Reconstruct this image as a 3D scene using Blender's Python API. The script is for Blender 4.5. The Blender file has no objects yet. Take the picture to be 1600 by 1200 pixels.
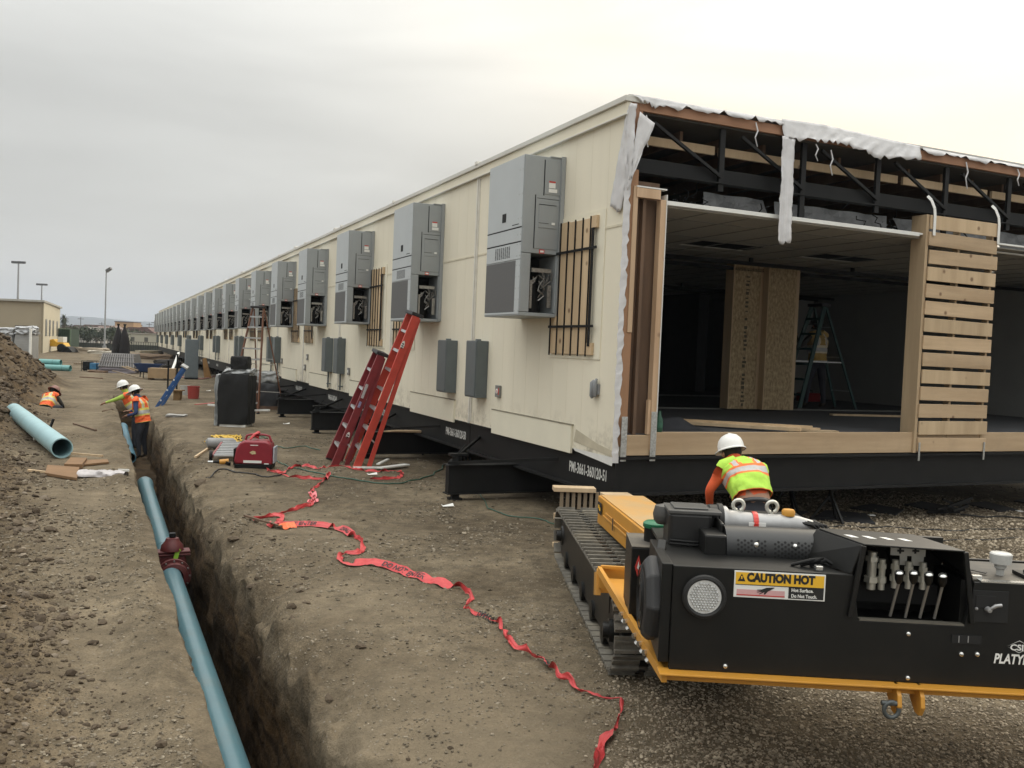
import bpy, math, random
import numpy as np
from mathutils import Vector, Matrix
R=math.radians
random.seed(7); RNG=np.random.default_rng(11)
SC=bpy.context.scene; COL=SC.collection
# ---------------- camera ----------------
F_PX=1404.4; PITCH=.0368536; ROLL=.0416321; CAM_H=2.04
cam=bpy.data.cameras.new('camera'); co=bpy.data.objects.new('camera',cam); COL.objects.link(co)
cF=Vector((0,math.cos(PITCH),-math.sin(PITCH))); cU0=Vector((0,math.sin(PITCH),math.cos(PITCH))); cR0=Vector((1,0,0))
cR=cR0*math.cos(ROLL)+cU0*math.sin(ROLL); cU=-cR0*math.sin(ROLL)+cU0*math.cos(ROLL)
m=Matrix((cR,cU,-cF)).transposed().to_4x4(); m.translation=(0,0,CAM_H); co.matrix_world=m
cam.sensor_width=36; cam.lens=F_PX/1600*36; cam.clip_start=.05; cam.clip_end=12000
SC.camera=co
# ---------------- world: bright overcast over a Nishita sky ----------------
SUN_AZ=R(38); SUN_EL=R(27)      # azimuth to the right of straight ahead
W=bpy.data.worlds.new('World'); SC.world=W; W.use_nodes=True
nt=W.node_tree; nt.nodes.clear()
N=nt.nodes.new; Lk=nt.links.new
out=N('ShaderNodeOutputWorld'); bg=N('ShaderNodeBackground'); Lk(bg.outputs[0],out.inputs[0])
sky=N('ShaderNodeTexSky'); sky.sky_type='NISHITA'; sky.sun_disc=False; sky.sun_elevation=SUN_EL; sky.sun_rotation=SUN_AZ
sky.dust_density=4; sky.air_density=1.5
tc=N('ShaderNodeTexCoord'); 
def vmath(op,a,b=None):
    n=N('ShaderNodeVectorMath'); n.operation=op
    Lk(a,n.inputs[0])
    if b is not None: n.inputs[1].default_value=b
    return n
def wmath(op,a,b,clamp=False):
    n=N('ShaderNodeMath'); n.operation=op; n.use_clamp=clamp
    for i,v in enumerate((a,b)):
        if isinstance(v,(int,float)): n.inputs[i].default_value=v
        else: Lk(v,n.inputs[i])
    return n.outputs[0]
sd=(math.sin(SUN_AZ)*math.cos(SUN_EL),math.cos(SUN_AZ)*math.cos(SUN_EL),math.sin(SUN_EL))
nrm=vmath('NORMALIZE',tc.outputs['Generated'])
dp=vmath('DOT_PRODUCT',nrm.outputs[0],sd).outputs['Value']
g1=wmath('POWER',wmath('MAXIMUM',dp,0.0),6.5)
sep=N('ShaderNodeSeparateXYZ'); Lk(nrm.outputs[0],sep.inputs[0])
zen=wmath('MAXIMUM',sep.outputs[2],0.0)
# soft stratus streaks
mp=N('ShaderNodeMapping'); mp.inputs['Scale'].default_value=(1.2,1.2,6.0); mp.inputs['Rotation'].default_value=(0.12,0.05,.3); Lk(nrm.outputs[0],mp.inputs[0])
nz=N('ShaderNodeTexNoise'); nz.inputs['Scale'].default_value=1.6; nz.inputs['Detail'].default_value=5; nz.inputs['Roughness'].default_value=.45; nz.inputs['Distortion'].default_value=.35; Lk(mp.outputs[0],nz.inputs[0])
cloudv=wmath('ADD',wmath('MULTIPLY',nz.outputs[0],.75),.625)
ramp=N('ShaderNodeMix'); ramp.data_type='RGBA'; ramp.inputs['A'].default_value=(6.0,6.0,5.75,1); ramp.inputs['B'].default_value=(11.4,10.1,7.9,1); Lk(g1,ramp.inputs['Factor'])
sc1=vmath('SCALE',ramp.outputs['Result']); Lk(cloudv,sc1.inputs['Scale'])
zb_=wmath('ADD',wmath('MULTIPLY',wmath('POWER',zen,2.2),4.6),1.0)
sc2=vmath('SCALE',sc1.outputs[0]); Lk(zb_,sc2.inputs['Scale'])
mx=N('ShaderNodeMix'); mx.data_type='RGBA'; mx.inputs['Factor'].default_value=.93
Lk(sky.outputs[0],mx.inputs['A']); Lk(sc2.outputs[0],mx.inputs['B']); Lk(mx.outputs['Result'],bg.inputs[0]); bg.inputs[1].default_value=.1
sun=bpy.data.lights.new('sun','SUN'); sun.energy=.9; sun.angle=R(22); sun.color=(1,.93,.8)
so=bpy.data.objects.new('sun',sun); COL.objects.link(so)
so.rotation_euler=Vector(sd).to_track_quat('Z','Y').to_euler(); so.location=(20,10,30)
SC.view_settings.view_transform='Standard'; SC.view_settings.look='None'; SC.view_settings.exposure=0; SC.view_settings.gamma=1
SC.cycles.max_bounces=6; SC.cycles.diffuse_bounces=4; SC.cycles.volume_bounces=0
# ---------------- helpers ----------------
def D(px,py,Y):            # a point seen at pixel (px,py) of the 1600x1200 frame, Y metres ahead
    d=cF+cR*((px-800)/F_PX)-cU*((py-600)/F_PX); return Vector((0,0,CAM_H))+d*(Y/d.y)
def Gp(px,py,z=0.):
    d=cF+cR*((px-800)/F_PX)-cU*((py-600)/F_PX); return Vector((0,0,CAM_H))+d*((z-CAM_H)/d.z)
BYAW=.4225981; BC=Vector((1.165,9.974,0)); MB_=Matrix.Translation(BC)@Matrix.Rotation(BYAW,4,'Z')
def bloc(x,y,z=0): return MB_@Vector((x,y,z))
MATS={}
def M(name,col,rough=.6,metal=0.,var=.12,scale=6.,bump=0.,bscale=60.,col2=None,spec=.5,stretch=(1,1,1),dirt=0.,dcol=(.12,.1,.075),knots=0.,objvar=0.):
    if name in MATS: return MATS[name]
    mt=bpy.data.materials.new(name); mt.use_nodes=True; t=mt.node_tree; b=t.nodes['Principled BSDF']
    b.inputs['Roughness'].default_value=rough; b.inputs['Metallic'].default_value=metal; b.inputs['Specular IOR Level'].default_value=spec
    tcn=t.nodes.new('ShaderNodeTexCoord'); mpn=t.nodes.new('ShaderNodeMapping'); mpn.inputs['Scale'].default_value=stretch; t.links.new(tcn.outputs['Object'],mpn.inputs[0])
    n=t.nodes.new('ShaderNodeTexNoise'); n.inputs['Scale'].default_value=scale; n.inputs['Detail'].default_value=6; n.inputs['Roughness'].default_value=.6; t.links.new(mpn.outputs[0],n.inputs[0])
    cr=t.nodes.new('ShaderNodeValToRGB'); cr.color_ramp.elements[0].position=.3; cr.color_ramp.elements[1].position=.7
    c2=col2 or tuple(min(1,c*(1+var)) for c in col); c1=tuple(c*(1-var) for c in col) if not col2 else col
    cr.color_ramp.elements[0].color=(*c1,1); cr.color_ramp.elements[1].color=(*c2,1); t.links.new(n.outputs[0],cr.inputs[0])
    last=cr.outputs[0]
    if dirt>0:
        n2=t.nodes.new('ShaderNodeTexNoise'); n2.inputs['Scale'].default_value=2.3; n2.inputs['Detail'].default_value=8; n2.inputs['Roughness'].default_value=.7; t.links.new(tcn.outputs['Object'],n2.inputs[0])
        r2=t.nodes.new('ShaderNodeValToRGB'); r2.color_ramp.elements[0].position=.48; r2.color_ramp.elements[1].position=.72; r2.color_ramp.elements[1].color=(dirt,)*3+(1,); t.links.new(n2.outputs[0],r2.inputs[0])
        mm=t.nodes.new('ShaderNodeMix'); mm.data_type='RGBA'; t.links.new(r2.outputs[0],mm.inputs['Factor']); t.links.new(last,mm.inputs['A']); mm.inputs['B'].default_value=(*dcol,1); last=mm.outputs['Result']
    if knots>0:
        vn_=t.nodes.new('ShaderNodeTexVoronoi'); vn_.inputs['Scale'].default_value=knots; t.links.new(tcn.outputs['Object'],vn_.inputs[0])
        r3=t.nodes.new('ShaderNodeValToRGB'); e=r3.color_ramp.elements; e[0].position=.05; e[0].color=(.75,.75,.75,1); e[1].position=.11; e[1].color=(0,0,0,1); t.links.new(vn_.outputs['Distance'],r3.inputs[0])
        mm=t.nodes.new('ShaderNodeMix'); mm.data_type='RGBA'; t.links.new(r3.outputs[0],mm.inputs['Factor']); t.links.new(last,mm.inputs['A']); mm.inputs['B'].default_value=(.10,.045,.02,1); last=mm.outputs['Result']
    if objvar>0:
        oi=t.nodes.new('ShaderNodeObjectInfo'); mr=t.nodes.new('ShaderNodeMapRange'); mr.inputs['To Min'].default_value=1-objvar; mr.inputs['To Max'].default_value=1+objvar; t.links.new(oi.outputs['Random'],mr.inputs[0])
        vm_=t.nodes.new('ShaderNodeVectorMath'); vm_.operation='SCALE'; t.links.new(last,vm_.inputs[0]); t.links.new(mr.outputs[0],vm_.inputs['Scale']); last=vm_.outputs[0]
    t.links.new(last,b.inputs['Base Color'])
    if bump>0:
        n3=t.nodes.new('ShaderNodeTexNoise'); n3.inputs['Scale'].default_value=bscale; n3.inputs['Detail'].default_value=5; t.links.new(mpn.outputs[0],n3.inputs[0])
        bp=t.nodes.new('ShaderNodeBump'); bp.inputs['Strength'].default_value=bump; bp.inputs['Distance'].default_value=.01; t.links.new(n3.outputs[0],bp.inputs['Height']); t.links.new(bp.outputs[0],b.inputs['Normal'])
    MATS[name]=mt; return mt
def tag(o,label=None,cat=None,group=None,kind=None):
    if label: o['label']=label
    if cat: o['category']=cat
    if group: o['group']=group
    if kind: o['kind']=kind
    elif label: o['kind']='thing'
    return o
def thing(name,label,cat,loc=(0,0,0),rot=None,group=None):
    o=bpy.data.objects.new(name,None); COL.objects.link(o); o.empty_display_size=.2
    mt=Matrix.Translation(loc)
    if rot is not None: mt=mt@(rot if isinstance(rot,Matrix) else Matrix.Rotation(rot,4,'Z'))
    o.matrix_world=mt; o['_w']=1; del o['_w']; tag(o,label,cat,group); WM[o.name]=mt; return o
WM={}
class MB:
    def __init__(s): s.v=[]; s.f=[]; s.m=[]
    def add(s,vs,fs,mat=0):
        o=len(s.v); s.v+= [tuple(v) for v in vs]; s.f+=[tuple(i+o for i in f) for f in fs]; s.m+=[mat]*len(fs); return s
    def hexa(s,p,mat=0):   # p: 8 pts bottom 4 ccw, top 4
        return s.add(p,[(3,2,1,0),(4,5,6,7),(0,1,5,4),(1,2,6,5),(2,3,7,6),(3,0,4,7)],mat)
    def box(s,a,b,mat=0,rot=None):
        x0,x1=sorted((a[0],b[0])); y0,y1=sorted((a[1],b[1])); z0,z1=sorted((a[2],b[2]))
        p=[(x0,y0,z0),(x1,y0,z0),(x1,y1,z0),(x0,y1,z0),(x0,y0,z1),(x1,y0,z1),(x1,y1,z1),(x0,y1,z1)]
        if rot: 
            c=Vector(((x0+x1)/2,(y0+y1)/2,(z0+z1)/2)); p=[c+rot@(Vector(q)-c) for q in p]
        return s.hexa(p,mat)
    def bar(s,a,b,w,h,mat=0,up=(0,0,1)):
        a=Vector(a);b=Vector(b);d=(b-a).normalized(); u=Vector(up); x=d.cross(u)
        if x.length<1e-4: x=d.cross(Vector((0,1,0)))
        x.normalize(); u=x.cross(d); x=x*w/2; u=u*h/2
        return s.hexa([a-x-u,a+x-u,b+x-u,b-x-u,a-x+u,a+x+u,b+x+u,b-x+u],mat)
    def cyl(s,a,b,r0,r1=None,n=16,mat=0,caps=True):
        return s.tube([a,b],[r0,r0 if r1 is None else r1],n,mat,caps)
    def tube(s,pts,r,n=8,mat=0,caps=True,flat=1.):
        pts=[Vector(p) for p in pts]; k=len(pts)
        if not isinstance(r,(list,tuple)): r=[r]*k
        vs=[]; px=None
        for i,p in enumerate(pts):
            d=(pts[min(i+1,k-1)]-pts[max(i-1,0)])
            if d.length<1e-9: d=Vector((0,0,1))
            d.normalize()
            if px is None:
                px=d.cross(Vector((0,0,1)) if abs(d.z)<.9 else Vector((0,1,0))).normalized()
            px=(px-d*px.dot(d)).normalized(); py=d.cross(px)
            for j in range(n):
                a=2*math.pi*j/n; vs.append(p+px*math.cos(a)*r[i]+py*math.sin(a)*r[i]*flat)
        fs=[]
        for i in range(k-1):
            for j in range(n): fs.append((i*n+j,i*n+(j+1)%n,(i+1)*n+(j+1)%n,(i+1)*n+j))
        if caps: fs.append(tuple(range(n-1,-1,-1))); fs.append(tuple((k-1)*n+j for j in range(n)))
        return s.add(vs,fs,mat)
    def lathe(s,prof,c=(0,0,0),n=24,mat=0,axis='Z',caps=False):
        vs=[]
        for r,z in prof:
            for j in range(n):
                a=2*math.pi*j/n; q=(r*math.cos(a),r*math.sin(a),z)
                if axis=='X': q=(q[2],q[0],q[1])
                if axis=='Y': q=(q[1],q[2],q[0])
                vs.append((c[0]+q[0],c[1]+q[1],c[2]+q[2]))
        fs=[(i*n+j,i*n+(j+1)%n,(i+1)*n+(j+1)%n,(i+1)*n+j) for i in range(len(prof)-1) for j in range(n)]
        if caps: fs+= [tuple(range(n-1,-1,-1)),tuple((len(prof)-1)*n+j for j in range(n))]
        return s.add(vs,fs,mat)
    def prism(s,poly,a,b,mat=0,axis='Y'):
        # poly in the two other axes, extruded from a to b
        def q(u,v,t): return {'Y':(u,t,v),'X':(t,u,v),'Z':(u,v,t)}[axis]
        k=len(poly); vs=[q(u,v,a) for u,v in poly]+[q(u,v,b) for u,v in poly]
        return s.add(vs,[tuple(range(k)),tuple(range(2*k-1,k-1,-1))]+[(i+k,(i+1)%k+k,(i+1)%k,i) for i in range(k)],mat)
    def build(s,name,mats,parent=None,world=False,smooth=None,bevel=0,xf=None):
        me=bpy.data.meshes.new(name); vs=s.v
        if xf is not None: vs=[xf@Vector(v) for v in vs]
        if world and parent is not None:
            iv=FULL(parent).inverted(); vs=[iv@Vector(v) for v in vs]
        me.from_pydata([tuple(v) for v in vs],[],s.f)
        if not isinstance(mats,(list,tuple)): mats=[mats]
        for q in mats: me.materials.append(q)
        if len(mats)>1: me.polygons.foreach_set('material_index',s.m)
        import bmesh
        bm=bmesh.new(); bm.from_mesh(me); bmesh.ops.recalc_face_normals(bm,faces=bm.faces)
        if smooth:
            for f in bm.faces: f.smooth=True
            for e in bm.edges:
                if len(e.link_faces)==2 and e.calc_face_angle(0)>smooth: e.smooth=False
        bm.to_mesh(me); bm.free()
        o=bpy.data.objects.new(name,me); COL.objects.link(o)
        if parent is not None: o.parent=parent
        if bevel:
            bv=o.modifiers.new('bevel','BEVEL'); bv.width=bevel; bv.segments=2; bv.limit_method='ANGLE'
        return o
def FULL(o):
    mt=WM.get(o.name)
    if mt is not None: return mt
    mt=o.matrix_basis.copy()
    return (FULL(o.parent)@mt) if o.parent else mt
def dup(root,mat4,label=None,group=None,mirror=False):
    c=root.copy(); COL.objects.link(c); c.matrix_world=mat4; WM[c.name]=mat4
    if label: c['label']=label
    if group: c['group']=group
    def rec(src,dst):
        for ch in [k for k in bpy.data.objects if k.parent==src]:
            d=ch.copy(); COL.objects.link(d); d.parent=dst; rec(ch,d)
    rec(root,c); return c
def npmesh(name,v,f,mat,parent=None,smooth=False):
    me=bpy.data.meshes.new(name); v=np.asarray(v,np.float32); f=np.asarray(f,np.int32); k=f.shape[1]
    me.vertices.add(len(v)); me.vertices.foreach_set('co',v.ravel()); me.loops.add(f.size); me.loops.foreach_set('vertex_index',f.ravel())
    me.polygons.add(len(f)); me.polygons.foreach_set('loop_start',np.arange(0,f.size,k,dtype=np.int32)); me.polygons.foreach_set('loop_total',np.full(len(f),k,np.int32))
    me.polygons.foreach_set('use_smooth',np.full(len(f),smooth)); me.update(calc_edges=True); me.materials.append(mat)
    o=bpy.data.objects.new(name,me); COL.objects.link(o)
    if parent is not None: o.parent=parent
    return o
def text_mesh(body,size=1.,sx=1.,extrude=0.,bold=0.,align='LEFT',shear=0.):
    cu=bpy.data.curves.new('t','FONT'); cu.body=body; cu.size=size; cu.extrude=extrude; cu.offset=bold; cu.align_x=align; cu.shear=shear
    cu.resolution_u=3
    o=bpy.data.objects.new('t',cu); COL.objects.link(o); dg=bpy.context.evaluated_depsgraph_get(); dg.update()
    me=bpy.data.meshes.new_from_object(o.evaluated_get(dg)); bpy.data.objects.remove(o)
    vs=[(v.co.x*sx,v.co.y,v.co.z) for v in me.vertices]; fs=[tuple(p.vertices) for p in me.polygons]; bpy.data.meshes.remove(me); return vs,fs
def put_text(mb,body,org,ux,uy,size,sx=1.,bold=0.,mat=0,align='LEFT',shear=0.):
    vs,fs=text_mesh(body,size,sx,0,bold,align,shear); o=Vector(org);ux=Vector(ux);uy=Vector(uy)
    mb.add([o+ux*v[0]+uy*v[1] for v in vs],fs,mat)
# value noise
def _h(ix,iy,s):
    n=(ix.astype(np.int64)*374761393+iy.astype(np.int64)*668265263+s*1442695041)&0x7fffffff
    n=(n^(n>>13))*1274126177&0x7fffffff; return ((n^(n>>16))&0xffff)/65535.
def vn(x,y,s=0):
    x=np.asarray(x,float);y=np.asarray(y,float); ix=np.floor(x);iy=np.floor(y);fx=x-ix;fy=y-iy; fx=fx*fx*(3-2*fx);fy=fy*fy*(3-2*fy)
    a=_h(ix,iy,s);b=_h(ix+1,iy,s);c=_h(ix,iy+1,s);d=_h(ix+1,iy+1,s); return (a*(1-fx)+b*fx)*(1-fy)+(c*(1-fx)+d*fx)*fy-.5
def fbm(x,y,s=0,o=4):
    r=0;a=1
    for i in range(o): r=r+a*vn(x*2**i+i*17.3,y*2**i-i*9.1,s+i); a*=.5
    return r
def sst(x,a,b):
    t=np.clip((x-a)/(b-a),0,1); return t*t*(3-2*t)
# ---------------- ground with the trench ----------------
TH=R(25); TC,TS=math.cos(TH),math.sin(TH)
def LU(x,y): return x*TC+y*TS, -x*TS+y*TC
def XY(L,U): return L*TC-U*TS, L*TS+U*TC
def edges(U):
    wl=.59+.025*(1-sst(U,4,7))+.045*fbm(U*.8,U*0+3,5)+.008*fbm(U*4,U*0,6)-.0*U
    wr=1.27+.08*fbm(U*.9,U*0+9,8)+.014*fbm(U*3,U*0,9)+.004*np.maximum(U-10,0)+.09*sst(U,16,19)
    return wl,wr
T_END=33.
def surf(x,y,det=True):
    x=np.asarray(x,float);y=np.asarray(y,float); L,U=LU(x,y)
    near=np.exp(-np.maximum(np.hypot(x,y)-9,0)/14); hl=1
    h=.05*fbm(x*.35,y*.35,21,3)
    # spoil heap on the left
    cr=fbm(U*.22,L*.1,31,3)
    foot=.05-.85*sst(U,5,20)+.55*cr
    t=np.clip((foot-L),0,9)
    amp=.64+.30*sst(U,9,17)+1.25*sst(U,15,25)
    amp=amp*(1-sst(U,40,47))
    hill=amp*np.clip(sst(t/(3.4-1.5*(1-sst(U,6,14))),0,1),0,1)*(1+.7*fbm(x*.5,y*.5,41,3))
    # a working pit where the man stoops
    hill=hill*(1-.75*np.exp(-(((x+12.6)/1.5)**2+((y-24.8)/2.0)**2)))-.42*np.exp(-(((x+12.7)/.62)**2+((y-24.5)/.55)**2)**2)
    rub=np.clip(sst(t,0,.6)+.15,0,1)
    h=h+hill
    if det:
        h=h+sst(t,.3,2)*(.16*fbm(x*1.3,y*1.3,55,5))*(1-sst(U,44,52))+near*(.024*fbm(x*1.6,y*1.6,51,3)+rub*.07*fbm(x*3.1,y*3.1,61,4)+rub*.03*fbm(x*11,y*11,71,3)+.005*fbm(x*22,y*22,81,3))
        # machine track prints beyond the tape
        m_=np.exp(-(((x-.1)/.5)**2+((y-8.6)/1.6)**2)); h=h+.010*m_*np.sin(y*42+x*4)
    # lips of the trench: a little spoil left, slumped on the right
    wl,wr=edges(U); inU=(1-sst(U,T_END-.4,T_END))
    h=h+inU*.05*np.exp(-((L-wl+.22)/.16)**2)*(1+1.6*fbm(x*4,y*4,91,3))
    h=h-inU*.16*np.exp(-np.maximum(L-wr,0)/.22)*sst(L,wr-.10,wr)*(1+1.3*fbm(x*3,y*3,95,4)+.35*fbm(x*9,y*9,96,2))
    # lighter dry level area by the building stays flat
    bx=(x-BC.x)*math.cos(BYAW)+(y-BC.y)*math.sin(BYAW)
    h=h-.022*(np.exp(-((bx+4.3)/.22)**2)+np.exp(-((bx+2.5)/.22)**2))*(1+.5*np.sin(U*31))*near
    h=h*(1-.85*sst(bx,-1.5,0))
    return h
def trench(x,y,h):
    L,U=LU(x,y); wl,wr=edges(U)
    lw=.05; rw=.16
    dl=sst(L,wl,wl+lw); dr=1-sst(L,wr-rw,wr)
    k=np.minimum(dl,dr)*(1-sst(U,T_END-.35,T_END))
    floor=-.82+.05*fbm(x*3,y*3,101,3)-.62*sst(L,.97,1.02)*(1-sst(U,19.2,20.4))-.20*sst(U,18.5,19.8)
    return h*(1-k)+floor*k, k
def gh(x,y):
    h=surf(x,y); return float(trench(np.float64(x),np.float64(y),h)[0])
def graded(lo,hi,segs):
    out=[]
    for a,b,s in segs: out+=list(np.arange(a,b,s))
    a=out[0]; s=segs[0][2]; pre=[]
    while a>lo: s*=1.07; a-=s; pre.append(a)
    b=segs[-1][1]; s=segs[-1][2]; post=[b]
    while b<hi: s*=1.07; b+=s; post.append(b)
    return np.array(pre[::-1]+out+post)
Ls=graded(-3200,3200,[(-16,-3.5,.11),(-3.5,-1,.04),(-1,.5,.025),(.5,.7,.008),(.7,1.05,.03),(1.05,1.5,.0055),(1.5,2.6,.025),(2.6,5.,.035)])
Us=[]; u=-4.; s=.3
while u<3: Us.append(u); s=max(.022,s*.9) ; u+=s
s=.022
while u<6500: Us.append(u); s=max(s,.0042*u if u<45 else s*1.09); u+=s
Us=np.array(Us)
GL,GU=np.meshgrid(Ls,Us)
GX,GY=XY(GL,GU); H=surf(GX,GY); GZ,K=trench(GX,GY,H)
# rough trench faces: push wall vertices sideways
side=np.where(GL<.9,-1,1); wallk=((GZ<H-.03)&(GZ>-1.4))*1.
push=(.06*fbm(GU*1.6,GZ*4,111,3)+.035*fbm(GU*4,GZ*5,112,3)+.016*fbm(GU*17,GZ*17,113,3))*wallk
dX,dY=XY(push,push*0); GX=GX+dX; GY=GY+dY
nU,nL=GX.shape
idx=np.arange(nU*nL).reshape(nU,nL)
faces=np.stack([idx[:-1,:-1],idx[:-1,1:],idx[1:,1:],idx[1:,:-1]],-1).reshape(-1,4)
def ground_mat():
    mt=bpy.data.materials.new('dry_soil'); mt.use_nodes=True; t=mt.node_tree; b=t.nodes['Principled BSDF']; n_=t.nodes.new; l=t.links.new
    b.inputs['Roughness'].default_value=.95; b.inputs['Specular IOR Level'].default_value=.15
    tc=n_('ShaderNodeTexCoord')
    def noise(sc,det=6,ro=.6,dist=0):
        n=n_('ShaderNodeTexNoise'); n.inputs['Scale'].default_value=sc; n.inputs['Detail'].default_value=det; n.inputs['Roughness'].default_value=ro; n.inputs['Distortion'].default_value=dist; l(tc.outputs['Object'],n.inputs[0]); return n.outputs[0]
    def ramp(f,st):
        r=n_('ShaderNodeValToRGB'); e=r.color_ramp.elements
        while len(e)<len(st): e.new(.5)
        for q,(p,c) in zip(e,st): q.position=p; q.color=(*c,1)
        l(f,r.inputs[0]); return r.outputs[0]
    def mix(a,b_,f,mode='MIX'):
        m_=n_('ShaderNodeMix'); m_.data_type='RGBA'; m_.blend_type=mode
        for s_,v in (('A',a),('B',b_),('Factor',f)):
            if isinstance(v,(float,int)): m_.inputs[s_].default_value=v
            elif isinstance(v,tuple): m_.inputs[s_].default_value=(*v,1)
            else: l(v,m_.inputs[s_])
        return m_.outputs['Result']
    base=ramp(noise(.55,6,.62),[(.26,(.080,.063,.043)),(.44,(.122,.099,.069)),(.58,(.175,.145,.103)),(.75,(.27,.225,.158))])
    fine=ramp(noise(5,9,.75),[(.3,(.42,.42,.42)),(.7,(1.38,1.33,1.26))])
    c=mix(base,fine,1.,'MULTIPLY')
    grit=ramp(noise(75,4,.75),[(.32,(.5,.48,.45)),(.5,(1,1,1)),(.72,(1.5,1.5,1.5))])
    c=mix(c,grit,.8,'MULTIPLY')
    vo=n_('ShaderNodeTexVoronoi'); vo.inputs['Scale'].default_value=26; l(tc.outputs['Object'],vo.inputs[0])
    peb=ramp(vo.outputs['Distance'],[(.12,(1,1,1)),(.24,(0,0,0))])
    pk=mix((0.,0.,0.),peb,ramp(noise(2.2,4,.7),[(.45,(0,0,0)),(.6,(1,1,1))]),'MIX')
    c=mix(c,(.24,.215,.18),pk)
    # trench shade painted into the soil colour, darker with depth
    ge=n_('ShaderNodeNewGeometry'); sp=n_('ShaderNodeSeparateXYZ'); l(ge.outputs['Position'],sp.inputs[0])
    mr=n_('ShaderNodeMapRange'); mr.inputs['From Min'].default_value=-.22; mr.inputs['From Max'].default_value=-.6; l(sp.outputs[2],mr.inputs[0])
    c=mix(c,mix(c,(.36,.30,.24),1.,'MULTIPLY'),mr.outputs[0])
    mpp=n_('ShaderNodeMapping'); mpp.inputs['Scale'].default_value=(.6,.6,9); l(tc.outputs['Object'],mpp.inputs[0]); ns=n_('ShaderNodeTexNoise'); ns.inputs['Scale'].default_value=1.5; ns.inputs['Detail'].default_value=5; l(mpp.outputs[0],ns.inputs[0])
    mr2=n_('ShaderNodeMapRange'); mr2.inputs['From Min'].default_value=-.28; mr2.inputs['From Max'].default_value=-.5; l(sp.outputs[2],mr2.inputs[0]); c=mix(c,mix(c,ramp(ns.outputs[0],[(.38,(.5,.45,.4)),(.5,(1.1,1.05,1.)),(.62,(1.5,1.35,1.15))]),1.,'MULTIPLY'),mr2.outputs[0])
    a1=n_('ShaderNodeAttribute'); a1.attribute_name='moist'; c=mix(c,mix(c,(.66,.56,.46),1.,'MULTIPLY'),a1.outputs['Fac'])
    a2=n_('ShaderNodeAttribute'); a2.attribute_name='dust'; m2=n_('ShaderNodeMath'); m2.operation='MULTIPLY'; l(a2.outputs['Fac'],m2.inputs[0]); m2.inputs[1].default_value=.5; c=mix(c,(.27,.22,.152),m2.outputs[0])
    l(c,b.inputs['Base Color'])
    h1=noise(60,7,.75); h2=noise(16,5,.65)
    ad=n_('ShaderNodeMath'); ad.operation='MULTIPLY_ADD'; l(h2,ad.inputs[0]); ad.inputs[1].default_value=2.2; l(h1,ad.inputs[2])
    bp=n_('ShaderNodeBump'); bp.inputs['Strength'].default_value=.9; bp.inputs['Distance'].default_value=.014; l(ad.outputs[0],bp.inputs['Height']); l(bp.outputs[0],b.inputs['Normal'])
    return mt
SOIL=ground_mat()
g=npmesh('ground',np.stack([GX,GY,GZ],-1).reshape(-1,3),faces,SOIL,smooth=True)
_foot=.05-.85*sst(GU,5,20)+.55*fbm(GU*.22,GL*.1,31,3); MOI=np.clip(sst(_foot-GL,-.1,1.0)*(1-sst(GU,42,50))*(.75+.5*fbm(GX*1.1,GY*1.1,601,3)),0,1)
bxx=(GX-BC.x)*math.cos(BYAW)+(GY-BC.y)*math.sin(BYAW); DST=np.clip(.45*np.exp(-((GL+.1)/.55)**2)+.6*np.exp(-((bxx+3.4)/1.1)**2)*(.5+fbm(bxx*2,GU*.3,611,3))+.9*np.exp(-(((GX+.15)/.9)**2+((GY-4.6)/.9)**2)),0,1)*(1-MOI)
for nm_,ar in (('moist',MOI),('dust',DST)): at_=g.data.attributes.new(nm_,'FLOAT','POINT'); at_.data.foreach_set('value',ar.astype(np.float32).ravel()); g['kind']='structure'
# ---- loose stones ----
ico=[]; ph=(1+5**.5)/2
iv=np.array([(-1,ph,0),(1,ph,0),(-1,-ph,0),(1,-ph,0),(0,-1,ph),(0,1,ph),(0,-1,-ph),(0,1,-ph),(ph,0,-1),(ph,0,1),(-ph,0,-1),(-ph,0,1)],float); iv/=np.linalg.norm(iv[0])
fi=np.array([(0,11,5),(0,5,1),(0,1,7),(0,7,10),(0,10,11),(1,5,9),(5,11,4),(11,10,2),(10,7,6),(7,1,8),(3,9,4),(3,4,2),(3,2,6),(3,6,8),(3,8,9),(4,9,5),(2,4,11),(6,2,10),(8,6,7),(9,8,1)])
def stones(name,x,y,r,mat,sink=.25):
    n=len(x); z,_=trench(x,y,surf(x,y)); 
    sc=r[:,None]*np.stack([RNG.uniform(.7,1.35,n),RNG.uniform(.7,1.2,n),RNG.uniform(.4,.85,n)],-1)
    jit=1+RNG.uniform(-.28,.28,(n,12))
    v=iv[None]*jit[...,None]*sc[:,None,:]
    a=RNG.uniform(0,6.28,n); b=RNG.uniform(-.5,.5,n)
    ca,sa,cb,sb=np.cos(a),np.sin(a),np.cos(b),np.sin(b)
    X=v[...,0]*ca[:,None]-v[...,1]*sa[:,None]; Y=v[...,0]*sa[:,None]+v[...,1]*ca[:,None]; Z=v[...,2]
    Y,Z=Y*cb[:,None]-Z*sb[:,None],Y*sb[:,None]+Z*cb[:,None]
    V=np.stack([X+x[:,None],Y+y[:,None],Z+(z+r*sink)[:,None]],-1).reshape(-1,3)
    Fc=(fi[None]+12*np.arange(n)[:,None,None]).reshape(-1,3)
    return npmesh(name,V,Fc,mat)
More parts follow.
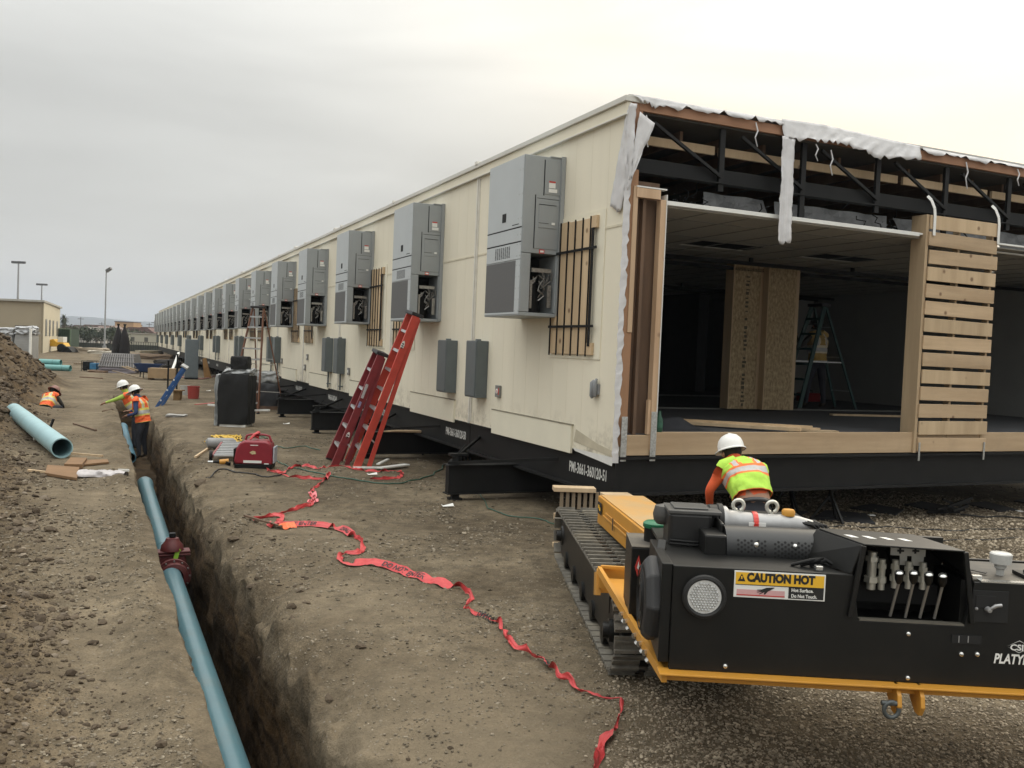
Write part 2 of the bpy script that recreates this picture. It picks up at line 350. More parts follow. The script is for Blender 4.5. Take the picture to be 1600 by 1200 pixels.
def stone_mat(name,c1,c2):
    mt=bpy.data.materials.new(name); mt.use_nodes=True; t=mt.node_tree; b=t.nodes['Principled BSDF']; b.inputs['Roughness'].default_value=.9; b.inputs['Specular IOR Level'].default_value=.2
    ge=t.nodes.new('ShaderNodeNewGeometry'); cr=t.nodes.new('ShaderNodeValToRGB'); cr.color_ramp.elements[0].color=(*c1,1); cr.color_ramp.elements[1].color=(*c2,1)
    e=cr.color_ramp.elements.new(.8); e.color=tuple(.35*p+.65*q for p,q in zip(c1,c2))+(1,)
    t.links.new(ge.outputs['Random Per Island'],cr.inputs[0]); tc=t.nodes.new('ShaderNodeTexCoord'); n=t.nodes.new('ShaderNodeTexNoise'); n.inputs['Scale'].default_value=60; n.inputs['Detail'].default_value=4; t.links.new(tc.outputs['Object'],n.inputs[0])
    m_=t.nodes.new('ShaderNodeMix'); m_.data_type='RGBA'; m_.blend_type='MULTIPLY'; m_.inputs['Factor'].default_value=.6; t.links.new(cr.outputs[0],m_.inputs['A']); t.links.new(n.outputs[0],m_.inputs['B']); t.links.new(m_.outputs['Result'],b.inputs['Base Color'])
    return mt
STN=stone_mat('rubble_stone',(.13,.10,.072),(.36,.30,.23)); GRV=stone_mat('gravel_stone',(.26,.21,.15),(.66,.56,.42)); CLOD=stone_mat('soil_clod',(.085,.063,.043),(.19,.148,.104))
PEB=stone_mat('pebble_stone',(.14,.115,.083),(.42,.36,.27))
def samp(n,fx,fy,keep,rmin,rmax,pw=2.4):
    x=fx(n);y=fy(n); k=RNG.uniform(0,1,n)<keep(x,y); x=x[k];y=y[k]; r=rmin*(1+(rmax/rmin-1)*RNG.uniform(0,1,len(x))**(pw*2)); return x,y,r
def rubk(x,y):
    L,U=LU(x,y); foot=.05-.85*sst(U,5,20)+.55*fbm(U*.22,L*.1,31,3); return np.clip(sst(foot-L,-.25,.7)*(.35+1.6*np.clip(fbm(x*1.2,y*1.2,201,3)+.4,0,1)),0,1)*(L<.4)
U_=RNG.uniform
def polar(n,r0,r1,a0,a1):
    r=np.exp(U_(math.log(r0),math.log(r1),n)); a=U_(R(a0),R(a1),n); return r*np.sin(a),r*np.cos(a)
def mk(name,n,pol,keep,rmin,rmax,mat,pw=2.4,sink=.25):
    x,y=polar(n,*pol); k=U_(0,1,n)<keep(x,y); x=x[k];y=y[k]; r=rmin*(1+(rmax/rmin-1)*U_(0,1,len(x))**(pw*2))*np.clip(np.hypot(x,y)/7,.8,1.5)
    o=stones(name,x,y,r,mat,sink); o['kind']='stuff'; return o
mk('rubble',30000,(3.2,30,-44,-4),rubk,.006,.042,CLOD,3.2)
mk('rubble_stones',9000,(3.2,30,-44,-4),rubk,.006,.036,STN,2.6)
mk('heap_clods',16000,(17,46,-44,-20),lambda x,y:(surf(x,y,False)>.25)*1.,.02,.085,CLOD,2.2)
mk('soil_clods',60000,(3.2,30,-44,-4),lambda x,y:rubk(x,y)*.8,.004,.022,CLOD,1.8)
notr=lambda x,y:((LU(x,y)[0]<.5)|(LU(x,y)[0]>1.36))
mk('lip_clods',9000,(3.6,20,-36,10),lambda x,y:((LU(x,y)[0]>1.22)&(LU(x,y)[0]<1.75))*np.clip(.3+1.5*fbm(x*1.5,y*1.5,231,3),0,1),.008,.055,CLOD,2.2,0.)
mk('pebbles',150000,(3.2,20,-36,36),lambda x,y:notr(x,y)*np.clip(.32+1.7*fbm(x*.9,y*.9,211,3),.06,1)*(surf(x,y,False)<.12),.003,.016,PEB,2.0)
mk('gravel',130000,(3.6,16,-6,36),lambda x,y:notr(x,y)*sst(x-.12*(y-4)+.5*fbm(x,y,221,3),.25,1.3)*np.clip(.75+.9*fbm(x*.8,y*.8,222,2),.25,1),.005,.016,GRV,1.6)
# ---------------- modular building ----------------
PITCH_M=4.43; NM=23; LEN=PITCH_M*NM; ZB=.89; ZT=4.89; WX=11.2
CREAM=M('cream_siding',(.76,.71,.575),.72,var=.035,scale=1.6,dirt=.06,dcol=(.56,.52,.41),bump=.05,bscale=30,stretch=(1,1,.12))
_t=CREAM.node_tree; _b=_t.nodes['Principled BSDF']; _src=_b.inputs['Base Color'].links[0].from_socket
_tc=_t.nodes.new('ShaderNodeTexCoord'); _sp=_t.nodes.new('ShaderNodeSeparateXYZ'); _t.links.new(_tc.outputs['Object'],_sp.inputs[0]); _mr=_t.nodes.new('ShaderNodeMapRange'); _mr.inputs['From Min'].default_value=1.35; _mr.inputs['From Max'].default_value=.88; _t.links.new(_sp.outputs[2],_mr.inputs[0])
_n=_t.nodes.new('ShaderNodeTexNoise'); _n.inputs['Scale'].default_value=3.2; _n.inputs['Detail'].default_value=9; _n.inputs['Roughness'].default_value=.75; _t.links.new(_tc.outputs['Object'],_n.inputs[0]); _r=_t.nodes.new('ShaderNodeMapRange'); _r.inputs['From Min'].default_value=.47; _r.inputs['From Max'].default_value=.72; _t.links.new(_n.outputs[0],_r.inputs[0])
_m=_t.nodes.new('ShaderNodeMath'); _m.operation='MULTIPLY'; _t.links.new(_mr.outputs[0],_m.inputs[0]); _t.links.new(_r.outputs[0],_m.inputs[1]); _x=_t.nodes.new('ShaderNodeMix'); _x.data_type='RGBA'; _t.links.new(_m.outputs[0],_x.inputs['Factor']); _t.links.new(_src,_x.inputs['A']); _x.inputs['B'].default_value=(.16,.13,.09,1); _t.links.new(_x.outputs['Result'],_b.inputs['Base Color'])
CREAMP=M('cream_panel',(.75,.71,.575),.65,var=.03,scale=3)
TRIM=M('pale_trim',(.60,.59,.54),.55,var=.05,scale=5)
GROOVE=M('dark_joint_strip',(.22,.20,.15),.9)  # dark strip along the top of the skirting panels
BLK=M('black_painted_steel',(.008,.008,.008),.6,var=.3,scale=4,dirt=.2,dcol=(.022,.02,.017),spec=.3)
BLK2=M('black_coated_steel',(.009,.009,.009),.55,var=.2,scale=4,spec=.22)
WHITE=M('white_paint',(.72,.72,.69),.6,var=.06)
STENC=M('stencil_white',(.60,.60,.57),.8,var=.25,scale=40)
WOOD=M('fir_lumber',(.38,.25,.15),.75,col2=(.54,.385,.25),scale=5,stretch=(1,1,.12),bump=.15,bscale=60,knots=2.6,objvar=.12)
WOODX=M('fir_lumber_lengthwise',(.37,.26,.155),.8,col2=(.52,.385,.245),dirt=.25,dcol=(.24,.18,.12),scale=4,stretch=(.12,1,1.6),bump=.15,bscale=60,knots=3.2,objvar=.13)
WOODP=M('pale_pine',(.42,.305,.185),.8,col2=(.58,.44,.28),scale=5,stretch=(1,1,.1),bump=.1,knots=2.8,objvar=.13)
WOODR=M('reddish_lumber',(.25,.125,.07),.8,col2=(.36,.20,.12),scale=5,stretch=(.15,1,1))
WOODD=M('dark_stud',(.13,.08,.05),.85,var=.3,scale=4,stretch=(1,1,.2))
OSB=M('oriented_strand_board',(.20,.135,.07),.85,col2=(.58,.45,.27),scale=24,bump=.2,bscale=60,stretch=(1,1,.55))
GALV=M('galvanised_strap',(.5,.51,.5),.38,metal=.9,var=.25,scale=40,bump=.6,bscale=60)
MEMB=M('torn_white_membrane',(.60,.595,.60),.6,var=.10,scale=6,bump=.5,bscale=9,dirt=.2,dcol=(.35,.32,.28))
TILE=M('ceiling_tile',(.36,.345,.31),.9,var=.06,scale=3,bump=.1)
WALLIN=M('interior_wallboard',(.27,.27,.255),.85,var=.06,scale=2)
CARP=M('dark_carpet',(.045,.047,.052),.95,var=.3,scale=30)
FOIL=M('foil_insulation',(.26,.265,.27),.55,metal=.3,var=.25,scale=6,bump=.8,bscale=12)
bl=thing('modular_building','long cream modular building on black steel chassis with its near end left open','building',BC,BYAW)
def corr():
    pass
w=MB()   # siding: one panel per module with vertical reeding
for k in range(NM):
    y0=k*PITCH_M; 
    w.box((0,y0+(0 if k else .02),ZB),(.10,y0+PITCH_M-.006,ZT-.20))
w.build('siding',CREAM,bl)
w=MB()
for k in range(NM):
    y0=k*PITCH_M
    n=int(PITCH_M/.4) if k<4 else 0
    for i in range(1,n): w.box((-.0012,y0+i*.4-.0015,ZB+.012),(.004,y0+i*.4+.0015,ZT-.205))
    w.box((-.007,y0+.03,3.475),(.004,y0+PITCH_M-.03,3.50)) if k<9 else None
w.build('siding_groove',M('siding_groove_line',(.63,.58,.45),.8),bl)
w=MB(); w.box((-.035,0,ZT-.20),(.12,LEN,ZT-.065),1); w.box((-.065,-.02,ZT-.065),(.2,LEN,ZT),0); w.box((-.052,-.01,ZT-.215),(.02,LEN,ZT-.197),0)
w.build('eave_fascia',[TRIM,CREAM],bl,bevel=.006)
for k in range(NM):
    w=MB(); y=(k+1)*PITCH_M-.06; w.box((-.022,y-.055,ZB+.03),(.003,y-.030,ZT-.20)); w.box((-.028,y+.0,ZB),(.003,y+.035,ZT-.19))
    w.box((-.08,y-.05,ZT-.02),(.0,y+.04,ZT+.03))
    w.build('seam_batten',M('white_caulked_trim',(.68,.66,.60),.5),bl,bevel=.003)
w=MB(); w.prism([(-.02,ZT),(WX,ZT-.02),(WX,ZT+.02),(WX/2,ZT+.03),(-.02,ZT+.012)],-.01,LEN,axis='Y'); w.build('roof',M('roof_sheet',(.45,.44,.41),.7),bl)
# lumps on the roof edge
for y,s in ((26,.5),(19.5,.25),(31.5,.7),(14.2,.2),(38,.3)): MB().box((.0,y,ZT+.015),(.25,y+s,ZT+.09)).build('roof_edge_lump',TRIM,bl,bevel=.02)
# low skirting panels
for i,(y0,y1,z0,z1) in enumerate(((.98,3.45,.83,1.17),(5.05,7.35,.84,1.2),(9.7,12.0,.84,1.2),(14.3,16.6,.85,1.2),(18.6,21.0,.85,1.2),(22.9,25.4,.85,1.2))):
    w=MB(); w.box((-.030,y0,z0),(.002,y1,z1)); w.build('skirting_panel',CREAMP,bl,bevel=.003)
    w=MB(); w.box((-.036,y0-.012,z1),(.0,y1+.012,z1+.012)); w.build('skirting_flashing',GROOVE,bl)
# chassis
w=MB(); 
for k in range(NM): 
    y0=k*PITCH_M; w.box((.03,y0+.01,.47),(.10,y0+PITCH_M-.01,ZB))
    w.box((-.03,y0+.01,.44),(.14,y0+PITCH_M-.01,.468)); w.box((.0,y0+.012,ZB-.03),(.09,y0+PITCH_M-.012,ZB-.002))
w.build('chassis_side_rail',BLK,bl)
w=MB(); w.box((.10,.02,.5),(WX,.10,ZB+.02)); w.box((.05,-.06,.47),(WX,.14,.498)); w.box((.05,-.05,ZB-.01),(WX,.018,ZB+.02)); w.build('chassis_end_rail',BLK,bl)
w=MB(); w.box((.1,.11,.80),(WX,LEN,.90)); 
for y in np.arange(1.4,40,1.5): w.box((.12,y,.6),(WX,y+.08,.80))
w.build('underfloor_frame',BLK,bl)
for k in range(12):
    y0=k*PITCH_M; t=MB(); idn='PMI-3661-360120-%d'%(51-k)
    put_text(t,idn,(.026,y0+1.09,.605),(0,-1,0),(0,0,1),.175,.62,bold=.004)
    t.build('stencilled_number',STENC,bl)
# hitch beams under the modules
for k in range(7):
    y=2.62+k*PITCH_M; w=MB(); 
    w.box((-.97,y,.10),(4.5,y+.12,.47)); w.box((-1.0,y-.05,.47),(4.5,y+.17,.485)); w.box((-.99,y-.04,.085),(4.5,y+.16,.10))
    w.build('tow_beam',BLK,bl)
    w=MB(); w.box((-.9,y+.02,gh(*bloc(-.85,y)[:2])),(-.8,y+.10,.09)); w.box((-.93,y-.02,.0),(-.77,y+.14,.03)); w.build('tow_beam_foot',BLK,bl)
    w=MB(); w.cyl((-.85,y+.06,.48),(-.85,y+.06,.60),.06); w.tube([(-.85,y+.06,.6),(-.78,y+.06,.68),(-.72,y+.05,.75)],.012); w.box((-.95,y+.0,.60),(-.70,y+.12,.63)); w.build('jack_coupler',BLK2,bl)
    w=MB(); w.bar((-.95,y+.06,.5),(.1,y-1.3,.72),.03,.04); w.bar((-.95,y+.06,.5),(.1,y+1.5,.72),.03,.04); w.bar((.9,y+.06,.5),(.1,y-1.2,.52),.03,.04); w.build('brace_rod',BLK2,bl)
# support stands below the chassis rail, far modules
w=MB()
for k in range(NM):
    for yy in (.9,3.2):
        if k<1: continue
        y=k*PITCH_M+yy; w.bar((.3,y-.15,0),(.3,y,.45),.03,.03); w.bar((.3,y+.15,0),(.3,y,.45),.03,.03); w.bar((.5,y,0),(.3,y,.45),.03,.03)
w.build('support_stand',BLK,bl)
# floor / rim
w=MB(); w.box((.52,-.02,ZB+.032),(WX,.045,1.185)); w.box((.13,-.02,ZB+.032),(.50,.045,1.15)); w.build('rim_joist',WOODX,bl,bevel=.004)
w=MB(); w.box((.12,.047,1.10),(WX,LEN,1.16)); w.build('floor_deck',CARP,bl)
w=MB(); w.box((.5,4.28,1.162),(WX,4.42,1.185)); w.box((.5,8.7,1.162),(WX,8.85,1.185)); w.build('joint_strip',M('joint_strip_grey',(.14,.14,.13),.8),bl)
# interior shell
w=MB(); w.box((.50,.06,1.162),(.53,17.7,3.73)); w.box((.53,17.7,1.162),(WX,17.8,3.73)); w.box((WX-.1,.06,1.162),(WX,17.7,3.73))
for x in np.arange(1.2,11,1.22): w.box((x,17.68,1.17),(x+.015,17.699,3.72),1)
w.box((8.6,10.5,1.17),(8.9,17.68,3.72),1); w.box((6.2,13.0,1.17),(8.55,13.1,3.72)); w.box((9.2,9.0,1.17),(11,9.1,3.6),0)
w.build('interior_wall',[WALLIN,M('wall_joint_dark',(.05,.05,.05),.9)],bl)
w=MB()
holes=[(2.6,3.8,2.15,2.75),(4.9,6.1,2.15,2.75),(7.6,8.8,2.15,2.75)]
ys=[.05,2.15,2.75,17.7]; xs=[.535,2.6,3.8,4.9,6.1,7.6,8.8,WX]
for i in range(len(xs)-1):
    for j in range(3):
        if j==1 and any(abs(xs[i]-h[0])<.01 for h in holes): continue
        w.box((xs[i],ys[j],3.735),(xs[i+1],ys[j+1],3.75))
for x in np.arange(1.15,WX,.61): w.box((x,.06,3.728),(x+.022,17.6,3.7345),1)
for y in np.arange(.66,17,.61*2): w.box((.54,y,3.726),(WX,y+.022,3.7335),1)
w.build('suspended_ceiling',[TILE,M('ceiling_grid',(.22,.22,.2),.7)],bl)
w=MB(); w.box((.53,-.012,3.752),(4.45,.05,3.80)); w.box((4.45,-.002,3.775),(WX,.05,3.80)); w.box((6.0,.2,3.70),(WX,.24,3.722)); w.build('ceiling_edge_channel',WHITE,bl,bevel=.003)
w=MB()
for y in (3.3,4.1,8.4,8.95): w.box((.6,y,3.60),(WX,y+.05,3.66)); 
for x in (2.0,4.4,6.6,9.0):
    for y in (3.3,8.4): w.box((x,y,3.66),(x+.05,y+.05,3.727))
w.build('overhead_track',BLK2,bl)
# plenum / roof structure at the open end
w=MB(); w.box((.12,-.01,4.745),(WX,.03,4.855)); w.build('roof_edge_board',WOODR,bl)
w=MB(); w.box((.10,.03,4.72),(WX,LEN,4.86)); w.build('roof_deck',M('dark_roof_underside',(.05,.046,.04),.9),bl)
for a,b in ((.35,1.35),(1.42,4.3),(4.4,6.0),(6.1,8.6),(8.7,11)): MB().box((a,.26,4.46),(b,.30,4.56)).build('purlin',WOODP,bl)
w=MB(); w.box((.12,.10,4.10),(WX,.14,4.26)); w.box((.12,.04,4.085),(WX,.16,4.10)); w.build('lower_chord',BLK2,bl)
for i,x in enumerate(np.arange(1.28,11,1.22)): MB().box((x,.06,3.80 if i%2 else 4.0),(x+.07,.10,4.72)).build('truss_post',BLK,bl)
for x in np.arange(.35,10,1.22): MB().bar((x,.05,4.66),(x+.95,.05,4.16),.035,.035).build('truss_diagonal',BLK,bl)
for x in np.arange(.3,11,.61): MB().box((x,.35,4.56),(x+.04,3.9,4.70)).build('roof_joist',WOODD,bl)
w=MB()
vs=[];fs=[]; nx=60
for i in range(nx+1):
    x=1.5+i*(WX-1.6)/nx
    for j in range(5): vs.append((x,.55+.03*math.sin(i*1.7+j)+.02*random.random()+j*.03,3.76+j*.085))
for i in range(nx):
    if i%13==6: continue
    for j in range(4): fs.append((i*5+j,(i+1)*5+j,(i+1)*5+j+1,i*5+j+1))
w.add(vs,fs); w.build('foil_blanket',FOIL,bl)
w=MB(); w.box((.12,4.3,3.76),(WX,4.36,4.72)); w.box((.12,.06,3.80),(.16,4.3,4.72)); w.build('plenum_bulkhead',M('dark_bulkhead',(.02,.02,.02),.9),bl)
w=MB()
for i in range(26):
    x=random.uniform(.6,10.8); z=random.choice((4.2,4.0,3.95)); pts=[(x,.2,z)]; 
    for k in range(5): x+=random.uniform(-.06,.08); z-=random.uniform(.02,.08); pts.append((x,.2+random.uniform(-.05,.05),max(z,3.82)))
    w.tube(pts,.008,5)
w.build('dangling_wire',BLK2,bl)
w=MB()
random.seed(3)
for i in range(150):
    c=random.choice((1.0,1.75,4.25)); x=c+random.gauss(0,.22); z=3.84+abs(random.gauss(0,.07)); y=.25+random.random()*.2; s=random.uniform(.008,.03)
    a=[Vector((x,y,z))+Vector([random.uniform(-s,s) for _ in range(3)]) for _ in range(3)]; w.add(a,[(0,1,2)])
w.build('foil_scrap',FOIL,bl)
# corner framing at left of opening
w=MB(); w.box((.02,-.005,4.42),(.17,.10,4.86)); w.build('corner_block',WOODR,bl)
w=MB(); w.box((.095,-.012,2.30),(.155,.03,3.92)); w.build('corner_stud',WOOD,bl,bevel=.002)
w=MB(); w.box((.04,.0,1.02),(.155,.10,4.1)); w.build('corner_post',M('red_fir_post',(.30,.165,.09),.8,var=.25,scale=5,stretch=(1,1,.1)),bl)
w=MB(); w.box((.16,.10,1.15),(.50,.14,4.0)); w.build('wall_cavity_back',WOODD,bl)
w=MB(); w.box((.25,.03,1.15),(.29,.099,3.9)); w.build('cavity_stud',WOODD,bl)
w=MB(); w.box((.445,-.03,.98),(.515,.06,3.80)); w.build('opening_stud',WOOD,bl,bevel=.002)
w=MB(); w.box((.516,-.035,.98),(.526,.10,3.86)); w.box((.13,-.02,3.91),(.526,.06,3.925)); w.build('drywall_edge',WHITE,bl)
MB().box((.13,-.02,3.80),(.444,.06,3.905)).build('opening_header',WOOD,bl); MB().box((.41,-.02,1.16),(.443,.03,1.55)).build('trimmer_block',WOOD,bl)
for x,z1 in ((.06,1.36),(.445,1.42)):
    w=MB(); w.box((x,-.042,.86),(x+.075,-.036,z1)); w.build('metal_strap',GALV,bl,bevel=.001)
# torn edge of the siding
random.seed(5); vs=[];fs=[]; n=60
for i in range(n+1):
    z=.84+i*(3.3/n); a=-.028+random.uniform(-.010,.008); vs+= [(a,-.012,z),(.035+random.uniform(-.012,.022),-.018-random.uniform(0,.01),z)]
for i in range(n): fs.append((2*i,2*i+1,2*i+3,2*i+2))
w=MB(); w.add(vs,fs); w.box((-.006,-.008,.87),(.03,.019,4.1)); w.build('torn_siding_edge',MEMB,bl)
w=MB(); w.add([(-.006,.9,.87),(-.006,.02,.80),(-.008,.0,.90),(-.008,.95,.90)],[(0,1,2,3)]); w.build('torn_foam_strip',WHITE,bl)
w=MB(); w.add([(-.004,.95,.98),(-.004,.02,.90),(-.004,.02,.97),(-.004,.35,1.01),(-.004,.9,1.13)],[(0,1,2,3,4)]); w.build('exposed_backing',M('water_stained_board',(.50,.45,.34),.9,var=.15,scale=3),bl)
# membrane sheets: grid with folds
def sheet(pts_top,pts_bot,nu,nv,amp,seed,name,thick=.0015):
    rs=np.random.default_rng(seed); vs=[];fs=[]
    def ip(P,t):
        k=t*(len(P)-1); i=min(int(k),len(P)-2); f=k-i; return Vector(P[i])*(1-f)+Vector(P[i+1])*f
    for i in range(nu+1):
        a=ip(pts_top,i/nu); b=ip(pts_bot,i/nu)
        for j in range(nv+1):
            t=j/nv; p=a.lerp(b,t); e=amp*t*math.sin(i*.9+seed)+amp*.6*float(fbm(np.float64(i*.35),np.float64(j*.3),seed,3))
            p=p+Vector((float(rs.uniform(-.004,.004)),-abs(e)-.004,float(rs.uniform(-.006,.006))*(j>0)+(float(rs.uniform(-.035,.03)) if j==nv else 0.))); vs.append(p)
    for i in range(nu):
        for j in range(nv): q=i*(nv+1)+j; fs.append((q,q+nv+1,q+nv+2,q+1))
    w=MB(); w.add(vs,fs); o=w.build(name,MEMB,bl,smooth=R(80)); s_=o.modifiers.new('thick','SOLIDIFY'); s_.thickness=thick; return o
sheet([(-.03,.03,4.70),(-.02,-.02,4.80),(.06,-.03,4.80)],[(-.03,.30,3.72),(-.03,.10,3.62),(.03,-.05,4.0)],10,24,.05,3,'membrane_drape')
sheet([(.10,-.03,4.72),(.30,-.05,4.62)],[(-.02,-.05,3.95),(.03,-.05,4.0)],6,14,.05,5,'membrane_drape')
sheet([(.0,-.02,4.90),(.4,-.02,4.905),(.8,-.02,4.90),(1.5,-.02,4.91),(2.1,-.02,4.91)],[(.1,-.03,4.86),(.3,-.03,4.81),(.8,-.03,4.855),(1.5,-.03,4.87),(2.1,-.03,4.87)],40,4,.02,7,'membrane_edge')
sheet([(2.08,-.02,4.93),(2.7,-.02,4.95),(3.3,-.02,4.93),(4.0,-.02,4.91),(4.35,-.02,4.90)],[(2.1,-.05,4.70),(2.5,-.06,4.72),(3.0,-.07,4.76),(3.6,-.06,4.66),(4.35,-.05,4.74)],46,8,.025,9,'membrane_edge')
sheet([(2.08,-.05,4.72),(2.15,-.06,4.72),(2.27,-.05,4.70)],[(2.06,-.07,3.46),(2.14,-.09,3.44),(2.26,-.07,3.50)],8,34,.035,11,'membrane_strip')
sheet([(4.4,-.02,4.89),(6,-.02,4.89),(8,-.02,4.89),(WX,-.02,4.89)],[(4.4,-.03,4.84),(6,-.03,4.85),(8,-.03,4.86),(WX,-.03,4.87)],70,3,.03,13,'membrane_edge')
w=MB()
for x,z0,z1 in ((.20,4.7,4.35),(1.7,4.83,4.55),(2.62,4.7,4.5),(2.86,4.66,4.35),(5.2,4.8,4.45),(6.2,4.83,4.6)):
    w.tube([(x,-.03,z0),(x+.02,-.05,(z0+z1)/2+.04),(x-.015,-.05,(z0+z1)/2-.04),(x+.03,-.045,z1)],[.008,.010,.009,.006],5)
w.build('dangling_tie',MEMB,bl)
# ---------------- slatted wooden brace panel ----------------
sp=thing('slatted_panel','tall pallet-like wooden slat panel strapped upright across the open end','wooden panel',bloc(4.52,-.03,.92),BYAW)
random.seed(12)
w=MB(); w.box((0,-.02,.0),(.05,.22,3.12)); w.box((.62,-.0,.0),(.66,.09,3.1)); w.box((1.26,-.0,.0),(1.30,.09,3.1)); w.build('upright',WOODP,sp,bevel=.003)
for i in range(14):
    z=.02+i*.2245; dx=random.uniform(-.015,.015); tilt=random.uniform(-.006,.006)
    w=MB(); c=[(0.05+dx,-.045,z+tilt),(1.33+dx,-.045,z-tilt-.006),(1.33+dx,-.022,z-tilt-.006),(.05+dx,-.022,z+tilt)]
    w.hexa(c+[(a,b,q+.180) for a,b,q in c]); w.build('slat',[WOODX,WOODP,WOODX][i%3],sp,bevel=.004)
for x in (.10,1.31):
    w=MB(); z=3.0; P=[(x,-.06,2.85),(x,-.06,3.1),(x-.01,-.055,3.2),(x-.05,-.03,3.31),(x-.09,0,3.36)]
    for a,b in zip(P,P[1:]): w.bar(a,b,.045,.006,up=(0,1,0))
    w.build('plastic_strap',WHITE,sp)
for x in (.05,1.27):
    w=MB(); w.box((x,-.058,-.10),(x+.03,-.05,.14)); w.build('metal_tie',GALV,sp)
# ---------------- wall AC units ----------------
ACG=M('grey_cabinet_enamel',(.30,.32,.325),.45,var=.05,scale=3,dirt=.22,dcol=(.23,.225,.205),objvar=.05)
ACF=M('light_grey_front',(.46,.49,.50),.45,var=.03,scale=3)
COIL=M('condenser_coil',(.13,.13,.13),.6,metal=.3,var=.2,scale=60,stretch=(1,1,8))
DARKH=M('dark_recess',(.012,.012,.012),.9)
COPP=M('bright_tubing',(.30,.29,.27),.4,metal=.6,var=.3,scale=30)
STK=M('white_sticker',(.75,.75,.72),.5,var=.04); RED=M('red_print',(.5,.05,.04),.5); INK=M('black_ink',(.015,.015,.015),.6)
ORD='nearest second third fourth fifth sixth seventh eighth ninth tenth eleventh twelfth thirteenth fourteenth fifteenth sixteenth seventeenth eighteenth nineteenth twentieth twenty-first twenty-second twenty-third twenty-fourth'.split()
def make_ac():
    # local: x out from wall is -x, y along the wall, z up; origin at wall, lower near corner
    o=thing('air_conditioner','grey wall-mounted air conditioner, '+ORD[0]+' from the open end of the cream building','air conditioner',bloc(0,1.5,2.48),BYAW,'air conditioners along the cream wall')
    Wd,Dp,Hh=1.12,.55,1.98
    w=MB(); 
    # cabinet with a true recess in the near side (low) for the compressor bay
    w.box((-Dp,.0,.78),(-.004,Wd,Hh)); w.box((-Dp,.5,.05),(-.004,Wd,.775)); w.box((-Dp,0,0),(-.004,Wd,.045)); w.box((-Dp,.0,.05),(-Dp+.13,.49,.775)); w.box((-.07,.0,.05),(-.004,.49,.775))
    w.build('cabinet',ACG,o,bevel=.006)
    w=MB(); w.box((-Dp+.135,.47,.055),(-.075,.498,.77)); cb_=w.build('compressor_bay',DARKH,o)
    w=MB(); random.seed(4)
    w.cyl((-.28,.25,.05),(-.28,.25,.36),.12,.12,18); w.lathe([(.12,.36),(.10,.42),(.03,.45)],(-.28,.25,0),18)
    w.build('compressor',BLK2,cb_,smooth=R(40))
    w=MB()
    for i in range(9):
        p=Vector((random.uniform(-.4,-.1),random.uniform(.04,.25),random.uniform(.35,.6))); P=[p]
        for k in range(5): p=p+Vector((random.uniform(-.09,.09),random.uniform(-.03,.03),random.uniform(-.1,.1))); p.x=max(-.40,min(-.09,p.x)); p.y=max(.03,p.y); p.z=min(.74,max(.08,p.z)); P.append(p)
        w.tube(P,.008,5)
    w.box((-.39,.02,.55),(-.12,.05,.60)); w.box((-.40,.03,.1),(-.37,.06,.45)); w.box((-.15,.04,.12),(-.10,.08,.4))
    w.build('tubing',COPP,cb_)
    w=MB(); x=-Dp-.006
    w.box((x,.015,1.10),(-Dp,Wd-.015,Hh-.01)); w.box((x,.015,.92),(-Dp,Wd-.015,1.085)); w.box((x,.015,.70),(-Dp,Wd-.015,.905)); 
    w.box((x,.015,.02),(-Dp,.15,.69)); w.box((x,.15,.02),(-Dp,Wd-.015,.045)); fp_=w.build('front_panel',ACF,o,bevel=.004)
    w=MB(); w.box((-Dp-.003,.152,.048),(-Dp,Wd-.012,.685)); 
    w.build('condenser_grille',COIL,o)
    w=MB(); 
    for i in range(8):
        for j in range(9): w.box((x-.002,.34+i*.062,.735+j*.0165),(x-.0002,.34+i*.062+.035,.735+j*.0165+.009))
    w.build('louvre',DARKH,fp_); MB().box((x-.003,.50,1.2),(x-.0002,.62,1.31)).build('display_window',DARKH,fp_); MB().box((x-.002,.1,1.13),(x-.0002,.3,1.14)).build('nameplate',DARKH,fp_)
    w=MB(); y=-.006
    w.box((-.27,y,1.52),(-.05,0,1.95)); w.box((-.38,y,.84),(-.06,0,1.45)); w.box((-.34,y-.006,1.10),(-.10,y,1.38)); sc_=w.build('service_cover',ACG,o,bevel=.003)
    w=MB(); w.box((-.285,-.002,1.50),(-.272,-.001,1.94)); w.box((-.34,-.014,1.383),(-.10,-.007,1.389)); w.box((-.37,-.0035,1.46),(-.06,-.001,1.464)); w.box((-.395,-.0035,.84),(-.384,-.001,1.5)); w.box((-.34,-.0135,1.155),(-.20,-.0125,1.16))
    w.box((x-.001,.015,1.086),(x+.001,Wd-.015,1.099)); w.box((x-.001,.015,.906),(x+.001,Wd-.015,.919)); w.build('panel_gap',DARKH,o)
    w=MB(); w.box((-.215,-.010,1.60),(-.125,-.0065,1.68)); w.box((-.215,-.010,1.545),(-.10,-.0065,1.59)); w.box((-.16,-.0165,1.145),(-.115,-.0125,1.175)); w.build('label_sticker',STK,sc_)
    w=MB(); w.box((-.215,-.012,1.665),(-.125,-.0105,1.685)); w.box((-.31,-.006,.782),(-.24,-.001,.832),0); w.build('warning_sticker',RED,o)
    w=MB(); w.box((-.30,-.008,.795),(-.25,-.0065,.820)); w.build('warning_text',STK,o)
    w=MB(); 
    for yy in (.03,.12):
        for zz in (.06,.2,.34,.48,.62,.74,.88,1.0,1.2,1.5,1.8): w.cyl((x-.003,yy,zz),(x,yy,zz),.006,n=6)
    w.build('screw',COPP,o)
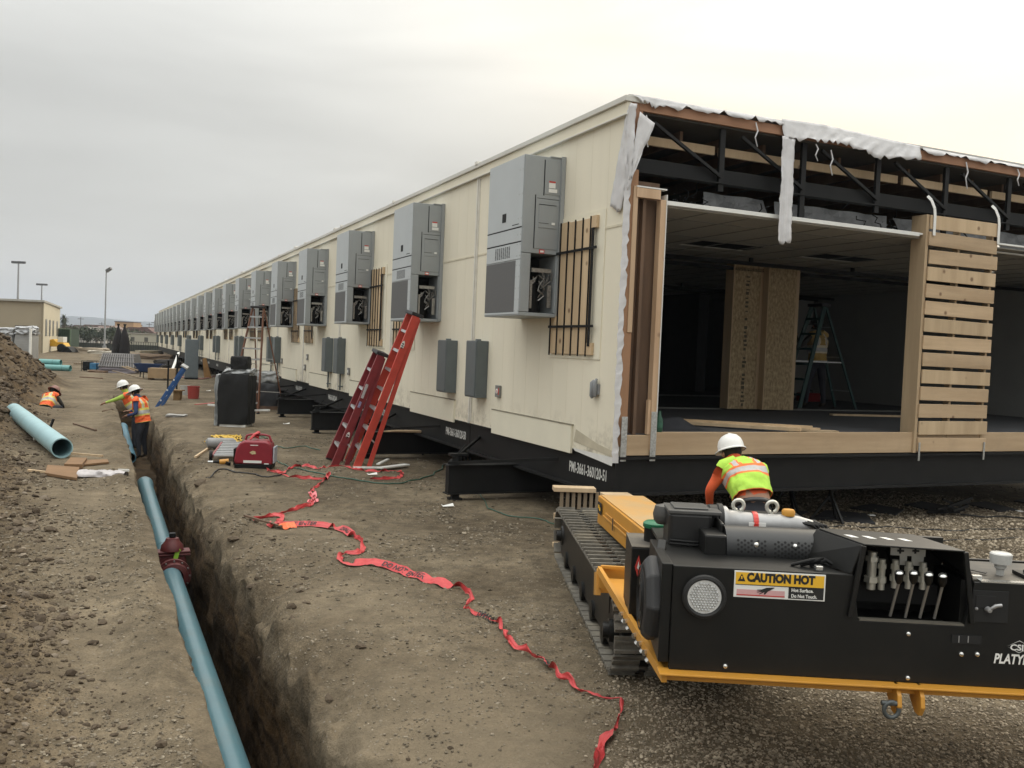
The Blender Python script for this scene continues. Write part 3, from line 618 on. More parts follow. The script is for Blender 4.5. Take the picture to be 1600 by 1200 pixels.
    w=MB(); w.box((-.055,-.035,.02),(-.004,-.008,Hh+.02)); w.box((-.055,Wd+.008,.02),(-.004,Wd+.03,Hh+.02)); w.box((-.2,-.01,Hh),(-.004,Wd+.02,Hh+.012)); w.build('mounting_flange',ACG,o)
    return o
ac=make_ac()
for k in range(1,NM):
    dup(ac,MB_@Matrix.Translation((0,1.5+k*PITCH_M,2.48)),'grey wall-mounted air conditioner, %s from the open end of the cream building'%ORD[k])
# ---------------- electrical cabinets ----------------
BOXG=M('blue_grey_box',(.115,.135,.14),.4,var=.08,scale=4)
def make_box():
    o=thing('electrical_cabinet','x','electrical box',bloc(0,3.74,1.32),BYAW,'tall blue-grey electrical cabinets on the cream wall')
    w=MB(); w.box((-.19,0,0),(-.001,.42,.85)); w.build('enclosure',BOXG,o,bevel=.006)
    w=MB(); w.box((-.20,.012,.02),(-.192,.408,.84)); w.build('door',BOXG,o,bevel=.004)
    w=MB(); w.cyl((-.09,.2,.85),(-.09,.2,.875),.045,n=12); w.build('conduit_hub',BOXG,o); return o
bx=make_box(); first=True; n_=0
for k in range(12):
    for q,y in enumerate((3.74+8.86*k,5.04+8.86*k)):
        lb='blue-grey electrical cabinet, %s of the %s pair from the open end'%('nearer' if q==0 else 'farther',ORD[k])
        if k==0: lb='blue-grey electrical cabinet beside the red-marked outlet nearest the open end' if q==0 else 'blue-grey electrical cabinet left of the white batten, second from the open end'
        mt=MB_@Matrix.Translation((0,y,1.32))
        if k==0 and q==0: bx['label']=lb
        else: dup(bx,mt,lb)
        if k>0:
            c=tag(MB().cyl((-.06,y+.2,.92),(-.06,y+.2,1.322),.022,n=8).box((-.09,y+.15,1.0),(-.001,y+.25,1.03)).build('conduit',BOXG,None,xf=MB_),'vertical grey conduit below electrical cabinet, '+('near' if q==0 else 'far')+' one of the '+ORD[k]+' pair','conduit','conduits below the electrical cabinets')
# outlets
def outlet(y,z,lab,red=False):
    o=thing('wall_outlet',lab,'outlet',bloc(0,y,z),BYAW,'small covered outlets on the cream wall')
    w=MB(); w.box((-.04,-.075,-.085),(-.001,.075,.085)); w.build('cover_plate',M('outlet_grey',(.2,.2,.19),.5),o,bevel=.005)
    w=MB(); w.lathe([(.0,0),(.035,0),(.038,.008),(.0,.008)],(-.049,0,0),16,axis='X'); w.build('disc',STK,o)
    if red: 
        w=MB(); w.box((-.0405,-.07,-.05),(-.042,-.04,.05)); w.box((-.0503,-.008,-.018),(-.0515,.008,.018)); w.build('red_mark',RED,o)
outlet(3.27,1.45,'square grey outlet with red mark beside the nearest electrical cabinet',True)
outlet(8.43,1.37,'square grey outlet on the cream wall just right of the red ladders')
outlet(12.15,1.40,'square grey outlet left of the red ladders beside two cabinets')
outlet(17.0,1.62,'small outlet on the cream wall between the tall ladder and second cabinet pair')
outlet(21.1,1.4,'small outlet beside the third pair of electrical cabinets')
outlet(17.3,1.32,'pale lower outlet below another between the tall ladder and red ladders')
lf=thing('conduit_fitting','grey double conduit fitting on the cream wall near the open end','conduit fitting',bloc(0,.45,1.64),BYAW)
w=MB(); w.tube([(-.045,.02,-.11),(-.05,.02,-.08),(-.05,.02,.07),(-.03,.02,.1)],[.014,.028,.028,.012],10); w.tube([(-.045,-.045,-.09),(-.05,-.045,-.07),(-.05,-.045,.08),(-.03,-.045,.12)],[.014,.028,.028,.012],10); w.build('fitting',M('fitting_grey',(.22,.23,.24),.45),lf,smooth=R(50)); w=MB(); w.box((-.03,-.08,-.06),(-.001,.05,.06)); w.build('back_plate',M('fitting_grey',(.2,.2,.2)),lf)
# ---------------- boarded windows with black bars ----------------
def make_guard():
    o=thing('boarded_window','x','boarded window',bloc(0,.52,2.03),BYAW,'boarded windows behind black bars along the cream wall')
    w=MB(); w.box((-.012,-.12,-.05),(-.001,1.18,1.68)); w.build('trim_sheet',CREAMP,o)
    for i in range(5):
        y=.155+i*.19; w=MB(); w.box((-.045,y,.0),(-.013,y+.184,1.62-random.uniform(0,.02))); w.build('board',WOODP,o,bevel=.002)
    w=MB(); w.box((-.05,.02,.0),(-.013,.15,.14)); w.box((-.05,.02,1.48),(-.013,.15,1.62)); w.build('spacer_block',WOODP,o)
    for i in range(6):
        y=.140+i*.19; w=MB(); w.box((-.060,y,-.02),(-.047,y+.016,1.62)); w.build('bar',BLK2,o)
    w=MB(); w.box((-.060,.06,.10),(-.050,.11,1.48)); w.build('edge_bar',BLK2,o)
    w=MB(); w.box((-.072,-.03,.32),(-.061,1.12,.35)); w.box((-.072,-.03,1.23),(-.061,1.12,1.26)); w.build('cross_bar',BLK2,o)
    return o
gd=make_guard(); i=0
for k in range(12):
    for q,y in enumerate((.52+8.86*k,7.42+8.86*k)):
        lb='boarded window behind black bars, %s along the wall from the open end'%ORD[2*k+q]
        if k==0 and q==0: lb='boarded window behind black bars beside the torn corner, right of the nearest air conditioner'; gd['label']=lb
        else: dup(gd,MB_@Matrix.Translation((0,y,2.03)),lb)
# ---------------- things inside ----------------
for (a,b,l) in (((4.70,4.10,1.19),(5.28,4.14,3.72),'left tall strand board sheet standing inside the open room, darkened print down it'),((5.36,3.98,1.19),(5.98,4.02,3.72),'right tall strand board sheet standing inside the open room')):
    o=thing('strand_board',l,'strand board',bloc(*a),BYAW)
    w=MB(); w.box((0,0,0),(b[0]-a[0],.04,b[2]-a[2])); w.build('board',OSB,o)
    w=MB(); w.box((-.02,-.02,0),(0,.20,b[2]-a[2])); w.box((b[0]-a[0],-.0,0),(b[0]-a[0]+.07,.06,b[2]-a[2])); w.build('edge_stud',WOODP,o)
    if a[0]<5:
        w=MB(); random.seed(8)
        for z in np.arange(.05,2.4,.075): 
            if random.random()<.85: w.box((.27+random.uniform(-.01,.01),-.004,z),(.33+random.uniform(-.01,.02),-.001,z+random.uniform(.02,.06)))
        w.build('mill_stamp',M('faded_stamp',(.10,.085,.06),.9),o)
def board(name,l,cat,a,b,wd,h,mat):
    o=MB().bar(a,b,wd,h).build(name,mat,None); return tag(o,l,cat)
pz=1.185
def LB(p): return bloc(*p)
tag(MB().bar(LB((1.7,1.3,1.19)),LB((2.7,.05,1.215)),.14,.04).bar(LB((1.75,1.25,1.22)),LB((2.85,.02,1.245)),.05,.035).build('loose_board',WOODP),'long loose board lying on the dark floor behind the stooping worker','board')
tag(MB().bar(LB((2.75,.35,1.175)),LB((3.35,.12,1.18)),.12,.03).bar(LB((2.7,.2,1.20)),LB((3.2,.3,1.2)),.08,.03).build('scrap_lumber',WOODP),'short crossed wood scraps on the floor edge right of the worker','wood scrap')
tag(MB().bar(LB((6.2,3.2,1.175)),LB((8.2,2.9,1.175)),.1,.03).build('loose_board',WOODP),'thin board lying on the dark floor left of the slatted panel','board')
o=thing('green_bottle','small green bottle on the floor edge beside the opening stud','bottle',LB((.60,.03,1.185)),BYAW)
w=MB(); w.lathe([(0,0),(.035,0),(.04,.02),(.04,.14),(.02,.19),(.014,.24),(0,.24)],(0,0,0),12); w.build('bottle_body',M('green_plastic',(.015,.07,.04),.3),o,smooth=R(40)); w=MB(); w.lathe([(.042,.05),(.042,.11)],(0,0,0),12); w.build('bottle_label',M('green_label',(.03,.11,.07),.5),o)
w=MB(); random.seed(2)
vs=[];fs=[];n=14
for i in range(n+1):
    for j in range(n+1):
        u=i/n;v=j/n; h=math.sin(u*3.14)*math.sin(v*3.14); vs.append((u*.75,v*.5,h*.13+.05*h*float(fbm(np.float64(u*5),np.float64(v*5),77,3))+.002))
for i in range(n):
    for j in range(n): q=i*(n+1)+j; fs.append((q,q+n+1,q+n+2,q+1))
w.add(vs,fs); o=w.build('tarp_bundle',M('black_cloth',(.015,.016,.02),.85),None,smooth=R(60),xf=MB_@Matrix.Translation((.85,.45,1.165))); tag(o,'crumpled black cloth on the floor just inside the opening','cloth')
# desks/boxes dimly seen
for i,(x,y,sx,sy,sz,l) in enumerate(((2.2,8.2,.9,.5,1.0,'dark shape of stacked cartons at the left inside the dim room'),(3.3,7.4,.7,.5,.75,'lower dark carton left of the strand boards inside'))):
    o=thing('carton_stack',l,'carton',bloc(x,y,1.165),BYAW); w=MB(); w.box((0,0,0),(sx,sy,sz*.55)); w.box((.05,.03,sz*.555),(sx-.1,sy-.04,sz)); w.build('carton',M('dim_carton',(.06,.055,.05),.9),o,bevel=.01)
    w=MB(); w.box((-.02,-.02,sz*.2),(sx+.02,sy+.02,sz*.23)); w.build('carton_band',BLK2,o)
o=thing('tool_case','small red tool case on the floor behind the slatted panel','tool case',bloc(9.2,7.2,1.165),BYAW); w=MB(); w.box((0,0,0),(.5,.25,.2)); w.build('case_body',M('red_case',(.2,.02,.02),.4),o,bevel=.02); w=MB(); w.tube([(.15,.12,.2),(.15,.12,.26),(.35,.12,.26),(.35,.12,.2)],.012,6); w.build('handle',BLK2,o)
# ---------------- people ----------------
SKINM=M('tanned_skin',(.30,.16,.10),.55,var=.1,scale=12); LIME=M('lime_vest_fabric',(.40,.66,.07),.75,var=.15,scale=7,bump=.7,bscale=13); ORV=M('orange_vest_fabric',(.80,.13,.03),.7,var=.15,scale=7,bump=.7,bscale=13)
SILV=M('reflective_tape',(.46,.45,.44),.4,var=.15,scale=10); ORSH=M('orange_red_shirt',(.62,.10,.03),.85,var=.12,scale=8,bump=.2,bscale=20); DKPANT=M('charcoal_trousers',(.028,.030,.038),.9,var=.25,scale=8,bump=.2,bscale=25)
BLUSH=M('navy_shirt',(.03,.055,.14),.85,var=.2,scale=8,bump=.2,bscale=20); HATW=M('white_hard_hat',(.74,.74,.72),.35,var=.04); HAIR=M('black_hair',(.01,.009,.008),.8); GREENSH=M('lime_shirt',(.38,.55,.10),.8,var=.1,scale=8)
BOOT=M('brown_boots',(.05,.035,.02),.8); DKSH=M('dark_shirt',(.04,.035,.03),.9)
def person(label,loc,rot,J,shirt,vest,stripe,pants=None,hat=HATW,hatbrim=.03,vest_rng=(0,1),skin_strip=False,sc=1.,hatdir=None):
    pants=pants or DKPANT
    o=thing('person',label,'person',loc,rot)
    V=lambda k:Vector(J[k])*sc
    nodes=[];rad=[];edges_=[];part=[]
    def nd(p,r): nodes.append(p); rad.append(r*sc); return len(nodes)-1
    pe=nd(V('pelvis'),.125); wa=nd(V('waist'),.115); ch=nd(V('chest'),.135); nk=nd(V('neck'),.058)
    hd=V('head'); ax=(hd-V('neck')).normalized(); up=Vector(J.get('headup',(0,0,1))).normalized(); fw=Vector(J.get('face',(0,1,0))).normalized()
    h1=nd(hd-up*.03*sc+fw*.01,.082); h2=nd(hd+up*.07*sc,.088)
    E=[(pe,wa),(wa,ch),(ch,nk),(nk,h1),(h1,h2)]; B=[('torso',V('pelvis'),V('waist')),('torso',V('waist'),V('chest')),('torso',V('chest'),V('neck')),('head',V('neck')+(hd-V('neck'))*.3,hd+up*.1)]
    for s in 'LR':
        sg=-1 if s=='L' else 1
        sh=nd(V('sh'+s),.068); el=nd(V('el'+s),.046); wr=nd(V('wr'+s),.031)
        dirn=(V('wr'+s)-V('el'+s)).normalized(); side=dirn.cross(Vector((0,0,1))); 
        if side.length<.1: side=Vector((1,0,0))
        side.normalize(); pl=nd(V('wr'+s)+dirn*.055*sc,.036); E+=[(ch,sh),(sh,el),(el,wr),(wr,pl)]
        dn=side.cross(dirn)
        for i,(off,ln) in enumerate(((-.030,.070),(-.010,.082),(.010,.078),(.029,.060))):
            b=V('wr'+s)+dirn*.095*sc+side*off*sc; k1=nd(b,.0095); k2=nd(b+dirn*ln*.5*sc+dn*-.008*sc,.0088); k3=nd(b+dirn*ln*.85*sc-dn*.028*sc,.0075); E+=[(pl,k1),(k1,k2),(k2,k3)]
        b=V('wr'+s)+dirn*.04*sc+side*(.042)*sc*(1 if s=='L' else -1); k1=nd(b,.012); k2=nd(b+dirn*.045*sc+side*.02*sc*(1 if s=='L' else -1),.010); E+=[(pl,k1),(k1,k2)]
        B+=[('arm',V('sh'+s),V('el'+s)),('arm',V('el'+s),V('wr'+s)),('hand',V('wr'+s)+dirn*.02,V('wr'+s)+dirn*.17)]
        hp=nd(V('hip'+s),.098); kn=nd(V('kn'+s),.066); an=nd(V('an'+s),.043); to=nd(V('to'+s),.040); E+=[(pe,hp),(hp,kn),(kn,an),(an,to)]
        B+=[('leg',V('hip'+s),V('kn'+s)),('leg',V('kn'+s),V('an'+s)+Vector((0,0,.06))),('boot',V('an'+s),V('to'+s))]
    me=bpy.data.meshes.new('body'); me.from_pydata([tuple(p) for p in nodes],E,[]); ob=bpy.data.objects.new('body',me); COL.objects.link(ob)
    sk=ob.modifiers.new('s','SKIN'); 
    for i,r in enumerate(rad): me.skin_vertices[0].data[i].radius=(r,r); me.skin_vertices[0].data[i].use_root=(i==pe)
    sb=ob.modifiers.new('ss','SUBSURF'); sb.levels=2; sb.render_levels=2
    dg=bpy.context.evaluated_depsgraph_get(); dg.update(); m2=bpy.data.meshes.new_from_object(ob.evaluated_get(dg)); bpy.data.objects.remove(ob)
    for q in (shirt,SKINM,pants,BOOT,HAIR): m2.materials.append(q)
    idx={'torso':0,'arm':0,'head':1,'hand':1,'leg':2,'boot':3}
    pel=V('pelvis'); sp=(V('waist')-pel).normalized()
    for p in m2.polygons:
        c=p.center; bd=1e9;bn=None
        for n_,a,b in B:
            t=max(0,min(1,(c-a).dot(b-a)/(b-a).length_squared)); d=(c-a-(b-a)*t).length
            if n_=='torso': d-=.05
            if n_=='leg': d-=.02
            if d<bd: bd=d;bn=n_
        i=idx[bn]; h=(c-pel).dot(sp)
        if bn=='torso' and h<.045: i=2
        if skin_strip and i==0 and bn=='torso' and h<.13: i=1
        p.material_index=i; p.use_smooth=True
    ob=bpy.data.objects.new('body',m2); COL.objects.link(ob); ob.parent=o
    # face: nose, ears (small, mostly hidden)
    w=MB(); sd_=fw.cross(up).normalized()
    w.lathe([(.0,-.018),(.014,-.012),(.016,0),(.0,.018)],hd+fw*.092*sc,8); 
    for s in (-1,1): w.lathe([(0,-.03),(.013,-.02),(.015,.01),(0,.03)],hd+sd_*s*.085*sc+up*.0,8)
    w.build('face_features',SKINM,o,smooth=R(60))
    w=MB(); 
    prof=[(.092*math.cos(a),.10*math.sin(a)) for a in np.linspace(-.9,1.5,9)]
    rm=Matrix((sd_,fw,up)).transposed()
    w.lathe(prof,(0,0,0),16); w.build('hair',HAIR,o,smooth=R(60),xf=Matrix.Translation(hd+up*.03*sc-fw*.012)@rm.to_4x4()@Matrix.Scale(sc,4))
    # hard hat
    hu=Vector(J.get('hatup',up)).normalized(); hf=(fw-hu*fw.dot(hu)).normalized(); hs=hf.cross(hu); rm=Matrix((hs,hf,hu)).transposed().to_4x4()
    w=MB(); vs=[];fs=[];n=28
    prof=[(1.+hatbrim/.125,-.012),(1.+hatbrim/.125,-.004),(1.0,.008),(.98,.05),(.86,.095),(.62,.13),(.32,.147),(.001,.152)]
    for r,z in prof:
        for j in range(n):
            a=2*math.pi*j/n; vx=.118*r*math.cos(a); vy=.14*r*math.sin(a)+(.03 if (r>1 and math.sin(a)>.3) else 0)*1.
            vs.append((vx,vy,z))
    for i in range(len(prof)-1):
        for j in range(n): fs.append((i*n+j,i*n+(j+1)%n,(i+1)*n+(j+1)%n,(i+1)*n+j))
    w.add(vs,fs); w.bar((0,-.12,.085),(0,-.02,.152),.03,.012); w.bar((0,-.02,.153),(0,.11,.10),.03,.012)
    w.build('hard_hat',hat,o,smooth=R(45),xf=Matrix.Translation(hd+hu*.045*sc+hf*.0)@rm@Matrix.Scale(sc,4))
    # belt
    if skin_strip:
        w=MB(); lat=(V('hipR')-V('hipL')).normalized(); fwd=sp.cross(lat); 
        c=pel+sp*.045; vs=[];n=30
        for z in (-.02,.02):
            for j in range(n): a=2*math.pi*j/n; vs.append(c+sp*z+lat*.158*math.cos(a)+fwd*.135*math.sin(a))
        w.add(vs,[(j,(j+1)%n,n+(j+1)%n,n+j) for j in range(n)]); b_=w.build('belt',M('black_belt',(.012,.012,.014),.4),o,smooth=R(60)); s_=b_.modifiers.new('t','SOLIDIFY'); s_.thickness=.006
    if vest:
        lat=(V('shR')-V('shL')).normalized(); P=[V('pelvis'),V('waist'),V('chest'),V('neck')]
        t0,t1=vest_rng
        def ctr(t):
            k=t*3; i=min(int(k),2); return P[i].lerp(P[i+1],k-i),(P[i+1]-P[i]).normalized()
        key=[(0,.185,.15),(.25,.172,.142),(.5,.185,.145),(.68,.20,.15),(.82,.195,.125),(.92,.15,.095),(1.0,.085,.075)]
        def rr(t):
            for (a,x0,y0),(b,x1,y1) in zip(key,key[1:]):
                if t<=b: f=(t-a)/(b-a); f=f*f*(3-2*f); return x0+(x1-x0)*f,y0+(y1-y0)*f
            return key[-1][1:]
        nr,nc=46,72; vs=[];fs=[];ms=[]; w=MB()
        rs=np.random.default_rng(3)
        tang=[ctr(i/nr*(t1-t0)+t0)[1] for i in range(nr+1)]
        tg=[]
        for i in range(nr+1):
            a=Vector((0,0,0))
            for k in range(max(0,i-7),min(nr,i+7)+1): a+=tang[k]
            tg.append(a.normalized())
        for i in range(nr+1):
            t=t0+(t1-t0)*i/nr; c,_=ctr(t); T=tg[i]; l_=(lat-T*lat.dot(T)).normalized(); f_=T.cross(l_); f_=-f_ if f_.dot(fw)<0 else f_
            rx,ry=rr(t)
            for j in range(nc):
                a=2*math.pi*j/nc; e=.75; cx=math.copysign(abs(math.cos(a))**e,math.cos(a)); cy=math.copysign(abs(math.sin(a))**e,math.sin(a))
                wr=1+.11*float(fbm(np.float64(math.cos(a)*2.2+t*3),np.float64(math.sin(a)*2.2+t*8),5,4))*(1.7-t)
                vs.append(c+(l_*cx*rx*wr+f_*cy*ry*wr)*sc)
        for i in range(nr):
            t=(i+.5)/nr
            for j in range(nc):
                a=2*math.pi*(j+.5)/nc; xx=abs(math.copysign(abs(math.cos(a))**.75,1))*rr(t0+(t1-t0)*t)[0]
                mi=0
                if .34<t<.56: mi=2
                if .39<t<.51: mi=1
                if t>=.56 and .062<xx<.145: mi=2
                if t>=.56 and .082<xx<.125: mi=1
                if t<.03: mi=2
                fs.append((i*nc+j,i*nc+(j+1)%nc,(i+1)*nc+(j+1)%nc,(i+1)*nc+j)); ms.append(mi)
        w.v=vs; w.f=fs; w.m=ms; v_=w.build('vest',[vest,SILV,stripe],o,smooth=R(50)); s_=v_.modifiers.new('t','SOLIDIFY'); s_.thickness=.006
        # armhole pieces
        for s in 'LR':
            w=MB(); c=V('sh'+s); d=(V('el'+s)-c).normalized(); w.tube([c-d*.10-lat*(.05 if s=='R' else -.05),c-d*.02,c+d*.012],[.05*sc,.082*sc,.078*sc],14,caps=False); w.build('vest_shoulder',vest,o,smooth=R(60))
    return o
STAND=dict(pelvis=(0,0,.92),waist=(0,.01,1.06),chest=(0,.02,1.30),neck=(0,.03,1.48),head=(0,.06,1.60),shL=(-.17,.02,1.41),elL=(-.26,.02,1.13),wrL=(-.24,.16,.92),shR=(.17,.02,1.41),elR=(.26,.02,1.13),wrR=(.24,.16,.92),
 hipL=(-.09,0,.88),knL=(-.11,.03,.49),anL=(-.13,0,.09),toL=(-.14,.15,.04),hipR=(.09,0,.88),knR=(.11,.03,.49),anR=(.13,0,.09),toR=(.14,.15,.04))
def J_(**k): d=dict(STAND); d.update(k); return d
fwk=J_(pelvis=(.02,0,.81),waist=(.01,.07,.92),chest=(-.01,.25,1.09),neck=(-.05,.36,1.20),head=(-.07,.47,1.25),face=(-.15,.75,-.55),headup=(-.1,.45,.85),hatup=(-.12,.35,.93),
 shL=(-.19,.30,1.13),elL=(-.32,.29,.93),wrL=(-.27,.42,.74),shR=(.15,.30,1.12),elR=(.24,.45,1.0),wrR=(.1,.60,.90),
 hipL=(-.09,0,.78),knL=(-.13,.10,.44),anL=(-.14,-.02,.09),toL=(-.15,.13,.045),hipR=(.11,0,.78),knR=(.14,.12,.44),anR=(.13,-.02,.09),toR=(.14,.13,.045))
person('person in white hard hat, lime vest and orange shirt bending over behind the black machine',(2.09,7.6,0.0),R(3),fwk,ORSH,LIME,M('orange_vest_binding',(.85,.20,.05),.7),skin_strip=True,vest_rng=(.31,1.0),sc=.955,hatbrim=.016)
tw=J_(pelvis=(0,0,.86),waist=(0,.03,1.0),chest=(0,.09,1.25),neck=(0,.14,1.42),head=(0,.22,1.53),face=(0,.8,-.45),headup=(0,.35,.9),hatup=(.05,.42,.88),shL=(-.18,.10,1.35),elL=(-.25,.03,1.08),wrL=(-.20,.26,1.02),shR=(.18,.10,1.35),elR=(.22,.14,1.1),wrR=(.08,.38,1.1),
 hipL=(-.09,0,.83),knL=(-.11,.06,.46),hipR=(.09,0,.83),knR=(.1,.05,.46))
person('person in white hard hat, orange vest and navy shirt standing in the trench',(-9.0,22.,-1.0),R(80),tw,BLUSH,ORV,M('yellow_vest_tape',(.7,.6,.15),.6),hatbrim=.05,sc=1.06)
tb=J_(pelvis=(0,0,.84),waist=(0,.06,.98),chest=(0,.2,1.2),neck=(0,.3,1.36),head=(0,.38,1.47),face=(0,.8,-.4),headup=(0,.35,.9),shL=(-.18,.24,1.30),elL=(-.24,.45,1.20),wrL=(-.22,.68,1.12),shR=(.18,.22,1.30),elR=(.3,.1,1.15),wrR=(.25,.3,1.1))
person('person with lime sleeves reaching left, partly hidden behind another trench worker',(-9.80,23.6,-.98),R(84),tb,GREENSH,ORV,M('yellow_vest_tape',(.7,.6,.15),.6),hatbrim=.04,sc=1.10)
sq=J_(pelvis=(.08,0,.34),waist=(.06,.08,.44),chest=(.0,.25,.60),neck=(-.03,.36,.70),head=(-.05,.45,.74),face=(0,.7,-.7),headup=(0,.6,.75),shL=(-.19,.3,.62),elL=(-.3,.4,.38),wrL=(-.2,.55,.25),shR=(.15,.3,.66),elR=(.26,.42,.4),wrR=(.15,.6,.28),
 hipL=(-.04,0,.32),knL=(-.2,.36,.36),anL=(-.18,.1,.07),toL=(-.2,.24,.04),hipR=(.18,0,.32),knR=(.28,.36,.36),anR=(.26,.1,.07),toR=(.27,.24,.04))
pz=gh(-12.7,24.4)
person('person in orange vest with pale crossed tape stooping low beside the spoil heap',(-12.72,24.4,pz-.02),R(-12),sq,DKSH,ORV,M('yellow_vest_tape',(.7,.6,.15),.6),hat=M('dusty_pink_hat',(.25,.13,.11),.6),hatbrim=.05,sc=1.02)
ip=J_(shL=(-.17,.02,1.41),elL=(-.35,.1,1.2),wrL=(-.3,.3,1.4),knL=(-.18,.03,.49),anL=(-.24,0,.09),toL=(-.26,.15,.04),knR=(.18,.03,.49),anR=(.22,0,.09),toR=(.24,.15,.04))
q=bloc(7.5,5.0,1.165); person('person in dark clothes and tan vest standing behind the green ladder inside',q,BYAW,ip,DKSH,M('tan_vest',(.45,.30,.10),.8),M('tan_vest_tape',(.7,.62,.45),.6),hat=M('dull_hat',(.03,.03,.03),.6))
# ---------------- ladders ----------------
ALU=M('aluminium',(.52,.53,.53),.35,metal=.7,var=.12,scale=20); CAPB=M('black_plastic',(.02,.02,.022),.5)
def ladder(name,label,mat4,h,wb,wt,spread,railm,capm,nstep,rail=(.032,.085),rearm=None,stepm=None,logo=False,group=None,taper_top=.0):
    # front plane is y=0 at the base leaning back; rear rails at y=spread
    o=thing(name,label,'ladder',(0,0,0)); o.matrix_world=mat4; WM[o.name]=mat4
    if group:o['group']=group
    ty=spread*.42; rearm=rearm or railm; stepm=stepm or ALU
    for s in (-1,1):
        w=MB(); w.bar((s*wb/2,0,.02),(s*wt/2,ty,h-.05),rail[0],rail[1],up=(0,1,0)); w.build('front_rail',railm,o,bevel=.003)
        w=MB(); w.bar((s*wb/2*.94,spread,.02),(s*wt/2*.92,ty+.06,h-.08),rail[0]*.8,rail[1]*.6,up=(0,1,0)); w.build('rear_rail',rearm,o,bevel=.003)
        w=MB(); w.box((s*wb/2-.025,-.05,0),(s*wb/2+.025,.05,.035)); w.box((s*wb/2*.94-.02,spread-.04,0),(s*wb/2*.94+.02,spread+.03,.03)); w.build('foot',CAPB,o)
    for i in range(nstep):
        t=(i+1)/(nstep+1); z=h*t; y=ty*t; wd=(wb+(wt-wb)*t)/2-rail[0]/2
        w=MB(); w.box((-wd,y-.045,z-.012),(wd,y+.045,z+.012)); w.box((-wd,y-.047,z-.03),(wd,y-.042,z+.012)); w.build('step',stepm,o)
    w=MB(); w.box((-wt/2-.03,ty-.09,h-.06),(wt/2+.03,ty+.12,h)); w.build('top_cap',capm,o,bevel=.012)
    w=MB()
    for t in (.18,.5,.78):
        z=h*t; y=spread+(ty+.06-spread)*t; wd=(wb+(wt-wb)*t)/2*.93; w.bar((-wd,y,z),(wd,y,z),.02,.02)
    w.build('rear_brace',ALU,o)
    if spread>.5:
        w=MB()
        for s in (-1,1):
            t=.45; w.bar((s*(wb+(wt-wb)*t)/2,ty*t,h*t),(s*(wb+(wt-wb)*t)/2*.93,spread+(ty-spread)*t,h*t),.004,.025)
        w.build('spreader',ALU,o)
    return o
def lean(base,top,wdir):
    b=Vector(base); z=(Vector(top)-b); h=z.length; z.normalize(); x=Vector(wdir).normalized(); x=(x-z*x.dot(z)).normalized(); y=z.cross(x)
    mt=Matrix((x,y,z)).transposed().to_4x4(); mt.translation=b; return mt,h
FRED=M('red_fibreglass',(.50,.06,.04),.45,var=.12,scale=8,dirt=.1); FRED2=M('dark_red_fibreglass',(.20,.025,.03),.45,var=.15,scale=8,dirt=.12)
wy=(BM:=MB_.to_3x3())@Vector((0,-1,0))
for nm,b,t,mt_,lab,n_ in (('tall',(-1.42,6.05),(-.62,5.72,2.64),FRED,'taller closed red stepladder leaning toward an air conditioner',7),('short',(-1.68,6.42),(-1.06,6.15,1.97),FRED2,'shorter closed dark red stepladder leaning against the taller red one',5)):
    B_=bloc(b[0],b[1]); B_.z=gh(B_.x,B_.y); T_=bloc(*t); mt4,h=lean(B_,T_,wy)
    o=ladder('step_ladder',lab,mt4,h,.62 if nm=='tall' else .50,.36 if nm=='tall' else .32,.20,mt_,CAPB,n_,rail=(.04,.125),group='closed red stepladders leaning on the cream wall')
    x=(.62+.36)/4+.03 if nm=='tall' else .235
    w=MB(); z=h*.79 if nm=='tall' else h*.27; tt=z/h; xx=((.62+(.36-.62)*tt)/2 if nm=='tall' else (.5+(.32-.5)*tt)/2)+.0175
    w.lathe([(0,0),(.03,0),(.03,.003),(0,.003)],(0,0,0),16,axis='X'); l_=w.build('oval_sticker',STK,o,xf=Matrix.Translation((xx,.03,z))@Matrix.Diagonal((1,1,2.6,1)))
    w=MB()
    for k in range(3): w.box((xx+.0035,.012,z-.055+k*.035),(xx+.0045,.048,z-.035+k*.035))
    w.build('sticker_mark',INK,o)
    w=MB(); w.box((xx-.002,.0,h*.60),(xx+.002,.045,h*.72)); w.build('warning_sticker',M('grey_sticker',(.45,.45,.45),.5,var=.3,scale=60),o)
    w=MB(); w.box((xx-.002,.005,h*.52),(xx+.002,.045,h*.57)); w.build('blue_sticker',M('blue_sticker',(.08,.08,.3),.5,col2=(.5,.5,.6),scale=50),o)
BRNF=M('brown_fibreglass',(.16,.07,.04),.6,var=.2,scale=8); GRNF=M('green_fibreglass',(.012,.05,.045),.5,var=.15,scale=8); BLUF=M('blue_fibreglass',(.03,.10,.28),.45,var=.15,scale=8,dirt=.15)
tl=Gp(395,640); p=D(405,475,25.5)
mt4=Matrix.Translation((p.x-.18,24.9,gh(p.x,24.9)))@Matrix.Rotation(R(-14),4,'Z')
ladder('step_ladder','tall open brown orchard-style stepladder standing by the cream wall behind the black wrapped stack',mt4,3.0,.92,.34,1.5,BRNF,CAPB,9,rail=(.03,.07))
mt4=MB_@Matrix.Translation((6.62,4.75,1.165))@Matrix.Rotation(R(-90),4,'Z')
ladder('step_ladder','open green stepladder standing inside the dim room',mt4,2.02,.58,.34,1.42,GRNF,CAPB,6,rail=(.035,.08),stepm=GRNF)
mt4,h=lean((-11.2,27.0,-.98),(-9.93,27.1,1.22),(.25,-.9,0))
o=ladder('step_ladder','blue stepladder leaning out of the trench beside the white hard hats',mt4,h,.46,.34,.14,BLUF,ALU,6,rail=(.03,.09))
w=MB()
for k in range(4): w.lathe([(0,0),(.028,0),(.028,.004),(0,.004)],(.235-.01*k,.02,.95+k*.36),10,axis='X')
w.build('round_sticker',STK,o)
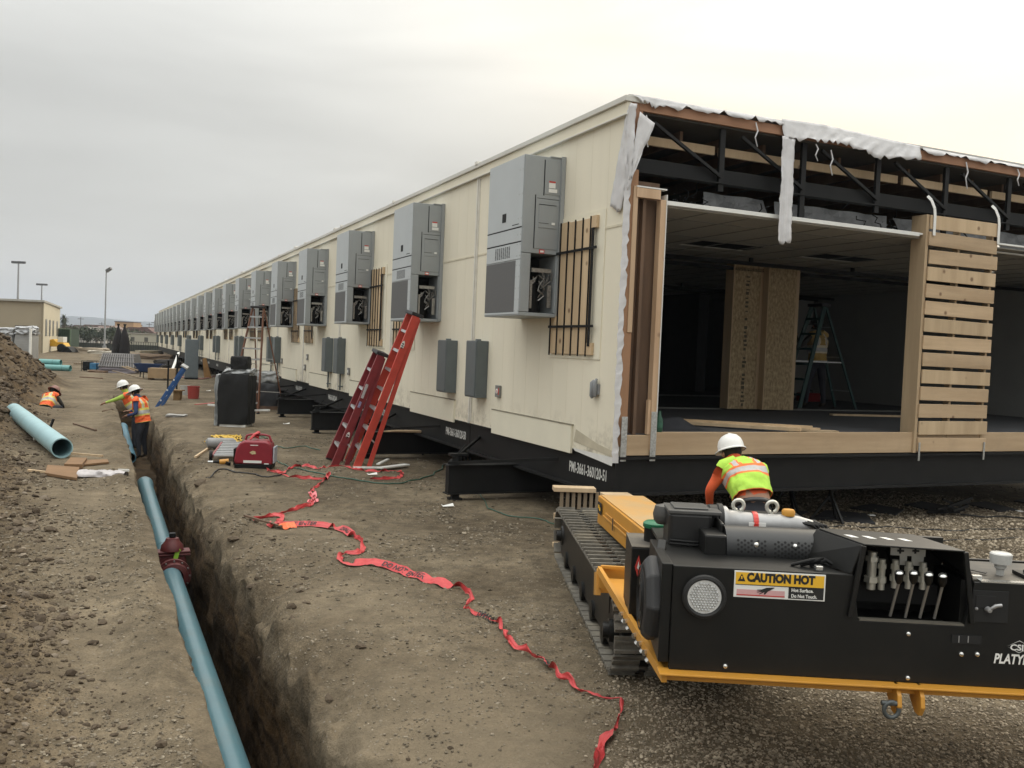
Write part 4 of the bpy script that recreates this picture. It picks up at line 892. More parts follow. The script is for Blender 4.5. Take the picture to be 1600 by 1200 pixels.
# ---------------- pipes, valve ----------------
PVC=M('blue_pvc',(.095,.195,.23),.30,var=.06,scale=3,dirt=.32,dcol=(.20,.19,.16),bump=.08,bscale=20); PVCL=M('pale_blue_pvc',(.29,.45,.48),.5,var=.06,scale=3,dirt=.2,dcol=(.2,.2,.17)); TEAL=M('teal_pipe',(.13,.32,.31),.5,var=.06,dirt=.1)
def pipe(name,label,a,b,r,mat,bell=True,open_=.02,group=None):
    a=Vector(a);b=Vector(b); L_=(b-a).length; z=(b-a).normalized(); o=thing(name,label,'pipe',a)
    q=z.to_track_quat('Z','Y').to_matrix().to_4x4(); mt=Matrix.Translation(a)@q; o.matrix_world=mt; WM[o.name]=mt
    if group:o['group']=group
    w=MB(); th=.018
    pr=[(r-th,L_),(r,L_),(r,L_*.98),(r,.0 if not bell else .34)]
    n=max(2,int(L_/.5)); pr=[(r-th,L_)]+[(r,L_-i*(L_-.34)/n) for i in range(n+1)]
    if bell: pr+= [(r*1.16,.26),(r*1.16,.02),(r*1.12,0),(r-th*.3,0)]
    else: pr+= [(r,0),(r-th,0)]
    pr+=[(r-th,.3),(r-th,L_)]
    w.lathe(pr,(0,0,0),40); w.build('pipe_wall',mat,o,smooth=R(50)); 
    w=MB(); w.lathe([(r+.001,L_*.9),(r+.001,L_*.9+.012)],(0,0,0),40); w.build('insertion_mark',CAPB,o,smooth=R(50)); return o
def TP(L,U,z): x,y=XY(L,U); return (x,y,z)
pipe('water_pipe','long blue pipe lying in the near end of the trench',TP(.845,10.75,-.68),TP(.84,-1.5,-.68),.115,PVC,bell=False)
pipe('water_pipe','shorter blue pipe with belled end lying in the trench beyond the red valve',TP(.88,17.3,-.62),TP(.86,11.45,-.68),.12,PVC)
pipe('water_pipe','blue pipe end deep in the trench beneath the orange-vested workers',TP(.82,29,-.72),TP(.82,22.6,-.82),.13,M('deep_blue_pvc',(.07,.19,.26),.5))
a=Gp(92,703,.16); b=Gp(22,648,.18); a.z=gh(a.x,a.y)+.17; b.z=max(gh(b.x,b.y)+.06,a.z); pipe('water_pipe','pale blue pipe lying left of the trench, dark open end toward the camera',a+Vector((-.05,.2,0)),b,.165,PVCL,bell=False)
for i,(p0,p1,l) in enumerate((((57,579),(110,580),'front teal pipe of the stack beyond the spoil heap'),((45,572),(95,572),'upper left teal pipe on the stack beyond the spoil heap'),((50,580),(82,581),'lower left teal pipe tucked under the stack beyond the spoil heap'))):
    z=[.16,.42,.17][i]; Yd=47+[0,.5,.6][i]; A=D(*p0,Yd);B=D(*p1,Yd); A.z=B.z=z; A.x-=2.2
    pipe('water_pipe',l,A,B,.16,TEAL,group='teal pipes stacked beyond the spoil heap',bell=False)
vm=M('red_cast_iron',(.10,.018,.018),.55,var=.25,scale=10,dirt=.2)
c0=Vector(TP(.88,11.1,-.68)); ax=Vector(TP(.88,0,0))-Vector(TP(.88,1,0)); o=thing('gate_valve','dark red cast iron valve joining the blue pipes in the trench, green tape on top','valve',c0,TH)
w=MB(); w.lathe([(.10,-.40),(.15,-.39),(.16,-.33),(.19,-.33),(.19,-.28),(.15,-.26),(.145,-.1),(.16,.0),(.145,.12),(.15,.26),(.19,.28),(.19,.33),(.16,.33),(.15,.39),(.10,.40)],(0,0,0),28,axis='Y'); w.build('valve_body',vm,o,smooth=R(35))
w=MB(); w.box((-.15,-.07,.06),(.15,.07,.17)); w.box((-.20,-.09,.17),(.20,.09,.20)); w.box((-.20,-.09,.203),(.20,.09,.23)); w.build('bonnet',vm,o,bevel=.02)
w=MB(); w.lathe([(.13,.23),(.12,.29),(.085,.33),(.07,.37),(0,.38)],(0,0,0),18); w.build('bonnet_neck',vm,o,smooth=R(40))
w=MB(); w.box((-.035,-.035,.38),(.035,.035,.43)); w.build('operating_nut',BLK2,o,bevel=.006)
w=MB()
for i in range(12):
    a=i*math.pi/6
    for y in (-.33,.33): w.cyl((.172*math.cos(a),y-.05+(.025 if y<0 else -.025),.172*math.sin(a)),(.172*math.cos(a),y+.05+(.025 if y<0 else -.025),.172*math.sin(a)),.010,n=6)
w.build('flange_bolt',COPP,o)
w=MB(); w.lathe([(.14,-.05),(.137,.05)],(0,0,.45),16); 
w=MB(); w.bar((.03,-.105,.14),(.06,-.098,.26),.05,.006,up=(0,1,0)); w.box((.03,-.10,.232),(.09,.10,.238)); w.build('green_tape',M('lime_tape',(.28,.55,.05),.5),o)
# ---------------- debris near the loose pipe ----------------
CARD=M('cardboard',(.20,.115,.055),.85,var=.12,scale=5); FILM=M('plastic_film',(.45,.42,.42),.3,var=.15,scale=6,bump=.6,bscale=10)
def flatbox(name,label,cat,pix,z0,h,mat,Rz=0):
    P=[Gp(*p,z0) for p in pix]; g_=min(gh(p.x,p.y) for p in P); w=MB(); b=[(p.x,p.y,gh(p.x,p.y)+.005) for p in P]; w.hexa(b+[(x,y,z+h) for x,y,z in b]); return tag(w.build(name,mat,None,bevel=.003),label,cat)
flatbox('cardboard_sheet','flattened brown cardboard box left of the plastic wrapped bundle','cardboard',[(70,742),(120,750),(124,735),(74,730)],0,.04,CARD)
flatbox('cardboard_sheet','upper flattened cardboard leaning by the open pipe end','cardboard',[(100,727),(128,729),(136,718),(110,717)],.05,.07,CARD)
flatbox('cardboard_sheet','thin cardboard strip behind the plastic wrapped bundle','cardboard',[(128,730),(170,727),(168,724),(130,722)],0,.03,CARD)
def stick(label,p0,p1,wd=.04,h=.03,mat=None,lift=.02,name='wooden_stake',cat='stick'):
    a=Gp(*p0);b=Gp(*p1); a.z=gh(a.x,a.y)+lift; b.z=gh(b.x,b.y)+lift; return tag(MB().bar(a,b,wd,h).build(name,mat or WOODP,None),label,cat)
stick('pale wooden stake sticking out left of the cardboard',(44,737),(75,739)); stick('pale wooden stake leaning across cardboard by the pipe end',(112,716),(160,722),lift=.08)
stick('white stake sticking out right of the plastic wrapped bundle',(185,742),(201,741),mat=WHITE)
stick('thin old stick lying on the path left of the trench',(115,664),(150,675),mat=WOODD); stick('bare grey twig lying on the path near the trench',(160,646),(176,645),mat=WOODD)
c=Gp(160,745); o=MB(); vs=[];fs=[]; nu,nv=26,12
for i in range(nu+1):
    for j in range(nv+1):
        u=i/nu; a=math.pi*j/nv; x=(u-.5)*.66; r=.085*(1+.5*float(fbm(np.float64(u*6),np.float64(a*2.2),301,3)))*(.75+.25*math.sin(u*3.14)); vs.append((x,r*1.6*math.cos(a),max(.0,r*1.1*math.sin(a))+.0))
for i in range(nu):
    for j in range(nv): q=i*(nv+1)+j; fs.append((q,q+nv+1,q+nv+2,q+1))
o.add(vs,fs); o=o.build('plastic_bundle',FILM,None,smooth=R(70),xf=Matrix.Translation((c.x,c.y,gh(c.x,c.y)))@Matrix.Rotation(R(3),4,'Z')); tag(o,'crumpled translucent plastic wrapped bundle on the path edge','plastic bundle')
a=Gp(70,690,.0); az=gh(a.x,a.y)
o=thing('strap_clamp','black strap clamp with wooden wedge against the side of the pale blue pipe','clamp',(a.x+.02,a.y,az)); w=MB(); w.bar((0,0,.05),(.08,.1,.42),.05,.03); w.build('clamp_arm',BLK2,o); w=MB(); w.bar((-.12,0,.1),(.05,.0,.16),.09,.06); w.build('wedge',WOODP,o); w=MB(); w.tube([(-.2,0,.02),(-.25,.05,.12),(-.12,.05,.2),(-.1,0,.05)],.03,8); w.build('white_cuff',WHITE,o,smooth=R(60))
# ---------------- tracked moving machine ----------------
ORG=M('orange_yellow_enamel',(.55,.26,.035),.42,var=.06,scale=5,dirt=.3,dcol=(.33,.2,.09)); ORGD=M('dusty_orange_deck',(.55,.29,.07),.6,col2=(.44,.31,.16),scale=4,dirt=.35,dcol=(.3,.24,.16))
MBK=M('machine_black_enamel',(.007,.0072,.0068),.42,var=.2,scale=5,dirt=.35,dcol=(.022,.0195,.016),spec=.35); RUB=M('dusty_steel_shoe',(.13,.12,.10),.7,var=.3,scale=14,dirt=.8,dcol=(.30,.265,.20),bump=.3); DUST=M('dusty_black_deck',(.05,.046,.04),.7,dirt=.9,dcol=(.16,.135,.10),scale=6)
CHR=M('chromed_steel',(.62,.62,.60),.22,metal=.9,var=.1,scale=20); CASTA=M('cast_aluminium',(.33,.33,.33),.4,metal=.5,var=.12,scale=15); YEL=M('sign_yellow',(.80,.46,.03),.5,var=.03); PNK=M('sign_pink',(.62,.36,.36),.5)
LENS=M('clear_lamp_lens',(.70,.70,.68),.25,var=.1,scale=60)
mc=thing('moving_machine','black and orange tracked machine with CAUTION HOT sign and control levers, front right','tracked machine',(1.3,5.0,0))
kw=dict(parent=mc,world=True)
YF=3.72
w=MB(); w.hexa([(.74,YF+.10,.655),(3.1,YF+.10,.655),(3.1,YF+.16,.655),(.74,YF+.16,.655),(.68,YF-.045,.725),(3.1,YF-.045,.725),(3.1,YF+.16,.725),(.68,YF+.16,.725)])
w.box((.66,YF-.055,.7255),(3.1,YF+.03,.735)); w.build('front_skirt',ORG,bevel=.003,**kw)
w=MB(); w.add([(.69,YF,.690),(3.1,YF,.690),(3.1,5.3,.690),(.52,5.3,.690),(.69,YF,.712),(3.1,YF,.712),(3.1,5.3,.712),(.52,5.3,.712)],[(3,2,1,0),(4,5,6,7),(0,1,5,4),(1,2,6,5),(2,3,7,6),(3,0,4,7)]); w.bar((.685,YF-.03,.712),(.50,5.36,.745),.022,.045); w.build('tray',ORG,**kw)
w=MB(); w.bar((.50,5.36,.70),(.80,5.36,.70),.02,.13); w.bar((.51,5.36,.765),(.80,5.20,.80),.02,.02); w.bar((.50,5.37,.66),(.50,5.60,.60),.03,.14); w.bar((.5,5.6,.62),(.9,5.6,.62),.06,.14); w.build('corner_bracket',ORG,bevel=.003,**kw)
w=MB()
for t in (.45,.52,.25,.32,.18): 
    p=Vector((.685,YF-.03,.71)).lerp(Vector((.50,5.36,.72)),t); w.cyl(p+Vector((-.025,-.01,.0)),p+Vector((-.005,0,0)),.014,n=6); w.cyl(p+Vector((-.01,0,-.04)),p+Vector((-.0,0,-.03)),.012,n=6)
w.build('tray_bolt',CHR,**kw)
# front panel and body shell
zt=1.175
w=MB(); w.prism([(.705,.7355),(3.1,.7355),(3.1,zt-.005),(1.935,zt-.005),(1.905,.985),(1.475,.985),(1.445,zt),(.705,zt)],YF,YF+.03,axis='Y'); w.box((.66,YF+.012,.76),(.7045,YF+.50,zt+.004)); w.build('front_panel',MBK,bevel=.004,**kw)
w=MB(); w.hexa([(1.455,YF+.031,.96),(1.93,YF+.031,.96),(1.93,YF+.33,.96),(1.455,YF+.33,.96),(1.40,YF+.20,1.178),(1.42,YF+.21,1.178),(1.42,YF+.33,1.178),(1.40,YF+.33,1.178)]) if 0 else w.box((1.43,YF+.30,.95),(1.93,YF+.33,1.29)); w.box((1.42,YF+.031,.93),(1.45,YF+.30,1.17)); w.box((1.895,YF+.031,.93),(1.929,YF+.33,1.17)); w.box((1.45,YF+.031,.93),(1.895,YF+.30,.955)); w.build('control_recess',MBK,**kw)
w=MB(); w.box((1.478,YF-.003,.9855),(1.903,YF+.03,.992)); w.build('recess_lip',M('worn_edge',(.12,.11,.09),.5),**kw)
w=MB(); w.box((.7045,YF+.0305,zt-.02),(1.425,YF+.85,zt-.004)); w.box((.72,YF+.8,.72),(3.1,YF+.82,1.1)); w.build('body_deck',MBK,bevel=.003,**kw)
w=MB(); w.box((1.935,YF+.0305,zt-.03),(3.1,YF+.42,zt-.0055)); w.build('rear_deck',DUST,bevel=.003,**kw)
w=MB(); w.box((1.96,YF-.004,zt-.004),(3.1,YF+.03,zt+.002)); w.build('polished_edge',CHR,**kw)
# control hood
w=MB()
hexpts=lambda a,b:w.hexa(a+b)
w.hexa([(1.475,YF-.015,1.300),(1.885,YF-.015,1.292),(1.80,YF+.30,1.292),(1.38,YF+.30,1.300),(1.475,YF-.015,1.308),(1.885,YF-.015,1.300),(1.80,YF+.30,1.300),(1.38,YF+.30,1.308)])
w.hexa([(1.43,YF+.0,1.176),(1.44,YF+.0,1.176),(1.34,YF+.32,1.176),(1.31,YF+.32,1.176),(1.469,YF-.012,1.303),(1.478,YF-.012,1.300),(1.39,YF+.31,1.298),(1.375,YF+.31,1.300)])
w.hexa([(1.925,YF,1.17),(1.932,YF,1.17),(1.95,YF+.32,1.17),(1.94,YF+.32,1.17),(1.882,YF-.012,1.296),(1.889,YF-.012,1.296),(1.805,YF+.31,1.29),(1.795,YF+.31,1.29)])
w.bar((1.435,YF-.008,1.0),(1.475,YF-.014,1.30),.02,.02,up=(0,1,0)); w.bar((1.93,YF-.008,1.0),(1.885,YF-.014,1.295),.02,.02,up=(0,1,0))
w.build('control_hood',MBK,bevel=.003,**kw)
w=MB()
for i in range(4):
    x=1.47+i*.075; zz=lambda y_,x_:1.3085-.0247*y_-.0195*(x_-1.475)+.0012; w.hexa([(a_,YF+b_,zz(b_,a_)+c_) for c_ in (0,.0015) for a_,b_ in ((x,.12),(x+.03,.12),(x-.02,.26),(x-.05,.26))])
w.build('hood_lettering',STK,**kw)
# valves and levers
w=MB()
for i,(px,z0,z1,r) in enumerate(((1358,1.09,1.25,.020),(1374,1.09,1.22,.014),(1394,1.10,1.22,.014),(1415,1.10,1.215,.014),(1437,1.10,1.215,.014))):
    x=D(px,880,YF+.10).x; w.cyl((x,YF+.12,z0),(x,YF+.12,z1),r,n=10); w.cyl((x,YF+.12,z0+.03),(x,YF+.12,z0+.055),r*1.5,n=6); w.cyl((x,YF+.12,z1-.04),(x,YF+.12,z1-.02),r*1.35,n=6)
w.build('hydraulic_fitting',M('zinc_plated',(.55,.54,.48),.35,metal=.6,var=.12,scale=20),smooth=R(40),**kw)
w=MB(); w.box((1.49,YF+.16,1.02),(1.86,YF+.28,1.11)); 
for i in range(6): w.tube([(1.5+i*.06,YF+.2,1.11),(1.51+i*.06,YF+.22,1.17),(1.49+i*.06,YF+.26,1.24)],.012,6)
w.build('valve_block',BLK2,bevel=.005,**kw)
w=MB(); a=D(1384,851,YF+.14); b=D(1436,866,YF+.14); w.box((a.x,YF+.14,b.z),(b.x,YF+.146,a.z)); w.box((a.x+.04,YF+.14,b.z-.04),(a.x+.07,YF+.146,b.z)); w.box((a.x+.09,YF+.14,b.z-.04),(a.x+.14,YF+.146,b.z)); w.build('instruction_plate',M('grey_plate',(.5,.49,.45),.5,var=.08),**kw)
w=MB()
for px in (1398,1421): c=D(px,857,YF+.138); w.box((c.x-.012,YF+.136,c.z-.004),(c.x+.016,YF+.139,c.z+.004)); w.box((c.x-.004,YF+.136,c.z-.012),(c.x+.004,YF+.139,c.z+.012))
w.build('plate_symbol',INK,**kw)
for k,(a,b) in enumerate((((1384,958),(1398,889)),((1407,960),(1420,889)),((1429,960),(1443,891)),((1451,961),(1464,893)))):
    A=D(*a,YF+.10); Bq=D(b[0]-2,b[1]+22,YF+.01); C_=D(b[0],b[1]+18,YF); E_=D(b[0]+1,b[1]-1,YF-.015)
    w=MB(); A=D(*a,YF+.04); w.tube([A,C_],.0065,8); lv=w.build('control_lever',M('bare_steel',(.30,.29,.27),.35,metal=.7),smooth=R(50),**kw)
    w=MB(); w.tube([C_+Vector((0,0,0)),C_.lerp(E_,.3),C_.lerp(E_,.85)],[.010,.0165,.0185],12); kn=w.build('knob',MBK,lv,world=True,smooth=R(50))
    w=MB(); w.tube([C_.lerp(E_,.86),C_.lerp(E_,.97),E_],[.0175,.013,.004],12); w.build('knob_cap',CHR,lv,world=True,smooth=R(50))
# lamp
c=D(1099,930,YF); lp=None
w=MB(); w.lathe([(.070,0),(.084,-.004),(.092,-.016),(.088,-.028),(.078,-.031),(.070,-.022)],(c.x,YF-.0,c.z),40,axis='Y'); lm=w.build('round_lamp',M('rubber_grommet',(.012,.012,.012),.6),smooth=R(40),**kw)
w=MB(); w.lathe([(.0,-.022),(.070,-.020)],(c.x,YF,c.z),40,axis='Y')
w.build('lamp_lens',LENS,lm,world=True,smooth=R(40))
w=MB()
for i in range(-5,6):
    for j in range(-6,7):
        x=(i+.5*(j%2))*.0125; z=j*.0108
        if math.hypot(x,z)<.060: w.lathe([(.0052,-.022),(.0042,-.0262),(.0018,-.0285),(0.0003,-.029)],(c.x+x,YF,c.z+z),8,axis='Y')
w.build('lamp_led',M('led_dome',(.50,.50,.49),.2,var=.3,scale=120),lm,world=True,smooth=R(60))
# caution sign
a=D(1147,890,YF-.003); b=D(1285,937,YF-.003); x0,x1,z1,z0=a.x,b.x,a.z,b.z-.0
tilt=lambda x:-(x-x0)*.0
sg=MB(); sg.box((x0,YF-.004,z0),(x1,YF-.001,z1)); sgn=sg.build('caution_sign',STK,bevel=.001,**kw)
w=MB(); zc=z0+(z1-z0)*.50; w.box((x0+.006,YF-.0048,zc),(x1-.006,YF-.0042,z1-.006)); w.build('sign_yellow_field',YEL,sgn,world=True)
w=MB(); w.box((x0+(x1-x0)*.60,YF-.0048,z0+.005),(x1-.006,YF-.0042,zc-.003)); w.box((x0+.006,YF-.0051,zc-.003),(x1-.006,YF-.0045,zc)); w.build('sign_black_field',INK,sgn,world=True)
w=MB(); w.box((x0+.012,YF-.0048,z0+.012),(x0+(x1-x0)*.56,YF-.0042,z0+.034)); w.build('sign_pink_bar',PNK,sgn,world=True)
w=MB(); w.box((x0+.012,YF-.0052,z0+.008),(x0+(x1-x0)*.56,YF-.0049,z0+.013)); w.build('sign_red_bar',RED,sgn,world=True)
w=MB(); s_=.052; put_text(w,'CAUTION HOT',(x0+.052,YF-.0056,zc+.014),(1,0,0),(0,0,1),.048,.83,bold=.0030)
w.add([(x0+.014,YF-.0056,zc+.012),(x0+.046,YF-.0056,zc+.012),(x0+.030,YF-.0056,zc+.044)],[(0,1,2)])
# hand over the hot plate
hx,hz=x0+.10,zc-.008
w.add([(hx+.06,YF-.0056,hz),(hx+.035,YF-.0056,hz-.002),(hx+.015,YF-.0056,hz-.010),(hx-.004,YF-.0056,hz-.012),(hx-.004,YF-.0056,hz-.015),(hx+.014,YF-.0056,hz-.016),(hx-.006,YF-.0056,hz-.021),(hx-.003,YF-.0056,hz-.024),(hx+.018,YF-.0056,hz-.020),(hx+.003,YF-.0056,hz-.030),(hx+.007,YF-.0056,hz-.031),(hx+.026,YF-.0056,hz-.021),(hx+.024,YF-.0056,hz-.031),(hx+.029,YF-.0056,hz-.031),(hx+.040,YF-.0056,hz-.018),(hx+.068,YF-.0056,hz-.001)],[(0,1,2,3,4,5),(0,5,6,7,8),(0,8,9,10,11),(0,11,12,13,14,15)])
w.build('sign_lettering',INK,sgn,world=True)
w=MB(); w.box((x0+.027,YF-.0062,zc+.022),(x0+.033,YF-.0058,zc+.034)); w.build('triangle_mark',YEL,sgn,world=True)
w=MB(); put_text(w,'Hot Surface.',(x0+(x1-x0)*.63,YF-.0056,zc-.021),(1,0,0),(0,0,1),.0195,.92,bold=.0006); put_text(w,'Do Not Touch.',(x0+(x1-x0)*.63,YF-.0056,zc-.045),(1,0,0),(0,0,1),.0195,.86,bold=.0006); w.build('sign_small_text',STK,sgn,world=True)
# maker's marks
w=MB(); c=D(1541,1028,YF-.004); put_text(w,'PLATYPUS',(c.x,YF-.004,c.z),(1,0,-.0),(0,0,1),.056,.72,bold=.0018,shear=.18)
c=D(1566,1008,YF-.004); put_text(w,'CSI',(c.x,YF-.004,c.z),(1,0,0),(0,0,1),.034,1.15,bold=.001)
q=D(1580,1003,YF-.004); 
for s in (-1,1): w.add([(q.x-.050,YF-.004,q.z),(q.x,YF-.004,q.z+s*.026),(q.x,YF-.004,q.z+s*.0235)],[(0,1,2)]); w.add([(q.x+.050,YF-.004,q.z),(q.x,YF-.004,q.z+s*.026),(q.x,YF-.004,q.z+s*.0235)],[(0,1,2)])
w.build('panel_lettering',STK,**kw)
w=MB()
for px,py in ((1412,985),(1411,1053),(1492,1015),(1516,1015),(1132,1039),(1180,850)): c=D(px,py,YF); w.lathe([(.0005,-.012),(.007,-.011),(.0105,-.006),(.0105,0)],(c.x,YF,c.z),10,axis='Y')
w.build('panel_bolt',CHR,smooth=R(50),**kw)
a=D(1510,916,YF);b=D(1561,967,YF); w=MB(); w.box((a.x,YF-.006,b.z),(b.x,YF-.001,a.z)); w.box((a.x+.012,YF-.009,b.z+.06),(a.x+.09,YF-.0065,a.z-.02)); w.build('switch_panel',M('matt_black',(.008,.008,.008),.7),bevel=.004,**kw)
w=MB(); c=D(1531,945,YF); w.lathe([(.0005,-.03),(.010,-.028),(.013,-.006)],(c.x,YF,c.z),14,axis='Y'); w.tube([(c.x,YF-.02,c.z),(c.x+.02,YF-.035,c.z+.022),(c.x+.042,YF-.035,c.z+.026)],[.006,.008,.007],8); w.lathe([(.0005,-.014),(.006,-.012),(.007,-.006)],(c.x-.045,YF,c.z),10,axis='Y'); w.build('ignition_switch',CASTA,smooth=R(50),**kw)
a=D(1478,985,YF);b=D(1522,1000,YF); w=MB(); w.box((a.x,YF-.004,b.z),(b.x,YF-.001,a.z)); w.build('panel_slot',M('matt_black',(.008,.008,.008),.7),**kw)
w=MB(); 
for px in (1489,1503): c=D(px,992,YF); w.box((c.x-.004,YF-.006,c.z-.014),(c.x,YF-.0045,c.z+.014))
w.build('slot_glint',CASTA,**kw)
# lugs and shackle
for px in (1397,1432):
    c=D(px,1068,YF-.03); w=MB(); w.prism([(YF-.02,.735),(YF-.055,.70),(YF-.065,.655),(YF-.04,.615),(YF+.0,.615),(YF+.06,.66),(YF+.06,.735)],c.x-.009,c.x+.009,axis='X'); w.build('tow_lug',ORG,bevel=.003,**kw)
c=D(1386,1082,YF-.06); w=MB(); P=[(c.x+.02*1,YF-.05,.67)]+[(c.x+.01+.030*math.cos(a),YF-.055,.640+.032*math.sin(a)) for a in np.linspace(1.9,6.6,12)]; w.tube(P,.0095,8); w.cyl((c.x-.03,YF-.05,.665),(c.x+.04,YF-.05,.665),.011,n=8); w.build('shackle',M('dull_shackle_steel',(.10,.11,.11),.5,metal=.5),smooth=R(60),**kw)
# cap and clips on the right deck
c=D(1548,893,YF+.16); w=MB(); w.lathe([(.016,0),(.016,.03),(.024,.035),(.024,.05),(.042,.055),(.045,.095),(.040,.10),(.0005,.102)],(c.x,YF+.16,zt-.01),12); w.build('filler_cap',M('clear_plastic_cap',(.45,.45,.43),.3,var=.15,scale=20),smooth=R(30),**kw)
w=MB(); w.box((c.x+.07,YF+.1,zt-.004),(c.x+.2,YF+.2,zt+.012)); w.box((c.x+.09,YF+.12,zt+.013),(c.x+.12,YF+.15,zt+.025)); w.bar((1.96,YF+.2,zt+.012),(2.05,YF+.14,zt+.004),.03,.004); w.build('latch',BLK2,bevel=.003,**kw)
w=MB(); w.box((1.935,YF+.02,zt),(1.975,YF+.05,zt+.018)); w.box((1.30,YF+.03,zt),(1.33,YF+.06,zt+.02)); w.build('clip',CHR,bevel=.003,**kw)
w=MB()
for k in range(3): w.tube([(1.22+k*.04,YF+.12,zt),(1.30+k*.03,YF+.1,zt+.03),(1.36,YF+.14,zt+.03),(1.42,YF+.1,zt+.0)],.008,6)
w.build('hose',BLK2,smooth=R(60),**kw)
# muffler with perforated shield
ym=YF+.36; zm=1.19; r=.098; x0,x1=.975,1.50
w=MB(); w.lathe([(.02,x0),(r,x0),(r,x1),(r*.9,x1+.01),(.02,x1+.012)],(0,ym,zm),40,axis='X'); mf=w.build('muffler_shield',M('black_heat_paint',(.020,.021,.022),.36,var=.15,scale=10,dirt=.1),smooth=R(40),**kw)
w=MB()
for i in range(30):
    for j in range(14):
        x=x0+.05+i*.0148; 
        if 9<=i<=10 or x>x1-.03: continue
        a=R(200-90*0)+R(j*11.5+(i%2)*5.75-50); 
        if (i<8 and j%3==0 and 2<j<6): continue
        n_=Vector((0,math.cos(a),math.sin(a))); 
        if n_.z<-.45: continue
        c=Vector((x,ym,zm))+n_*(r+.0008); t=Vector((1,0,0)); u=n_.cross(t); vs=[c+(t*math.cos(q)+u*math.sin(q))*.0056 for q in np.linspace(0,2*math.pi,8,endpoint=False)]; w.add(vs,[tuple(range(8))])
w.build('shield_hole',DARKH,mf,world=True)
w=MB(); w.lathe([(.0005,-.012),(.010,-.009),(.012,0)],(x0+.30,ym-r*.93,zm+.035),10,axis='Y'); w.build('shield_bolt',CHR,mf,world=True,smooth=R(60))
w=MB(); w.box((x0-.10,ym-.10,1.06),(x0-.002,ym+.10,1.26)); w.box((x0-.02,ym-.02,1.10),(x0,ym+.14,1.30)); w.build('muffler_mount',MBK,bevel=.012,**kw)
# air cleaner
w=MB(); w.box((.735,YF+.42,1.02),(.935,YF+.62,1.325)); ob=w.build('air_cleaner',M('satin_black_housing',(.012,.012,.012),.4,var=.1),**kw,bevel=.018)
w=MB(); w.lathe([(.0005,.055),(.06,.05),(.115,.03),(.128,0),(.120,-.03)],(0,0,0),28); w.build('cleaner_lid',M('grey_lid',(.32,.32,.31),.4,dirt=.2),xf=Matrix.Translation((.835,YF+.55,1.372))@Matrix.Diagonal((.85,1.05,1,1)),smooth=R(50),parent=mc) if 0 else None
w=MB(); w.box((.730,YF+.415,1.318),(.975,YF+.625,1.336)); w.box((.76,YF+.45,1.336),(.92,YF+.60,1.345)); w.build('cleaner_lid',M('grey_lid',(.07,.07,.068),.4,dirt=.3),bevel=.008,**kw)
w=MB(); w.lathe([(.0005,-.02),(.035,-.018),(.050,0),(.055,.03),(.045,.07),(.0005,.08)],(.735,YF+.60,1.255),22); w.build('grey_bellows',M('grey_lid',(.32,.32,.31),.4),smooth=R(60),**kw)
w=MB(); w.tube([(.74,YF+.40,1.20),(.85,YF+.40,1.195),(.95,YF+.42,1.20)],.006,6); w.tube([(.74,YF+.40,1.185),(.85,YF+.40,1.18),(.95,YF+.42,1.185)],.006,6); w.build('cleaner_strap',BLK2,**kw)
# intake
yi=YF+.56; w=MB(); w.lathe([(.07,.935),(.078,.94),(.078,.975),(.085,.98),(.085,1.0),(.075,1.005)],(0,yi,1.27),26,axis='X'); w.build('intake_collar',MBK,smooth=R(35),**kw)
w=MB(); w.lathe([(.078,1.0),(.078,1.02),(.062,1.035),(.056,1.08),(.050,1.2),(.052,1.30),(.048,1.36),(.03,1.43),(.0005,1.44)],(0,yi,1.265),26,axis='X'); w.build('intake_manifold',CASTA,smooth=R(50),**kw)
w=MB(); w.box((1.12,yi-.056,1.262),(1.20,yi-.050,1.28)); w.build('manifold_plate',STK,**kw)
w=MB(); w.lathe([(.057,-.012),(.059,0),(.057,.012)],(1.155,yi,1.265),18,axis='X'); w.box((1.145,yi-.066,1.20),(1.165,yi-.050,1.28)); w.build('red_tie',M('red_tie',(.55,.04,.03),.4),bevel=.002,**kw)
for x in (1.085,1.245):
    w=MB(); P=[(x+.026*math.cos(a),yi+.03,1.345+.026*math.sin(a)) for a in np.linspace(-1.2,4.4,16)]; w.tube(P,.009,8); w.cyl((x,yi+.03,1.29),(x,yi+.03,1.32),.012,n=8); w.build('lifting_eye',M('zinc_plated',(.55,.54,.48),.35,metal=.6),smooth=R(60),**kw)
w=MB(); w.lathe([(.03,0),(.032,.02),(.026,.03),(.0005,.032)],(1.315,yi,1.312),14); w.build('oil_cap',ORG,smooth=R(40),**kw)
w=MB(); w.box((1.0,YF+.68,.9),(1.5,YF+1.1,1.24)); w.box((1.38,YF+.60,1.15),(1.48,YF+.68,1.28)); w.cyl((1.40,YF+.6,1.27),(1.46,YF+.62,1.23),.03,n=12); w.build('engine_block',MBK,bevel=.02,**kw)
w=MB()
for k in range(4): w.tube([(1.34+.03*k,yi-.02,1.29),(1.42+.02*k,yi-.05,1.28),(1.50,yi-.04,1.20)],.007,6)
w.build('engine_hose',BLK2,smooth=R(60),**kw)
